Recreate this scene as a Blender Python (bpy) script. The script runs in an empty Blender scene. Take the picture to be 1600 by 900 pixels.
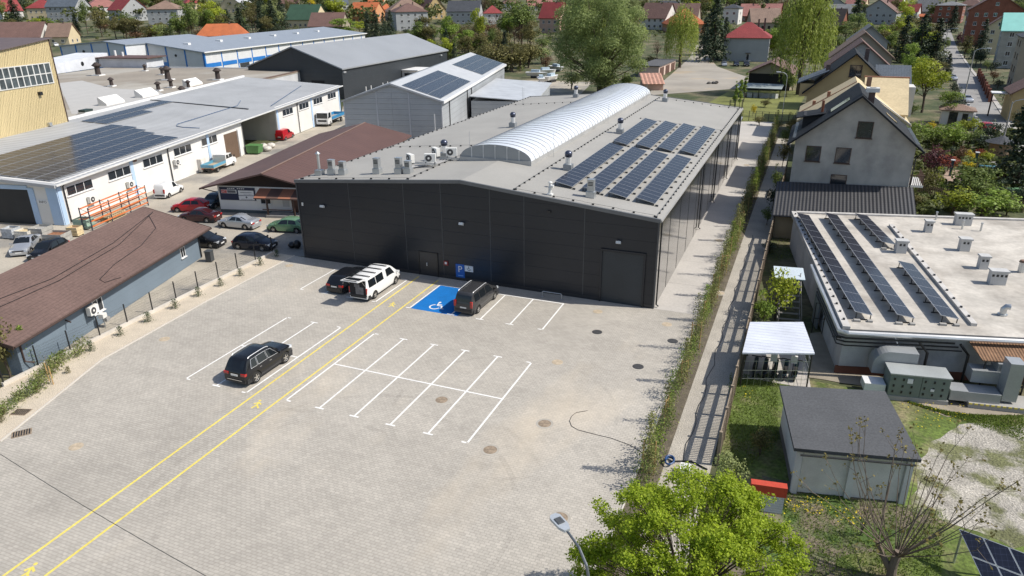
import bpy, math, random
import numpy as np
from math import sin, cos, pi, radians as R, atan2, hypot, sqrt
from mathutils import Vector, Matrix

random.seed(7)
rng = np.random.default_rng(7)
S = bpy.context.scene
COL = S.collection

# ---------------------------------------------------------------- camera
CAM = np.array([27.838, -40.313, 23.320])
YAW, PIT, ROL, F = -0.3925685, 0.3909391, -0.0102484, 1117.91
fw = np.array([sin(YAW)*cos(PIT), cos(YAW)*cos(PIT), -sin(PIT)])
rt0 = np.array([cos(YAW), -sin(YAW), 0.0]); up0 = np.cross(rt0, fw)
rt = rt0*cos(ROL)+up0*sin(ROL); up = -rt0*sin(ROL)+up0*cos(ROL)
cd = bpy.data.cameras.new("camera"); cam = bpy.data.objects.new("camera", cd); COL.objects.link(cam)
cd.sensor_width = 36; cd.lens = F*36/1600; cd.clip_start = 0.5; cd.clip_end = 6000
cam.matrix_world = Matrix([[rt[i], up[i], -fw[i], CAM[i]] for i in range(3)]+[[0, 0, 0, 1]])
S.camera = cam

# ---------------------------------------------------------------- light
SUN_EL = R(48); SUN_AZ = atan2(0.978, 0.21)          # azimuth measured from +y towards +x
W = bpy.data.worlds.new("World"); S.world = W; W.use_nodes = True
nt = W.node_tree; bg = nt.nodes["Background"]
sky = nt.nodes.new("ShaderNodeTexSky"); sky.sky_type = 'NISHITA'; sky.sun_disc = False
sky.sun_elevation = SUN_EL; sky.sun_rotation = SUN_AZ; sky.air_density = 1.0; sky.dust_density = 1.5
nt.links.new(sky.outputs[0], bg.inputs[0]); bg.inputs[1].default_value = 0.115
sd = bpy.data.lights.new("sun", 'SUN'); sd.energy = 4.2; sd.angle = R(0.53); sd.color = (1.0, 0.95, 0.87)
sun = bpy.data.objects.new("sun", sd); COL.objects.link(sun)
sv = Vector((sin(SUN_AZ)*cos(SUN_EL), cos(SUN_AZ)*cos(SUN_EL), sin(SUN_EL)))
sun.rotation_euler = sv.to_track_quat('Z', 'Y').to_euler(); sun.location = (60, 0, 90)
S.view_settings.view_transform = 'Standard'; S.view_settings.look = 'None'
S.view_settings.exposure = 0.22; S.view_settings.gamma = 1.0; S.view_settings.use_curve_mapping = False
S.render.engine = 'CYCLES'
S.cycles.max_bounces = 6; S.cycles.diffuse_bounces = 3; S.cycles.glossy_bounces = 3; S.cycles.transmission_bounces = 4
S.cycles.transparent_max_bounces = 6; S.cycles.caustics_reflective = False; S.cycles.caustics_refractive = False

# ---------------------------------------------------------------- measuring helpers
def ray(u, v):
    return fw + (u-800)/F*rt - (v-450)/F*up
def T(x, y):                                          # height of the land: flat, then rising away from the yard
    d = (x-CAM[0])*sin(YAW)+(y-CAM[1])*cos(YAW)-205
    if d <= 0: return 0.0
    return 0.04*(d*d/200 if d < 100 else d-50)
def G(u, v, z=0.0):                                   # point on the level z
    d = ray(u, v); t = (z-CAM[2])/d[2]
    return CAM+d*t
def GT(u, v):                                         # point on the land
    d = ray(u, v); t = 20.0
    while t < 1500:
        q = CAM+d*t
        if q[2] <= T(q[0], q[1]): break
        t += 0.5
    return CAM+d*t
def OY(u, v, y):
    d = ray(u, v); return CAM+d*((y-CAM[1])/d[1])
def HT(u, v, q):                                      # height at which the sight line passes over q
    d = ray(u, v); a = np.array(q[:2])-CAM[:2]
    return CAM[2]+d[2]*(a@d[:2])/(d[:2]@d[:2])
def dist(q): return float((np.array(q[:3])-CAM)@fw)

# ---------------------------------------------------------------- materials
def nn(t, ty, **kw):
    n = t.nodes.new(ty)
    for k, v in kw.items(): setattr(n, k, v)
    return n
def mth(t, op, a, b=None, c=None):
    n = nn(t, "ShaderNodeMath", operation=op)
    for i, x in enumerate((a, b, c)):
        if x is None: continue
        if isinstance(x, (int, float)): n.inputs[i].default_value = x
        else: t.links.new(x, n.inputs[i])
    return n.outputs[0]
def mrange(t, x, lo, hi, a=0.3, b=0.7):
    n = nn(t, "ShaderNodeMapRange"); t.links.new(x, n.inputs[0])
    n.inputs[1].default_value = a; n.inputs[2].default_value = b; n.inputs[3].default_value = lo; n.inputs[4].default_value = hi
    return n.outputs[0]
def noise(t, vec, scale, detail=4, rough=0.55):
    n = nn(t, "ShaderNodeTexNoise"); t.links.new(vec, n.inputs['Vector'])
    n.inputs['Scale'].default_value = scale; n.inputs['Detail'].default_value = detail; n.inputs['Roughness'].default_value = rough
    return n.outputs[0]
def mixc(t, fac, a, b):
    n = nn(t, "ShaderNodeMix", data_type='RGBA')
    for i, x in ((0, fac), (6, a), (7, b)):
        if isinstance(x, (int, float)): n.inputs[i].default_value = x
        elif isinstance(x, tuple): n.inputs[i].default_value = (*x[:3], 1)
        else: t.links.new(x, n.inputs[i])
    return n.outputs[2]
MATS = {}
def pm(name, col, rough=.75, metal=0., var=.12, sc=.5, fvar=.06, fsc=14., bump=0., stripe=(), spec=.5, coat=0., objvar=0., col2=None, c2sc=.3, c2=(.5, .7), alpha=None, emit=0):
    if name in MATS: return MATS[name]
    m = bpy.data.materials.new(name); m.use_nodes = True; t = m.node_tree; b = t.nodes["Principled BSDF"]
    tc = nn(t, "ShaderNodeTexCoord").outputs['Object']
    f = mth(t, 'MULTIPLY', mrange(t, noise(t, tc, sc, 6), 1-var, 1+var), mrange(t, noise(t, tc, fsc, 3), 1-fvar, 1+fvar))
    h = None
    for (d, per, wid, dark, dep) in stripe:           # wid > 0: a line every `per`; wid <= 0: round corrugation
        v = nn(t, "ShaderNodeVectorMath", operation='DOT_PRODUCT'); t.links.new(tc, v.inputs[0]); v.inputs[1].default_value = d
        x = mth(t, 'MULTIPLY', v.outputs['Value'], 1/per)
        if wid > 0:
            k = mth(t, 'LESS_THAN', mth(t, 'FRACT', x), wid); hh = mth(t, 'MULTIPLY', k, -dep)
        else:
            k = mth(t, 'MULTIPLY_ADD', mth(t, 'SINE', mth(t, 'MULTIPLY', x, 2*pi)), .5, .5); hh = mth(t, 'MULTIPLY', k, -dep)
        if dark: f = mth(t, 'MULTIPLY', f, mth(t, 'MULTIPLY_ADD', k, -dark, 1.0))
        h = hh if h is None else mth(t, 'ADD', h, hh)
    if objvar:
        oi = nn(t, "ShaderNodeObjectInfo").outputs['Random']
        f = mth(t, 'MULTIPLY', f, mrange(t, oi, 1-objvar, 1+objvar, 0, 1))
    base = col
    if col2: base = mixc(t, mrange(t, noise(t, tc, c2sc, 5, .6), 0, 1, *c2), col, col2)
    sc_ = nn(t, "ShaderNodeVectorMath", operation='SCALE')
    if isinstance(base, tuple): sc_.inputs[0].default_value = col
    else: t.links.new(base, sc_.inputs[0])
    t.links.new(f, sc_.inputs['Scale']); t.links.new(sc_.outputs[0], b.inputs['Base Color'])
    b.inputs['Roughness'].default_value = rough; b.inputs['Metallic'].default_value = metal
    b.inputs['Specular IOR Level'].default_value = spec; b.inputs['Coat Weight'].default_value = coat; b.inputs['Coat Roughness'].default_value = .06
    if bump:
        n2 = mth(t, 'MULTIPLY', noise(t, tc, fsc, 3), bump); h = n2 if h is None else mth(t, 'ADD', h, n2)
    if h is not None:
        bn = nn(t, "ShaderNodeBump"); bn.inputs['Strength'].default_value = 1; bn.inputs['Distance'].default_value = 1
        t.links.new(h, bn.inputs['Height']); t.links.new(bn.outputs[0], b.inputs['Normal'])
    if emit: b.inputs['Emission Color'].default_value = (*col, 1); b.inputs['Emission Strength'].default_value = emit
    MATS[name] = m; return m
def leafmat(name, c1, c2, objvar=.18, tr=.35):
    if name in MATS: return MATS[name]
    m = bpy.data.materials.new(name); m.use_nodes = True; t = m.node_tree; b = t.nodes["Principled BSDF"]; out = t.nodes["Material Output"]
    isl = nn(t, "ShaderNodeNewGeometry").outputs['Random Per Island']
    tc = nn(t, "ShaderNodeTexCoord").outputs['Object']
    col = mixc(t, mth(t, 'MULTIPLY_ADD', isl, .6, mth(t, 'MULTIPLY', noise(t, tc, .7, 2), .45)), c1, c2)
    oi = nn(t, "ShaderNodeObjectInfo").outputs['Random']
    f = mth(t, 'MULTIPLY', mrange(t, oi, 1-objvar, 1+objvar, 0, 1), mrange(t, mth(t, 'FRACT', mth(t, 'MULTIPLY', isl, 37.7)), .72, 1.3, 0, 1))
    s = nn(t, "ShaderNodeVectorMath", operation='SCALE'); t.links.new(col, s.inputs[0]); t.links.new(f, s.inputs['Scale'])
    t.links.new(s.outputs[0], b.inputs['Base Color']); b.inputs['Roughness'].default_value = .6; b.inputs['Specular IOR Level'].default_value = .3
    tl = nn(t, "ShaderNodeBsdfTranslucent"); t.links.new(s.outputs[0], tl.inputs[0])
    mx = nn(t, "ShaderNodeMixShader"); mx.inputs[0].default_value = tr
    t.links.new(b.outputs[0], mx.inputs[1]); t.links.new(tl.outputs[0], mx.inputs[2]); t.links.new(mx.outputs[0], out.inputs[0])
    MATS[name] = m; return m

# ---------------------------------------------------------------- objects
def tag(o, label=None, cat=None, group=None, kind=None):
    for k, v in (('label', label), ('category', cat), ('group', group), ('kind', kind)):
        if v: o[k] = v
    return o
def thing(name, label, cat, loc=(0, 0, 0), rz=0.0, group=None):
    o = bpy.data.objects.new(name, None); COL.objects.link(o); o.empty_display_size = .3
    o.location = [float(a) for a in loc]; o.rotation_euler = (0, 0, rz)
    return tag(o, label, cat, group)
PIECES = {'verge','gable_wall','seam','side_seam','end_panel','mullion','plinth','gutter','corner_strip','plinth_band','porch_post','foot','gas_strut','wing_wall','roof_cable','bar','grille','door_canopy','post','wire_holder','ballast','snow_guard','chimney','roof_window','lettering_line','roof_bar','luggage','upright','mesh_side','conductor_wire'}   # each piece of these becomes an object of its own
class MB:
    def __init__(s): s.v = []; s.f = []; s.m = []; s.p = []
    def add(s, vs, fs, mi=0):
        o = len(s.v); s.p.append((o, len(s.f))); s.v += [tuple(float(c) for c in p) for p in vs]; s.f += [tuple(i+o for i in f) for f in fs]; s.m += [mi]*len(fs); return s
    def box(s, x0, y0, z0, x1, y1, z1, mi=0):
        return s.add([(x0,y0,z0),(x1,y0,z0),(x1,y1,z0),(x0,y1,z0),(x0,y0,z1),(x1,y0,z1),(x1,y1,z1),(x0,y1,z1)],
                     [(0,3,2,1),(4,5,6,7),(0,1,5,4),(1,2,6,5),(2,3,7,6),(3,0,4,7)], mi)
    def cbox(s, c, d, rz=0., mi=0, ry=0., rx=0.):
        M = Matrix.Translation(c) @ Matrix.Rotation(rz, 4, 'Z') @ Matrix.Rotation(ry, 4, 'Y') @ Matrix.Rotation(rx, 4, 'X')
        n = len(s.v); s.box(-d[0]/2,-d[1]/2,-d[2]/2,d[0]/2,d[1]/2,d[2]/2, mi)
        for i in range(n, len(s.v)): s.v[i] = tuple(M @ Vector(s.v[i]))
        return s
    def poly(s, pts, mi=0): return s.add(pts, [tuple(range(len(pts)))], mi)
    def prism(s, pts, z0, z1, mi=0):                 # plan polygon (ccw) from z0 to z1; z1 may be a list
        n = len(pts); zz = z1 if isinstance(z1, (list, tuple)) else [z1]*n
        return s.add([(p[0],p[1],z0) for p in pts]+[(p[0],p[1],zz[i]) for i, p in enumerate(pts)],
              [tuple(range(n-1,-1,-1)), tuple(range(n,2*n))]+[(i,(i+1)%n,n+(i+1)%n,n+i) for i in range(n)], mi)
    def prof(s, pts, y0, y1, mi=0):                   # (x, z) outline pushed along y
        n = len(pts)
        return s.add([(p[0],y0,p[1]) for p in pts]+[(p[0],y1,p[1]) for p in pts],
              [tuple(range(n)), tuple(range(2*n-1,n-1,-1))]+[(i,n+i,n+(i+1)%n,(i+1)%n) for i in range(n)], mi)
    def slab(s, a, b, c, d, th, mi=0):                # quad with thickness th downwards
        q = [a,b,c,d]; lo = [(p[0],p[1],p[2]-th) for p in q]
        return s.add(q+lo, [(0,1,2,3),(7,6,5,4),(0,4,5,1),(1,5,6,2),(2,6,7,3),(3,7,4,0)], mi)
    def cyl(s, p0, p1, r0, r1=None, n=8, caps=True, mi=0):
        r1 = r0 if r1 is None else r1
        a, b = Vector(p0), Vector(p1); d = (b-a).normalized()
        x = d.orthogonal().normalized(); y = d.cross(x)
        vs = [a+(x*cos(2*pi*i/n)+y*sin(2*pi*i/n))*r0 for i in range(n)]+[b+(x*cos(2*pi*i/n)+y*sin(2*pi*i/n))*r1 for i in range(n)]
        fs = [(i,(i+1)%n,n+(i+1)%n,n+i) for i in range(n)]
        if caps: fs += [tuple(range(n-1,-1,-1)), tuple(range(n,2*n))]
        return s.add(vs, fs, mi)
    def tube(s, pts, r, n=6, mi=0, r1=None):
        r1 = r if r1 is None else r1; N = len(pts); P = [Vector(q) for q in pts]; vs = []; x = None
        for i, q in enumerate(P):
            d = (P[min(i+1,N-1)]-P[max(i-1,0)]).normalized()
            if x is None: x = d.orthogonal().normalized()
            else: x = (x-d*x.dot(d)).normalized()
            y = d.cross(x); rr = r+(r1-r)*i/max(1,N-1)
            vs += [q+(x*cos(2*pi*k/n)+y*sin(2*pi*k/n))*rr for k in range(n)]
        fs = [(i*n+k, i*n+(k+1)%n, (i+1)*n+(k+1)%n, (i+1)*n+k) for i in range(N-1) for k in range(n)]
        fs += [tuple(range(n-1,-1,-1)), tuple(range((N-1)*n, N*n))]
        return s.add(vs, fs, mi)
    def ball(s, c, r, n=10, m=6, sz=1., mi=0):
        vs = [(c[0],c[1],c[2]+r*sz)]
        for j in range(1, m):
            a = pi*j/m; vs += [(c[0]+r*sin(a)*cos(2*pi*i/n), c[1]+r*sin(a)*sin(2*pi*i/n), c[2]+r*sz*cos(a)) for i in range(n)]
        vs.append((c[0],c[1],c[2]-r*sz)); e = len(vs)-1
        fs = [(0,1+i,1+(i+1)%n) for i in range(n)]
        for j in range(m-2): fs += [(1+j*n+i,1+(j+1)*n+i,1+(j+1)*n+(i+1)%n,1+j*n+(i+1)%n) for i in range(n)]
        fs += [(e,1+(m-2)*n+(i+1)%n,1+(m-2)*n+i) for i in range(n)]
        return s.add(vs, fs, mi)
    def mesh(s, name, mats, smooth=None):
        me = bpy.data.meshes.new(name); me.from_pydata(s.v, [], s.f)
        for m in (mats if isinstance(mats, (list, tuple)) else [mats]): me.materials.append(m)
        if max(s.m, default=0): me.polygons.foreach_set('material_index', s.m)
        if smooth is not None:
            me.polygons.foreach_set('use_smooth', [True]*len(s.f)); me.set_sharp_from_angle(angle=R(smooth))
        me.update(); return me
    def build(s, name, mats, parent=None, world=False, smooth=None):
        if world and parent is not None:              # points were given in world coordinates
            q = parent; chain = []
            while q is not None: chain.append(q); q = q.parent
            M = Matrix.Identity(4)
            for q in reversed(chain): M = M @ q.matrix_basis
            M = M.inverted(); s.v = [tuple(M @ Vector(p)) for p in s.v]
        if name in PIECES and len(s.p) > 1:
            o = None
            for (v0, f0), (v1, f1) in zip(s.p, s.p[1:]+[(len(s.v), len(s.f))]):
                b = MB(); b.v = s.v[v0:v1]; b.f = [tuple(i-v0 for i in f) for f in s.f[f0:f1]]; b.m = s.m[f0:f1]; q = link(name, b.mesh(name, mats, smooth), parent); o = o or q
            return o
        return link(name, s.mesh(name, mats, smooth), parent)
def link(name, me, parent=None):
    o = bpy.data.objects.new(name, me); COL.objects.link(o)
    if parent is not None: o.parent = parent
    return o
def copy_tree(o, parent=None, loc=None, rz=None, label=None):
    c = o.copy(); COL.objects.link(c); c.parent = parent
    if loc is not None: c.location = [float(a) for a in loc]
    if rz is not None: c.rotation_euler = (0, 0, rz)
    if label: c['label'] = label
    for ch in o.children: copy_tree(ch, c)
    return c
def struct(name, mb, m, kind='structure'):
    return tag(mb.build(name, m), kind=kind)
def text(body, size, mat, parent, M, name='lettering', ext=.004):
    cu = bpy.data.curves.new('t', 'FONT'); cu.body = body; cu.size = size; cu.extrude = ext; cu.align_x = 'CENTER'; cu.align_y = 'CENTER'
    o = bpy.data.objects.new('t', cu); COL.objects.link(o)
    me = bpy.data.meshes.new_from_object(o.evaluated_get(bpy.context.evaluated_depsgraph_get())); bpy.data.objects.remove(o); bpy.data.curves.remove(cu)
    me.materials.clear(); me.materials.append(mat); me.transform(M); return link(name, me, parent)
UPRIGHT = Matrix.Rotation(R(90), 4, 'X')              # lettering on a wall that faces -y
# ================================================================ setting
gx = np.concatenate([np.linspace(-1500,-300,13), np.linspace(-260,160,43), np.linspace(200,1300,12)])
gy = np.concatenate([[-150,-90,-60], np.linspace(-40,420,47), np.linspace(450,1700,26)])
mb = MB(); nx, ny = len(gx), len(gy)
mb.add([(x,y,T(x,y)-.03) for y in gy for x in gx], [(j*nx+i,j*nx+i+1,(j+1)*nx+i+1,(j+1)*nx+i) for j in range(ny-1) for i in range(nx-1)])
GRASS = pm('meadow grass', (.06,.08,.025), .95, var=.4, sc=.12, fvar=.35, fsc=2., col2=(.13,.11,.065), c2sc=.12, c2=(.42,.62), bump=.05)
struct('ground', mb, GRASS)

def paver(name, col, var=.05, sand=True):
    m = bpy.data.materials.new(name); m.use_nodes = True; t = m.node_tree; b = t.nodes["Principled BSDF"]
    tc = nn(t, "ShaderNodeTexCoord").outputs['Object']
    br = nn(t, "ShaderNodeTexBrick"); t.links.new(tc, br.inputs['Vector'])
    br.inputs['Color1'].default_value = (*[c*(1+var*1.5) for c in col],1); br.inputs['Color2'].default_value = (*[c*(1-var*1.5) for c in col],1)
    br.inputs['Mortar'].default_value = (*[c*.70 for c in col],1); br.inputs['Scale'].default_value = 1; br.inputs['Mortar Size'].default_value = .012
    br.inputs['Brick Width'].default_value = .3; br.inputs['Row Height'].default_value = .17; br.inputs['Bias'].default_value = 0.
    big = noise(t, tc, .07, 6, .6); mid = noise(t, tc, .8, 5, .65); fine = noise(t, tc, 7., 3)
    # pallets of blocks laid in patches: rectangular areas of slightly different tone
    pt = nn(t, "ShaderNodeTexBrick"); t.links.new(tc, pt.inputs['Vector']); pt.inputs['Color1'].default_value = (1,1,1,1); pt.inputs['Color2'].default_value = (0,0,0,1)
    pt.inputs['Mortar Size'].default_value = 0; pt.inputs['Brick Width'].default_value = 2.6; pt.inputs['Row Height'].default_value = 1.1; pt.inputs['Scale'].default_value = 1
    pv = mrange(t, pt.outputs['Color'], .965, 1.035, 0, 1)
    f = mth(t,'MULTIPLY', mth(t,'MULTIPLY', mrange(t,big,.86,1.12), mrange(t,mid,.94,1.06)), mth(t,'MULTIPLY', mrange(t,fine,.93,1.07), pv))
    colr = br.outputs['Color']
    if sand:
        sp = nn(t,"ShaderNodeMapping"); t.links.new(tc, sp.inputs[0]); sp.inputs['Scale'].default_value = (1,.45,1)
        colr = mixc(t, mrange(t, noise(t, sp.outputs[0], .09, 5, .6), 0, .6, .58, .74), colr, (.55,.47,.36))
        # rubber marks left by turning lorries
        for (cx, cy, r0, w) in ((9,-17,8.6,.16),(9,-17,10.3,.16),(4,-24,13.5,.18),(13,-6,6.8,.12)):
            d = nn(t,"ShaderNodeVectorMath",operation='DISTANCE'); t.links.new(tc,d.inputs[0]); d.inputs[1].default_value=(cx,cy,0)
            k = mth(t,'LESS_THAN', mth(t,'ABSOLUTE', mth(t,'SUBTRACT', d.outputs['Value'], r0)), w)
            f = mth(t,'MULTIPLY', f, mth(t,'MULTIPLY_ADD', mth(t,'MULTIPLY', k, mrange(t,noise(t,tc,.35,3),0,1,.45,.62)), -.10, 1.))
    s = nn(t,"ShaderNodeVectorMath",operation='SCALE'); t.links.new(colr,s.inputs[0]); t.links.new(f,s.inputs['Scale'])
    t.links.new(s.outputs[0], b.inputs['Base Color']); b.inputs['Roughness'].default_value = .82
    bn = nn(t,"ShaderNodeBump"); bn.inputs['Distance'].default_value = .02; bn.inputs['Strength'].default_value = .5
    t.links.new(mth(t,'MULTIPLY_ADD', br.outputs['Fac'], -.3, mth(t,'MULTIPLY',fine,.3)), bn.inputs['Height']); t.links.new(bn.outputs[0], b.inputs['Normal'])
    MATS[name] = m; return m
PAVE = paver('grey concrete block paving', (.425,.392,.34))
def ragged(pts, amp=.35, n=7):                        # a patch with an uneven, overgrown edge
    out = []; N = len(pts)
    for i in range(N):
        a, b = pts[i], pts[(i+1)%N]
        for k in range(n):
            t = k/n; out.append((a[0]+(b[0]-a[0])*t+random.gauss(0,amp)*.6, a[1]+(b[1]-a[1])*t+random.gauss(0,amp)*.6))
    return out
def sheet(name, pts, z, m, kind='structure'):
    return struct(name, MB().poly([(p[0],p[1],z) for p in pts]), m, kind)
sheet('parking_paving', [(-3,-60),(21.9,-60),(21.9,12),(-16.6,12),(-16.3,.4),(-15.5,-10.4),(-12.3,-19.7),(-7,-35)], 0., PAVE)
WALK = pm('pale concrete of the side lane', (.47,.44,.40), .85, var=.10, sc=.25, fvar=.08, fsc=5, stripe=(((0,1,0),6.,.006,.35,.01),))
sheet('walkway', [(18.1,12.003),(21.9,12.003),(21.9,107),(-6,107),(-6,71),(18.1,71)], 0., WALK)
YARD = pm('sandy worn asphalt', (.40,.36,.295), .92, var=.2, sc=.18, fvar=.12, fsc=6, col2=(.25,.235,.21), c2sc=.13, c2=(.5,.62), bump=.01)
sheet('works_yard', [(-19.0,-10),(-19.0,11.5),(-15.6,12.2),(-15.6,75),(-30,160),(-110,160),(-62,85),(-47,11),(-75,5),(-75,-30),(-30,-16)], -.012, YARD)
GRAVEL = pm('cream gravel', (.55,.475,.37), .95, var=.1, sc=.8, fvar=.3, fsc=18, bump=.04)
sheet('gravel_bed', [(-12.3,-19.7),(-15.5,-10.4),(-16.3,.4),(-16.6,12),(-18.85,12),(-18.8,8),(-18.6,-2),(-18.4,-10),(-18.3,-15.5),(-15.5,-30),(-8.6,-30.)], .006, GRAVEL)
KERB = pm('pale concrete edging', (.56,.52,.46), .85, var=.08)
mb = MB()
for a, b in (((-12.3,-19.7),(-15.5,-10.4)),((-15.5,-10.4),(-16.3,.4)),((-16.3,.4),(-16.6,12))):
    d = Vector((b[0]-a[0],b[1]-a[1])); L = d.length; mb.cbox(((a[0]+b[0])/2,(a[1]+b[1])/2,.02),(L,.09,.06), atan2(d.y,d.x))
struct('edging_strip', mb, KERB)
mb = MB()
for a, b in (((-18.35,-15.4),(-18.5,-9.7)),((-18.5,-9.7),(-18.65,-2)),((-18.65,-2),(-18.85,8.3)),((-18.85,8.3),(-18.9,11.9))):
    d = Vector((b[0]-a[0],b[1]-a[1])); mb.cbox(((a[0]+b[0])/2,(a[1]+b[1])/2,.11),(d.length-.004,.2,.3), atan2(d.y,d.x))
struct('fence_kerb', mb, KERB)
# right-hand planting strip, gravel lane behind it, rough grass and rubble further right
SOIL = pm('dark planting soil', (.12,.10,.07), .95, var=.3, sc=1.5, fvar=.25, fsc=9, bump=.05)
sheet('planting_strip', [(21.98,-30),(23.15,-30),(23.15,100),(21.98,100)], .004, SOIL)
GRAV2 = pm('pinkish grey gravel', (.40,.365,.31), .95, var=.15, sc=.6, fvar=.35, fsc=14, bump=.04)
sheet('gravel_lane', [(23.15,-30),(25.5,-30),(25.5,90),(23.15,90)], .002, GRAV2)
struct('planting_kerb', MB().box(21.9,-30,-.03,21.98,100,.05), KERB)
LAWN = pm('spring lawn', (.095,.135,.025), .95, var=.35, sc=.5, fvar=.4, fsc=5, col2=(.22,.18,.105), c2sc=.35, c2=(.48,.68), bump=.06)
sheet('lawn', [(25.8,-12.5),(44,-12.5),(50,4.4),(34,4.2),(30.3,4.4),(25.8,3.2)], .0, LAWN)
RUB = pm('pale crushed rubble', (.36,.335,.29), .95, var=.3, sc=.6, fvar=.45, fsc=9, col2=(.14,.145,.065), c2sc=.55, c2=(.48,.60), bump=.08)
pts = [G(*a) for a in ((1424,800),(1432,735),(1450,700),(1500,662),(1640,668),(1700,840),(1590,852))]
sheet('rubble_patch', ragged([(float(q[0]),float(q[1])) for q in pts],.22,6), .008, RUB)
pts = [G(*a) for a in ((1262,590),(1265,520),(1300,520),(1322,570),(1380,590),(1500,630),(1600,628),(1620,645),(1480,652),(1370,606))]
sheet('concrete_apron', ragged([(float(q[0]),float(q[1])) for q in pts],.08,4), .012, pm('stained concrete apron', (.30,.26,.20), .9, var=.25, sc=.6))
sheet('carport_slab', [(26.0,3.2),(30.2,3.2),(29.5,10),(26.,10)], .016, pm('light slab', (.45,.42,.38), .9))
pts = [G(*a) for a in ((1150,770),(1195,745),(1400,790),(1480,760),(1480,800),(1300,900),(1150,900))]
sheet('worn_soil', ragged([(float(q[0]),float(q[1])) for q in pts],.5), .004, pm('trodden soil and grass', (.17,.14,.10), .95, var=.3, sc=.6, fvar=.3, fsc=7, col2=(.07,.12,.025), c2sc=.45, c2=(.46,.58), bump=.05))
sheet('garden_soil', ragged([tuple(float(c) for c in G(*a)[:2]) for a in ((1418,212),(1500,206),(1560,215),(1612,300),(1560,316),(1440,318))],.3), .008, pm('garden soil', (.075,.065,.04), .95, var=.4, sc=.6, fvar=.3, fsc=4, col2=(.07,.10,.03), c2sc=.3, c2=(.45,.6)))
def strip(name, L, Rr, m, dz, n=24):                  # a road between two edges that follows the land
    mb = MB(); vs = []
    def along(P, t):
        seg = [hypot(P[i+1][0]-P[i][0],P[i+1][1]-P[i][1]) for i in range(len(P)-1)]; s = t*sum(seg)
        for i, l in enumerate(seg):
            if s <= l or i == len(seg)-1: k = s/l; return P[i][0]+(P[i+1][0]-P[i][0])*k, P[i][1]+(P[i+1][1]-P[i][1])*k
            s -= l
    for j in range(n+1):
        for q in (along(L,j/n), along(Rr,j/n)): vs.append((q[0],q[1],T(*q)+dz))
    mb.add(vs, [(2*j,2*j+1,2*j+3,2*j+2) for j in range(n)]); return struct(name, mb, m)
ASPH = pm('grey street asphalt', (.27,.262,.25), .9, var=.12, sc=.15, fvar=.08, fsc=5)
def gp(*a): return [tuple(float(c) for c in GT(*p)[:2]) for p in a]
strip('street', gp((1545,300),(1528,225),(1497,135),(1477,85),(1470,45)), gp((1640,300),(1593,225),(1536,135),(1500,85),(1484,45)), ASPH, .02, 40)
strip('street_pavement', gp((1640,300),(1593,225),(1536,135),(1500,85)), gp((1656,300),(1604,225),(1542,135),(1503,85)), pm('pavement slabs', (.42,.40,.37), .9), .12, 40)
COURT = pm('worn courtyard tarmac', (.33,.30,.255), .92, var=.15, sc=.12, col2=(.42,.33,.22), c2sc=.07, c2=(.55,.7))
strip('courtyard', gp((1008,150),(1030,132),(1058,108),(1078,90),(1087,70)), gp((1160,138),(1172,122),(1120,104),(1108,88),(1103,70)), COURT, .03, 30)
YGR = pm('yellowed lawn behind the hall', (.16,.17,.045), .95, var=.3, sc=.15, fvar=.3, fsc=3)
strip('rear_lawn', gp((1085,190),(1100,165),(1140,142)), gp((1235,190),(1250,165),(1262,142)), YGR, .02, 10)
WHITE = pm('white road paint', (.78,.77,.74), .75, var=.07, sc=1.5, fvar=.14, fsc=9)
YELL = pm('yellow road paint', (.74,.60,.12), .75, var=.1, sc=2, fvar=.18, fsc=9)
BLUE = pm('blue bay paint', (.0,.15,.47), .75, var=.12, sc=.8, fvar=.12, fsc=8)
mb = MB(); Z = .005
NL = [0]
def line(mb, a, b, w=.12, z=Z):
    NL[0] += 1; z += .00035*(NL[0]%11)                # strokes that cross lie one above the other
    d = Vector((b[0]-a[0],b[1]-a[1])); n = Vector((-d.y,d.x)).normalized()*w/2
    mb.poly([(a[0]+n.x,a[1]+n.y,z),(a[0]-n.x,a[1]-n.y,z),(b[0]-n.x,b[1]-n.y,z),(b[0]+n.x,b[1]+n.y,z)])
for i in range(6):                                    # five double bays right of the path
    x = 2.5*i; line(mb, (x,0), (x,-10)); 
    a, b = (0 if i == 0 else -.32, 0 if i == 5 else .32)
    a, b = (.06 if i == 0 else a, -.06 if i == 5 else b)
    if i == 0: a, b = .06, .36
    if i == 5: a, b = -.36, -.06
    for y in (.06, -10.06): line(mb, (x+a,y), (x+b,y))
for i in range(5): line(mb, (2.5*i+.06,-5), (2.5*i+2.44,-5))
for i, x in enumerate((-7.95,-5.4,-2.95)):            # double bays left of the path
    line(mb, (x,0), (x,-10.2))
    a, b = ((.06,.36),(-.32,.32),(-.36,-.06))[i]
    for y in (.06, -10.26): line(mb, (x+a,y), (x+b,y))
line(mb, (-7.89,-5.1), (-5.46,-5.1)); line(mb, (-5.34,-5.1), (-3.01,-5.1))
for i, x in enumerate((-10.7,-8.15,-5.65,-3.15)):     # bays by the wall, left
    line(mb, (x,10.3), (x,5.25)); a, b = ((.06,.36),(-.32,.32),(-.32,.32),(-.36,-.06))[i]; line(mb, (x+a,5.2), (x+b,5.2))
line(mb, (-10.76,10.36), (-3.09,10.36))
line(mb, (.13,10.3), (.1,5.2)); line(mb, (.07,10.36), (11.42,10.36)); line(mb, (-.25,5.14),(.1,5.14))
for x in (3.75,6.25,8.75,11.36):
    line(mb, (x,10.3), (x+.05,5.25)); line(mb, (x-.32,5.2),(x+.32 if x < 11 else x-.0,5.2))
struct('bay_markings', mb, WHITE)
sheet('blue_bay', [(.2,10.28),(.2,5.1),(4.4,5.1),(4.4,10.28)], .003, BLUE)
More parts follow.
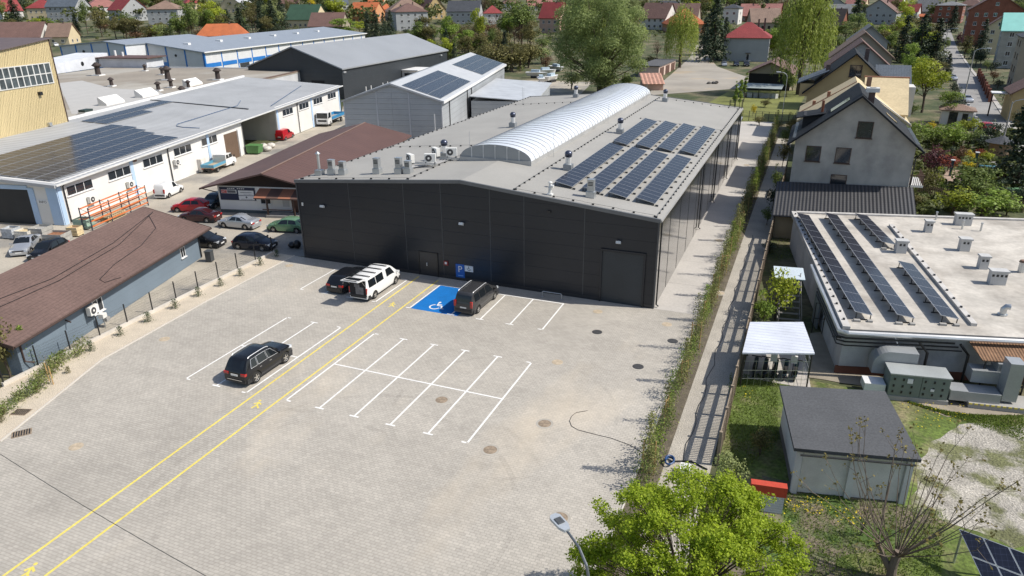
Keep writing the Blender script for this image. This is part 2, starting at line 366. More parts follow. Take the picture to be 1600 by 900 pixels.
mb = MB(); line(mb, (-2.6,11.5),(-1.95,-34.),.13); line(mb, (-.55,11.3),(-.3,-34.),.13)
def walker(mb, cx, cy, s, ang):                       # a walking figure painted on the path
    def P(x, y): return (cx+(x*cos(ang)-y*sin(ang))*s, cy+(x*sin(ang)+y*cos(ang))*s)
    for a, b in (((0,.35),(0,-.05)),((0,-.05),(.25,-.5)),((0,-.05),(-.25,-.5)),((0,.3),(.28,.0)),((0,.3),(-.28,.05))): line(mb, P(*a), P(*b), .13*s)
    mb.poly([(*P(.11*cos(k*pi/5),.53+.11*sin(k*pi/5)),Z) for k in range(10)])
for u, v in ((613,476),(402,632),(45,893)):
    q = G(u, v); walker(mb, q[0], q[1], .85, .35)
struct('path_markings', mb, YELL)
mb = MB(); cx, cy = 2.0, 6.15                          # wheelchair symbol
arc = [(cx+.42*cos(a)-.1, cy+.42*sin(a)-.1) for a in np.linspace(R(110),R(350),14)]
for a, b in zip(arc, arc[1:]): line(mb, a, b, .12, .007)
for a, b in (((-.12,.62),(-.05,.2)),((-.05,.2),(.38,.2)),((.38,.2),(.55,-.28)),((.55,-.28),(.72,-.22)),((-.08,.42),(.28,.42))): line(mb, (cx+a[0],cy+a[1]), (cx+b[0],cy+b[1]), .12, .007)
mb.poly([(cx-.12+.13*cos(k*pi/5), cy+.82+.13*sin(k*pi/5), .007) for k in range(10)])
struct('wheelchair_marking', mb, WHITE)
sheet('door_mat', [(-2.5,11.95),(-.7,11.95),(-.7,11.1),(-2.5,11.1)], .004, pm('grey paving slab', (.3,.285,.26), .9))
# ================================================================ the dark hall
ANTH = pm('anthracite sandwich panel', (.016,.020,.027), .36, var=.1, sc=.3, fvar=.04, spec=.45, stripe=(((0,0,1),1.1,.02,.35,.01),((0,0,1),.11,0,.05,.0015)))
ANTH2 = pm('anthracite panel with painted glare', (.055,.054,.052), .16, var=.1, sc=.25, fvar=.03, spec=1., coat=.8, stripe=(((0,0,1),1.1,.02,.3,.004),))  # same cladding as the front, base colour raised for the sunlit reflection
SEAM = pm('seam trim', (.07,.075,.082), .45, metal=.3)
DARK = pm('black metal', (.015,.016,.018), .4)
ROOFG = pm('grey roof membrane', (.335,.325,.30), .8, var=.08, sc=.2, fvar=.04, fsc=6, stripe=(((0,1,0),1.05,.03,.05,0.),((1,0,0),8.4,.004,.12,0.)))
STEEL = pm('galvanised steel', (.52,.54,.55), .38, metal=.75, var=.08)
LAMPM = pm('lamp housing', (.7,.7,.68), .4)
hall = thing('warehouse', 'large anthracite metal hall with a grey low-pitched roof and a long arched skylight', 'hall', (0,12,0))
XL, XR, YF, YB, XM = -15.35, 18.35, 12.0, 72.2, 1.6
def roofz(x): return 7.55+(x-XL)/(XM-XL)*1.4 if x < XM else 8.95-(x-XM)/(XR-XM)*1.62
mb = MB(); mb.prof([(XL,0),(XR,0),(XR,roofz(XR)-.05),(XM,roofz(XM)-.05),(XL,roofz(XL)-.05)], YF, YF+.2); mb.build('front_wall', ANTH, hall, True)
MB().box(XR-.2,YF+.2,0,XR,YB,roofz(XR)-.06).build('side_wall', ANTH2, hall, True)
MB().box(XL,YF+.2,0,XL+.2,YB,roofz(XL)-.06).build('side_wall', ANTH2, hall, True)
mb = MB(); mb.prof([(XL+.2,0),(XR-.2,0),(XR-.2,roofz(XR)-.06),(XM,roofz(XM)-.06),(XL+.2,roofz(XL)-.06)], YB-.2, YB); mb.build('rear_wall', ANTH, hall, True)
mb = MB()
mb.slab((XM,YF-.06,roofz(XM)),(XM,YB+.06,roofz(XM)),(XL-.06,YB+.06,roofz(XL)),(XL-.06,YF-.06,roofz(XL)),.045)
mb.slab((XR+.06,YF-.06,roofz(XR)),(XR+.06,YB+.06,roofz(XR)),(XM,YB+.06,roofz(XM)),(XM,YF-.06,roofz(XM)),.045)
roof = mb.build('roof', ROOFG, hall, True)
mb = MB()                                              # verge capping round the roof
for (xa, xb) in ((XL-.08,XM),(XM,XR+.08)):
    za, zb = roofz(max(xa,XL)), roofz(min(xb,XR))
    for y0, y1 in ((YF-.1,YF+.1),(YB-.1,YB+.1)): mb.add([(xa,y0,za-.22),(xb,y0,zb-.22),(xb,y1,zb-.22),(xa,y1,za-.22),(xa,y0,za+.07),(xb,y0,zb+.07),(xb,y1,zb+.07),(xa,y1,za+.07)],[(0,3,2,1),(4,5,6,7),(0,1,5,4),(1,2,6,5),(2,3,7,6),(3,0,4,7)])
mb.build('verge', pm('grey verge capping', (.16,.165,.17), .5, metal=.3), roof, True)
mb = MB(); mb.box(XR,YF+.1,roofz(XR)-.2,XR+.16,YB-.1,roofz(XR)-.04); mb.box(XL-.16,YF+.1,roofz(XL)-.2,XL,YB-.1,roofz(XL)-.04)
mb.build('gutter', pm('pale gutter', (.45,.44,.42), .5, metal=.3), hall, True)
mb = MB()
for x in (-9.6,-3.95,-.3,4.25,7.3,12.45): mb.box(x-.035,YF-.014,.32,x+.035,YF-.002,roofz(x)-.24)
mb.box(XL-.01,YF-.05,.0,XL+.12,YF-.002,roofz(XL)-.24); mb.box(XR-.1,YF-.05,0,XR+.012,YF-.002,roofz(XR)-.24)
mb.build('seam', SEAM, hall, True)
mb = MB(); mb.box(XL+.125,YF-.03,0,-2.81,YF-.003,.3); mb.box(-.84,YF-.03,0,13.85,YF-.003,.3); mb.box(17.5,YF-.03,0,XR-.105,YF-.003,.3)
mb.build('plinth', pm('plinth flashing', (.03,.031,.034), .4), hall, True)
mb = MB()
for k in range(1,13): y = YF+4.8*k; mb.box(XR+.002,y-.05,.05,XR+.014,y+.05,roofz(XR)-.24)
mb.build('side_seam', DARK, hall, True)
for y in (12.35, 34., 45., 57.5, 70.): # rainwater pipes
    MB().tube([(XR+.12,y,roofz(XR)-.2),(XR+.12,y,.25),(XR+.3,y,.1)],.06,8).build('downpipe', DARK, hall, True)
d = MB().box(-2.7,YF-.03,.02,-.95,YF-.003,2.15).build('door', pm('door leaf', (.026,.028,.033), .35), hall, True)
mb = MB(); mb.box(-2.8,YF-.07,0,-2.7,YF-.002,2.25); mb.box(-.95,YF-.07,0,-.85,YF-.002,2.25); mb.box(-2.7,YF-.07,2.15,-.95,YF-.002,2.25); mb.build('frame', DARK, d, True)
MB().box(-1.99,YF-.1,.95,-1.94,YF-.03,1.25).build('handle', LAMPM, d, True)
d = MB().box(14.0,YF-.02,.02,17.35,YF-.003,4.4).build('roller_door', pm('roller door slats', (.030,.038,.045), .42, stripe=(((0,0,1),.12,.12,.3,.006),)), hall, True)
mb = MB(); mb.box(13.86,YF-.12,0,14.0,YF-.002,4.55); mb.box(17.35,YF-.12,0,17.49,YF-.002,4.55); mb.box(14.0,YF-.12,4.4,17.35,YF-.002,4.55); mb.build('frame', ANTH, d, True)
for x, z in ((-12.53,5.38),(1.64,5.26),(15.28,5.23)):
    mb = MB(); mb.cbox((x,YF-.16,z),(.38,.26,.2),0,0,0,R(-25)); mb.cbox((x,YF-.05,z+.05),(.1,.1,.1)); mb.build('wall_lamp', LAMPM, hall, True)
MB().box(-14.9,YF-.08,5.2,-14.75,YF-.002,5.5).build('sensor', LAMPM, hall, True)
MB().box(9.35,YF-.1,7.0,9.62,YF-.002,7.2).build('vent', DARK, hall, True)
# arched skylight: kerb, glazing, ribs, front end panel
sk = MB()
SX0, SX1, SY0, SY1 = -2.35, 4.65, 20.4, 71.4
for y in (SY0-.14, SY1): sk.box(SX0-.14,y,8.3,SX1+.14,y+.14,9.05)
sk.box(SX0-.14,SY0,8.3,SX0,SY1,9.05); sk.box(SX1,SY0,8.3,SX1+.14,SY1,9.05)
sky_ = sk.build('skylight', pm('skylight kerb', (.42,.42,.41), .5, metal=.3), roof, True)
cxs = (SX0+SX1)/2; hw = (SX1-SX0)/2+.05
def arcp(a, rr=0.): return (cxs-(hw+rr)*cos(a), 9.05+(1.28+rr)*sin(a))
A = np.linspace(0, pi, 17); mb = MB(); n = len(A)
mb.add([(arcp(a)[0],y,arcp(a)[1]) for y in (SY0,SY1) for a in A], [(i,i+1,n+i+1,n+i) for i in range(n-1)])
mb.build('glazing', pm('opal polycarbonate', (.70,.73,.77), .22, var=.04, fvar=.03, spec=.7, coat=.3), sky_, True, 40)
mb = MB(); N = 46
for k in range(N+1):
    y = SY0+(SY1-SY0)*k/N; mb.tube([(arcp(a,.015)[0],y,arcp(a,.015)[1]) for a in A], .035, 4)
mb.build('rib', pm('skylight rib', (.36,.37,.385), .5, metal=.4), sky_, True)
mb = MB()
for y, s in ((SY0-.02,1),(SY1+.02,-1)): mb.poly([(arcp(a)[0],y,arcp(a)[1]) for a in A])
mb.build('end_panel', pm('frosted end panel', (.33,.34,.34), .3, var=.06), sky_, True)
mb = MB()
for x in np.linspace(SX0+1.1,SX1-1.1,5): mb.box(x-.03,SY0-.07,9.05,x+.03,SY0-.024,9.05+1.28*sqrt(1-((x-cxs)/hw)**2)-.02)
mb.build('mullion', LAMPM, sky_, True)
mb = MB(); wire = MB()                                # lightning conductor: wire on little black blocks
def cond(a, b, step=1.15):
    a, b = np.array(a), np.array(b); L = np.linalg.norm(b-a); k = int(L/step)
    for i in range(k+1):
        q = a+(b-a)*i/k; mb.box(q[0]-.07,q[1]-.07,roofz(q[0])+.003,q[0]+.07,q[1]+.07,roofz(q[0])+.12)
    for s0 in range(4):
        p0, p1 = a+(b-a)*s0/4, a+(b-a)*(s0+1)/4
        wire.tube([(p0[0],p0[1],roofz(p0[0])+.11),(p1[0],p1[1],roofz(p1[0])+.14)], .012, 4)
cond((XR-.35,YF+.4),(XR-.35,YB-.4)); cond((XL+.4,YF+.4),(XL+.4,YB-.4)); cond((6.3,YF+.4),(6.3,YB-2)); cond((-3.6,YF+.4),(-3.6,YB-2))
cond((6.4,YB-2),(XR-.5,YB-2)); cond((XL+.5,62),(-3.7,62)); cond((XL+.5,28),(-3.7,28)); cond((6.4,YF+.5),(XR-.5,YF+.5),1.6); cond((XL+.5,YF+.5),(-3.7,YF+.5),1.6); cond((7.8,51.5),(XR-.5,51.5))
wire.build('conductor_wire', DARK, roof, True); tag(mb.build('conductor_holders', DARK, roof, True), kind='stuff')
for x, y, h in ((5.3,25,2.4),(-3.2,24,2.2),(5.3,45,2.4),(-11.5,60,2.6),(-12.5,62,2.6),(5.3,66,2.4)):
    MB().tube([(x,y,roofz(x)),(x,y,roofz(x)+h)],.018,5).build('lightning_rod', STEEL, roof, True)
mb = MB()                                             # access ladder with cage at the far right corner
for x in (16.55,17.25): mb.tube([(x,YB+.4,.3),(x,YB+.4,8.4),(x,YB-.8,8.5),(x,YB-.8,7.5)],.04,6)
for z in np.arange(.6,8.4,.32): mb.tube([(16.55,YB+.4,z),(17.25,YB+.4,z)],.025,5)
for z in np.arange(2.6,8.4,1.): mb.tube([(16.5,YB+.4,z),(16.5,YB+1.,z),(17.3,YB+1.,z),(17.3,YB+.4,z)],.025,5)
for x,y in ((18.3,YB+.35),(18.3,YB-.9)): mb.tube([(x,y,roofz(18)),(x,y,8.6)],.04,6)
mb.tube([(18.3,YB+.35,8.55),(18.3,YB-.9,8.55),(16.9,YB-.9,8.6)],.035,6)
mb.build('ladder', DARK, hall, True)

# ---- solar arrays on the hall roof
PVM = pm('solar glass', (.019,.020,.028), .25, var=.15, sc=1.2, fvar=.05, spec=.3, coat=.12, stripe=(((1,0,0),.27,.06,-2.2,0.),((0,1,0),.255,.06,-1.6,0.)))
PVF = pm('aluminium panel frame', (.55,.57,.60), .4, metal=.5)
def panel_mesh(w, l, name='panel'):
    mb = MB(); t = .035
    mb.box(-w/2,-l/2,0,w/2,l/2,t,1); mb.poly([(-w/2+.022,-l/2+.022,t+.003),(w/2-.022,-l/2+.022,t+.003),(w/2-.022,l/2-.022,t+.003),(-w/2+.022,l/2-.022,t+.003)],0)
    return mb.mesh(name, [PVM, PVF])
def panel_part(me, parent, loc, rot=(0,0,0)):
    o = link('panel', me, parent); o.location = loc; o.rotation_euler = rot; return o
PM1 = panel_mesh(1.60,1.02)
ordw = ('nearest the skylight','second from the skylight','third from the skylight','nearest the lane')
xs = (9.45, 11.9, 14.15, 16.5)
for b, (y0, npan) in enumerate(((15.6,17),(34.6,15))):
    for r, x in enumerate(xs):
        yy = y0+(.25*r if b else -.1*r)
        t = thing('solar_array', '%s row of dark solar panels on the hall roof, %s' % (('front','rear')[b], ordw[r]), 'solar panels', (x,yy,roofz(x)), 0, 'solar panel rows on the dark hall')
        for k in range(npan): panel_part(PM1, t, (0,k*1.04+.52,.30), (0,R(13),0))
        mb = MB()
        for k in range(0,npan+1,2):
            y = min(k*1.04, npan*1.04-.06)
            mb.box(-.75,y,.0,-.69,y+.05,.42); mb.box(.60,y,-.06,.66,y+.05,.12); mb.cbox((0,y+.025,.0),(1.7,.05,.05),0,0,R(5.5)); mb.box(.80,y-.06,-.08,1.02,y+.11,.03)
        mb.build('frame', DARK, t)
# ---- roof equipment
COWL = pm('blue grey cowl', (.09,.10,.14), .3, metal=.6)
def cowl(x, y, label):
    t = thing('roof_ventilator', label, 'roof vent', (x,y,roofz(x)), 0, 'turbine vents on the dark hall')
    MB().box(-.38,-.38,-.05,.38,.38,.55).build('base', pm('vent base', (.30,.32,.34), .5, metal=.4), t)
    MB().cyl((0,0,.55),(0,0,1.2),.27,.27,12).build('pipe', pm('bright pipe', (.75,.75,.74), .35, metal=.4), t)
    mb = MB(); mb.cyl((0,0,1.2),(0,0,1.3),.27,.36,12); mb.ball((0,0,1.5),.36,12,8,.85); mb.build('cowl', COWL, t, False, 40)
cowl(8.0,21.3,'blue-topped roof vent beside the nearest end of the front solar rows'); cowl(7.9,40.6,'blue-topped roof vent beside the rear solar rows')
cowl(7.7,67.8,'blue-topped roof vent near the rear edge right of the skylight'); cowl(-5.2,40.3,'blue-topped roof vent halfway along the left side of the skylight')
cowl(-4.9,21.8,'blue-topped roof vent left of the front end of the skylight'); cowl(-6.2,68.5,'blue-topped roof vent near the rear edge left of the skylight')
def flue(x, y, h, label, kind):
    t = thing('roof_flue', label, 'roof vent', (x,y,roofz(x)))
    MB().box(-.36,-.3,-.06,.36,.3,.5).build('base', STEEL, t)
    if kind == 'pipe':
        MB().cyl((0,0,.5),(0,0,h),.13,n=12).build('pipe', STEEL, t); mb = MB(); mb.cyl((0,0,h+.02),(0,0,h+.22),.26,.06,12); mb.build('cap', STEEL, t)
    else:
        MB().box(-.27,-.22,.5,.27,.22,h).build('shaft', STEEL, t); mb = MB(); mb.box(-.3,-.25,h,.3,.25,h+.05); mb.build('cap', STEEL, t)
        mb = MB()
        for k in range(3): mb.box(-.2,-.235,h-.45+.12*k,.2,-.223,h-.39+.12*k)
        mb.build('grille', DARK, t)
flue(-14.2,14.2,2.0,'thin steel flue with a cap at the front left corner of the hall roof','pipe'); flue(-13.0,14.5,1.35,'boxy steel vent second from the front left corner of the hall roof','box')
flue(-11.7,14.4,1.2,'narrow steel vent third from the front left corner of the hall roof','box'); flue(-8.2,14.8,1.4,'boxy steel vent alone midway along the front edge of the hall roof','box')
flue(-5.9,14.8,1.4,'boxy steel vent just left of the air conditioners','box'); flue(-5.0,14.9,1.1,'short steel vent in front of the air conditioners','box')
flue(12.2,14.4,1.45,'boxy steel vent in front of the second solar row','box')
mb = MB(); x = 9.2; z = roofz(x)
t = thing('roof_outlet', 'small white curved pipe outlet at the front edge of the hall roof', 'roof vent', (x,12.9,z))
MB().tube([(0,0,-.05),(0,0,.6),(.12,0,.75),(.3,0,.72)],.14,8).build('pipe', LAMPM, t); MB().box(-.22,-.22,-.05,.22,.22,.12).build('base', LAMPM, t)
t = thing('roof_outlet', 'small white capped pipe beside the front end of the first solar row', 'roof vent', (8.5,15.0,roofz(8.5)))
MB().cyl((0,0,-.05),(0,0,.35),.13,n=10).build('pipe', LAMPM, t); MB().ball((0,0,.4),.18,10,6,.6).build('cap', LAMPM, t)
ACW = pm('white casing', (.74,.73,.69), .45, var=.05); GRL = pm('dark fan grille', (.05,.05,.055), .5)
RUST = pm('rusty brown side', (.20,.12,.08), .7, var=.2)
def ac_unit(loc, rz, label, group=None, s=1., side=None):
    t = thing('air_conditioner', label, 'air conditioner', loc, rz, group)
    MB().box(-.45*s,-.17*s,.12,.45*s,.17*s,.12+.66*s).build('casing', ACW, t)
    mb = MB(); mb.cyl((-.1*s,-.172*s,.12+.33*s),(-.1*s,-.195*s,.12+.33*s),.26*s,n=18); mb.build('fan_grille', GRL, t)
    mb = MB(); mb.cyl((-.1*s,-.196*s,.12+.33*s),(-.1*s,-.21*s,.12+.33*s),.09*s,n=10); mb.build('hub', ACW, t)
    mb = MB(); mb.box(-.4*s,-.15*s,0,-.34*s,.15*s,.12); mb.box(.34*s,-.15*s,0,.4*s,.15*s,.12); mb.build('foot', DARK, t)
    return t
for x, y, rz, lb in ((-6.3,17.6,R(-35),'white air conditioner with its brown side showing, leftmost of the four on the hall roof'),(-5.2,20.6,R(-35),'white air conditioner at the back of the four on the hall roof'),
                 (-4.2,17.6,R(20),'white air conditioner with a round fan, frontmost of the four on the hall roof'),(-3.4,20.4,R(20),'white air conditioner with a round fan, closest of the four to the skylight')):
    ac_unit((x,y,roofz(x)+.35), rz, lb, 'air conditioners on the dark hall', 1.15)
t = thing('pipe_rack', 'steel rack with insulated pipes under the rooftop air conditioners', 'pipe rack', (-4.8,19,roofz(-4.8)))
mb = MB()
for dx, dy in ((-1.9,-1.6),(-1.9,-1.1),(.9,-1.6),(.9,-1.1),(-.9,1.3),(-.9,1.8),(1.8,1.2),(1.8,1.7)): mb.box(dx-.03,dy-.03,-.2,dx+.03,dy+.03,.33)
for dy in (-1.6,-1.1): mb.box(-2.1,dy-.04,.26,1.1,dy+.04,.33)
for dy in (1.25,1.75): mb.box(-1.1,dy-.04,.26,2.1,dy+.04,.33)
mb.build('frame', STEEL, t)
mb = MB()
for k in range(4): mb.tube([(-1.2+.12*k,-3.6,.1),(-1.1+.14*k,-2.2,.12),(.2+.16*k,-.2,.12),(.3+.3*k,1.4,.2)],.05,6)
mb.build('pipe', pm('grey pipe lagging', (.35,.35,.35), .6), t)
# ---- things on and at the front wall
t = thing('fire_alarm_box', 'small red alarm box beside the grey hall door', 'alarm box', (-.05,12,1.45))
MB().box(-.2,-.1,-.2,.2,-.003,.2).build('case', pm('signal red', (.25,.02,.02), .4), t); MB().box(-.1,-.11,-.08,.1,-.101,.12).build('label', LAMPM, t)
SBL = pm('sign blue', (.01,.11,.42), .45)
t = thing('parking_sign', 'blue P parking sign on the dark wall above the minivan', 'sign', (1.3,12,.9))
MB().box(-.42,-.04,-.62,.42,-.003,.62).build('plate', SBL, t)
text('P', .85, WHITE, t, Matrix.Translation((0,-.046,.13)) @ UPRIGHT)
MB().box(-.2,-.048,-.47,.3,-.041,-.40).build('text_line', pm('pale blue line', (.2,.4,.75), .5), t)
t = thing('disabled_parking_sign', 'small white wheelchair plate beside the blue parking sign', 'sign', (2.15,12,1.2))
MB().box(-.4,-.035,-.27,.4,-.003,.27).build('plate', WHITE, t)
mb = MB()
for k in range(9):
    a, b = R(120+27*k), R(120+27*(k+1)); mb.add([(.0+.13*cos(a),-.037,-.06+.13*sin(a)),(.0+.13*cos(b),-.037,-.06+.13*sin(b)),(.0+.09*cos(b),-.037,-.06+.09*sin(b)),(.0+.09*cos(a),-.037,-.06+.09*sin(a))],[(0,1,2,3)])
mb.box(-.04,-.039,.0,.0,-.036,.14); mb.box(0,-.039,.0,.12,-.036,.03); mb.cbox((.14,-.037,-.07),(.03,.003,.16),0,0,R(-25)); mb.cyl((-.03,-.036,.19),(-.03,-.039,.19),.035,n=8)
mb.build('symbol', DARK, t)
t = thing('barrier_rail', 'low silver tubular guard rail by the hall wall at the last bay', 'guard rail', (10.1,11.1,0))
MB().tube([(-.85,.0,0),(-.85,0,.42),(-.78,0,.5),(.78,.0,.5),(.85,0,.42),(.85,0,0)],.04,8).build('rail', STEEL, t)
mb = MB(); mb.box(-.95,-.1,.0,-.75,.1,.015); mb.box(.75,-.1,0,.95,.1,.015); mb.build('foot', STEEL, t)
# ---- manholes and drains
MH1 = pm('beige concrete cover', (.44,.36,.26), .85, var=.25, sc=4); MH2 = pm('cast iron cover', (.06,.06,.062), .6, var=.2, sc=5, stripe=(((1,0,0),.09,.3,.3,.004),((0,1,0),.09,.3,.3,.004))); MH3 = pm('brown weathered cover', (.27,.21,.15), .85, var=.4, sc=5)
RINGM = pm('concrete ring', (.40,.37,.32), .85)
for u, v, m, lb in ((690,625,MH3,'round brown manhole cover inside the painted bays'),(766,703,MH3,'round brown manhole cover just past the near corner of the painted bays'),(851,662,MH3,'round brown manhole cover right of the last painted bay'),
    (871,566,MH1,'round beige manhole cover between the painted bays and the roller door'),(933,519,MH2,'round black manhole cover in front of the roller door'),(997,573,MH2,'round black manhole cover with a plant shadow just below it'),
    (1042,507,MH1,'round beige manhole cover off the right corner of the hall'),(1051,533,MH2,'round dark manhole cover half in the shadow of a sapling'),(934,487,MH1,'pale sandy manhole patch close to the roller door'),
    (875,809,MH3,'round brown manhole cover beside the street lamp head'),(257,530,MH1,'round beige manhole cover near the gravel bed at left'),(119,698,MH1,'orange-beige manhole cover in the open paving at lower left'),
    (1125,458,MH1,'round beige cover in the side lane near the hall corner'),(1124,376,MH1,'round beige cover in the side lane at the first downpipe'),(1167,258,MH1,'round beige cover far along the side lane'),(452,415,MH1,'pale round cover near the front left corner of the hall')):
    q = G(u,v); t = thing('manhole_cover', lb, 'manhole', (q[0],q[1],0))
    mb = MB(); mb.cyl((0,0,.001),(0,0,.008),.52,n=24); mb.build('ring', RINGM, t); mb = MB(); mb.cyl((0,0,.006),(0,0,.016),.38,n=24); mb.build('lid', m, t)
for u, v, lb, a in ((33,644,'square dark drain grate lying in the gravel bed',.3),(34,677,'narrow dark drain grate at the edge of the paving',.9)):
    q = G(u,v); t = thing('drain_grate', lb, 'drain', (q[0],q[1],.008), a)
    mb = MB()
    for k in range(7): mb.box(-.42+.13*k,-.3,.0,-.36+.13*k,.3,.03)
    mb.build('bar', DARK, t); mb = MB(); mb.box(-.5,-.36,-.004,.5,.36,.012); mb.build('frame', MH3, t)
q = [G(*a) for a in ((918,642),(900,645),(893,651),(890,658),(893,666),(903,672),(930,679),(955,685),(985,696),(1007,709),(1025,712))]
t = MB().tube([(a[0],a[1],.02) for a in q],.014,5).build('cable', DARK); tag(t,'thin black cable curling across the paving towards the planting strip','cable')
a, b = G(-70,664,5.5), G(390,938,5.5)
t = MB().tube([tuple(a+(b-a)*k/10+np.array([0,0,-.25*sin(pi*k/10)])) for k in range(-3,14)],.012,4).build('overhead_wire', DARK); tag(t,'thin dark overhead wire crossing the lower left corner','wire')
# ================================================================ vehicles
TYRE = pm('tyre rubber', (.018,.018,.018), .8); RIM = pm('alloy rim', (.55,.53,.50), .3, metal=.7); RAILM = pm('silver rail', (.72,.73,.74), .35, metal=.35); CHR = pm('chrome', (.75,.75,.75), .15, metal=1.)
GLASS = pm('car glass', (.012,.015,.018), .06, var=0, fvar=0, spec=.5, coat=.15); PLAT = pm('plate white', (.72,.72,.70), .5); REDL = pm('tail light red', (.42,.012,.01), .15, coat=.6); HEADL = pm('headlight', (.62,.65,.68), .12, coat=.7); TRIM = pm('dark plastic trim', (.025,.025,.027), .6)
def ip(P, s):
    if s <= P[0][0]: return P[0][1]
    for (a, za), (b, zb) in zip(P, P[1:]):
        if s <= b: return za+(zb-za)*(s-a)/max(1e-6, b-a)
    return P[-1][1]
def sm(P, s, r=.09): return (ip(P,s-r)+2*ip(P,s)+ip(P,s+r))/4
SPEC = {
 'suv': dict(L=4.70,W=1.95,low=.31,wh=(.92,3.82),wr=.39,tum=.34,top=[(0,.72),(.04,1.08),(.16,1.2),(.50,1.74),(.85,1.81),(2.2,1.82),(2.72,1.74),(3.32,1.27),(4.3,1.13),(4.6,.97),(4.70,.62)],belt=[(0,.70),(.1,1.12),(2.5,1.12),(3.3,1.10),(4.5,.98),(4.70,.6)],
   wins=[(.58,1.16,.8,1.22),(1.24,2.1,1.28,2.08),(2.18,3.1,2.14,2.62)],ws=(2.74,3.3),rw=(.18,.5),rails=(.8,2.5)),
 'mpv': dict(L=4.75,W=1.86,low=.24,wh=(.86,3.84),wr=.33,tum=.24,top=[(0,.72),(.05,1.05),(.26,1.74),(.5,1.80),(2.6,1.83),(3.1,1.70),(3.75,1.16),(4.45,.98),(4.68,.8),(4.75,.55)],belt=[(0,.7),(.1,1.06),(2.5,1.04),(3.6,1.0),(4.55,.85),(4.75,.55)],
   wins=[(.42,1.2,.5,1.2),(1.3,2.2,1.3,2.18),(2.34,3.5,2.3,3.0)],ws=(3.06,3.75),rw=(.075,.24),rails=(.6,2.7)),
 'van': dict(L=5.35,W=1.96,low=.27,wh=(1.02,4.42),wr=.34,tum=.17,top=[(0,.8),(.03,1.2),(.12,1.90),(.3,1.95),(3.6,1.97),(4.0,1.86),(4.72,1.22),(5.1,1.06),(5.28,.85),(5.35,.55)],belt=[(0,.8),(.1,1.12),(3.9,1.12),(4.6,1.06),(5.2,.85),(5.35,.55)],
   wins=[(.32,1.32,.36,1.32),(1.4,2.5,1.4,2.5),(3.0,4.3,3.0,3.78)],ws=(3.95,4.7),rw=(.045,.11),rails=None),
 'sedan': dict(L=4.5,W=1.78,low=.19,wh=(.95,3.68),wr=.31,tum=.34,top=[(0,.6),(.05,.92),(.25,1.0),(.85,1.03),(1.55,1.36),(2.0,1.43),(2.5,1.41),(3.3,.98),(4.25,.80),(4.45,.62),(4.5,.45)],belt=[(0,.6),(.1,.9),(1.0,.93),(3.2,.9),(4.3,.74),(4.5,.45)],
   wins=[(1.1,1.95,1.5,1.95),(2.05,3.0,2.03,2.55)],ws=(2.52,3.26),rw=(.9,1.52),rails=None),
 'hatch': dict(L=4.2,W=1.76,low=.19,wh=(.72,3.38),wr=.31,tum=.33,top=[(0,.6),(.04,.92),(.2,1.02),(.62,1.38),(1.1,1.48),(2.0,1.50),(2.5,1.40),(3.15,.98),(3.95,.82),(4.14,.66),(4.2,.45)],belt=[(0,.6),(.1,.93),(1.0,.95),(3.0,.9),(4.0,.76),(4.2,.45)],
   wins=[(.7,1.6,.86,1.6),(1.7,2.85,1.68,2.42)],ws=(2.48,3.12),rw=(.24,.6),rails=None),
 'wagon': dict(L=4.8,W=1.82,low=.2,wh=(.98,3.78),wr=.32,tum=.32,top=[(0,.6),(.05,.95),(.2,1.02),(.55,1.38),(.9,1.45),(2.4,1.48),(2.85,1.38),(3.5,.98),(4.5,.82),(4.74,.65),(4.8,.45)],belt=[(0,.6),(.1,.94),(1.0,.96),(3.4,.92),(4.6,.76),(4.8,.45)],
   wins=[(.55,1.15,.75,1.15),(1.25,2.1,1.25,2.1),(2.2,3.2,2.18,2.78)],ws=(2.84,3.47),rw=(.22,.54),rails=(.8,2.5)),
 'smallvan': dict(L=4.3,W=1.72,low=.2,wh=(.75,3.45),wr=.3,tum=.16,top=[(0,.7),(.03,1.1),(.1,1.76),(.25,1.80),(2.1,1.82),(2.45,1.72),(3.05,1.06),(3.95,.86),(4.22,.7),(4.3,.45)],belt=[(0,.7),(.1,1.05),(2.6,1.02),(3.0,.98),(4.05,.8),(4.3,.45)],
   wins=[(1.9,2.85,1.9,2.35)],ws=(2.45,3.02),rw=None,rails=None),
}
WMESH = {}
def wheel_mesh(r, w=.22):
    if (r,w) in WMESH: return WMESH[(r,w)]
    mb = MB(); n = 20; prof_ = [(.62*r,-w/2),(.93*r,-w/2),(r,-w/2+.035),(r,w/2-.035),(.93*r,w/2),(.62*r,w/2)]
    vs = [(a*cos(2*pi*k/n), y, a*sin(2*pi*k/n)) for (a,y) in prof_ for k in range(n)]
    mb.add(vs, [(i*n+k,i*n+(k+1)%n,(i+1)*n+(k+1)%n,(i+1)*n+k) for i in range(5) for k in range(n)])
    mb.cyl((0,-w*.3,0),(0,w*.3,0),.62*r,n=n); ty = mb.mesh('wheel', TYRE, 35)
    mb = MB()
    for s in (1,-1):
        y = s*w*.40; mb.cyl((0,y,0),(0,y+s*.012,0),.17*r,n=10)
        for k in range(5): a = 2*pi*k/5+.3; mb.cbox((.4*r*cos(a),y,.4*r*sin(a)),(.5*r,.02,.17*r),0,0,-a)
        vs = [(q*r*cos(2*pi*k/n), y+s*dy, q*r*sin(2*pi*k/n)) for (q,dy) in ((.58,0),(.66,.02)) for k in range(n)]
        mb.add(vs, [(k,(k+1)%n,n+(k+1)%n,n+k) for k in range(n)])
    rm = mb.mesh('rim', RIM, 35); WMESH[(r,w)] = (ty, rm); return ty, rm
def wheels(t, spots, r, half):
    ty, rm = wheel_mesh(r)
    for x in spots:
        for s in (1,-1):
            o = link('wheel', ty, t); o.location = (x, s*(half-.12), r); link('rim', rm, o)
BODYC = {}
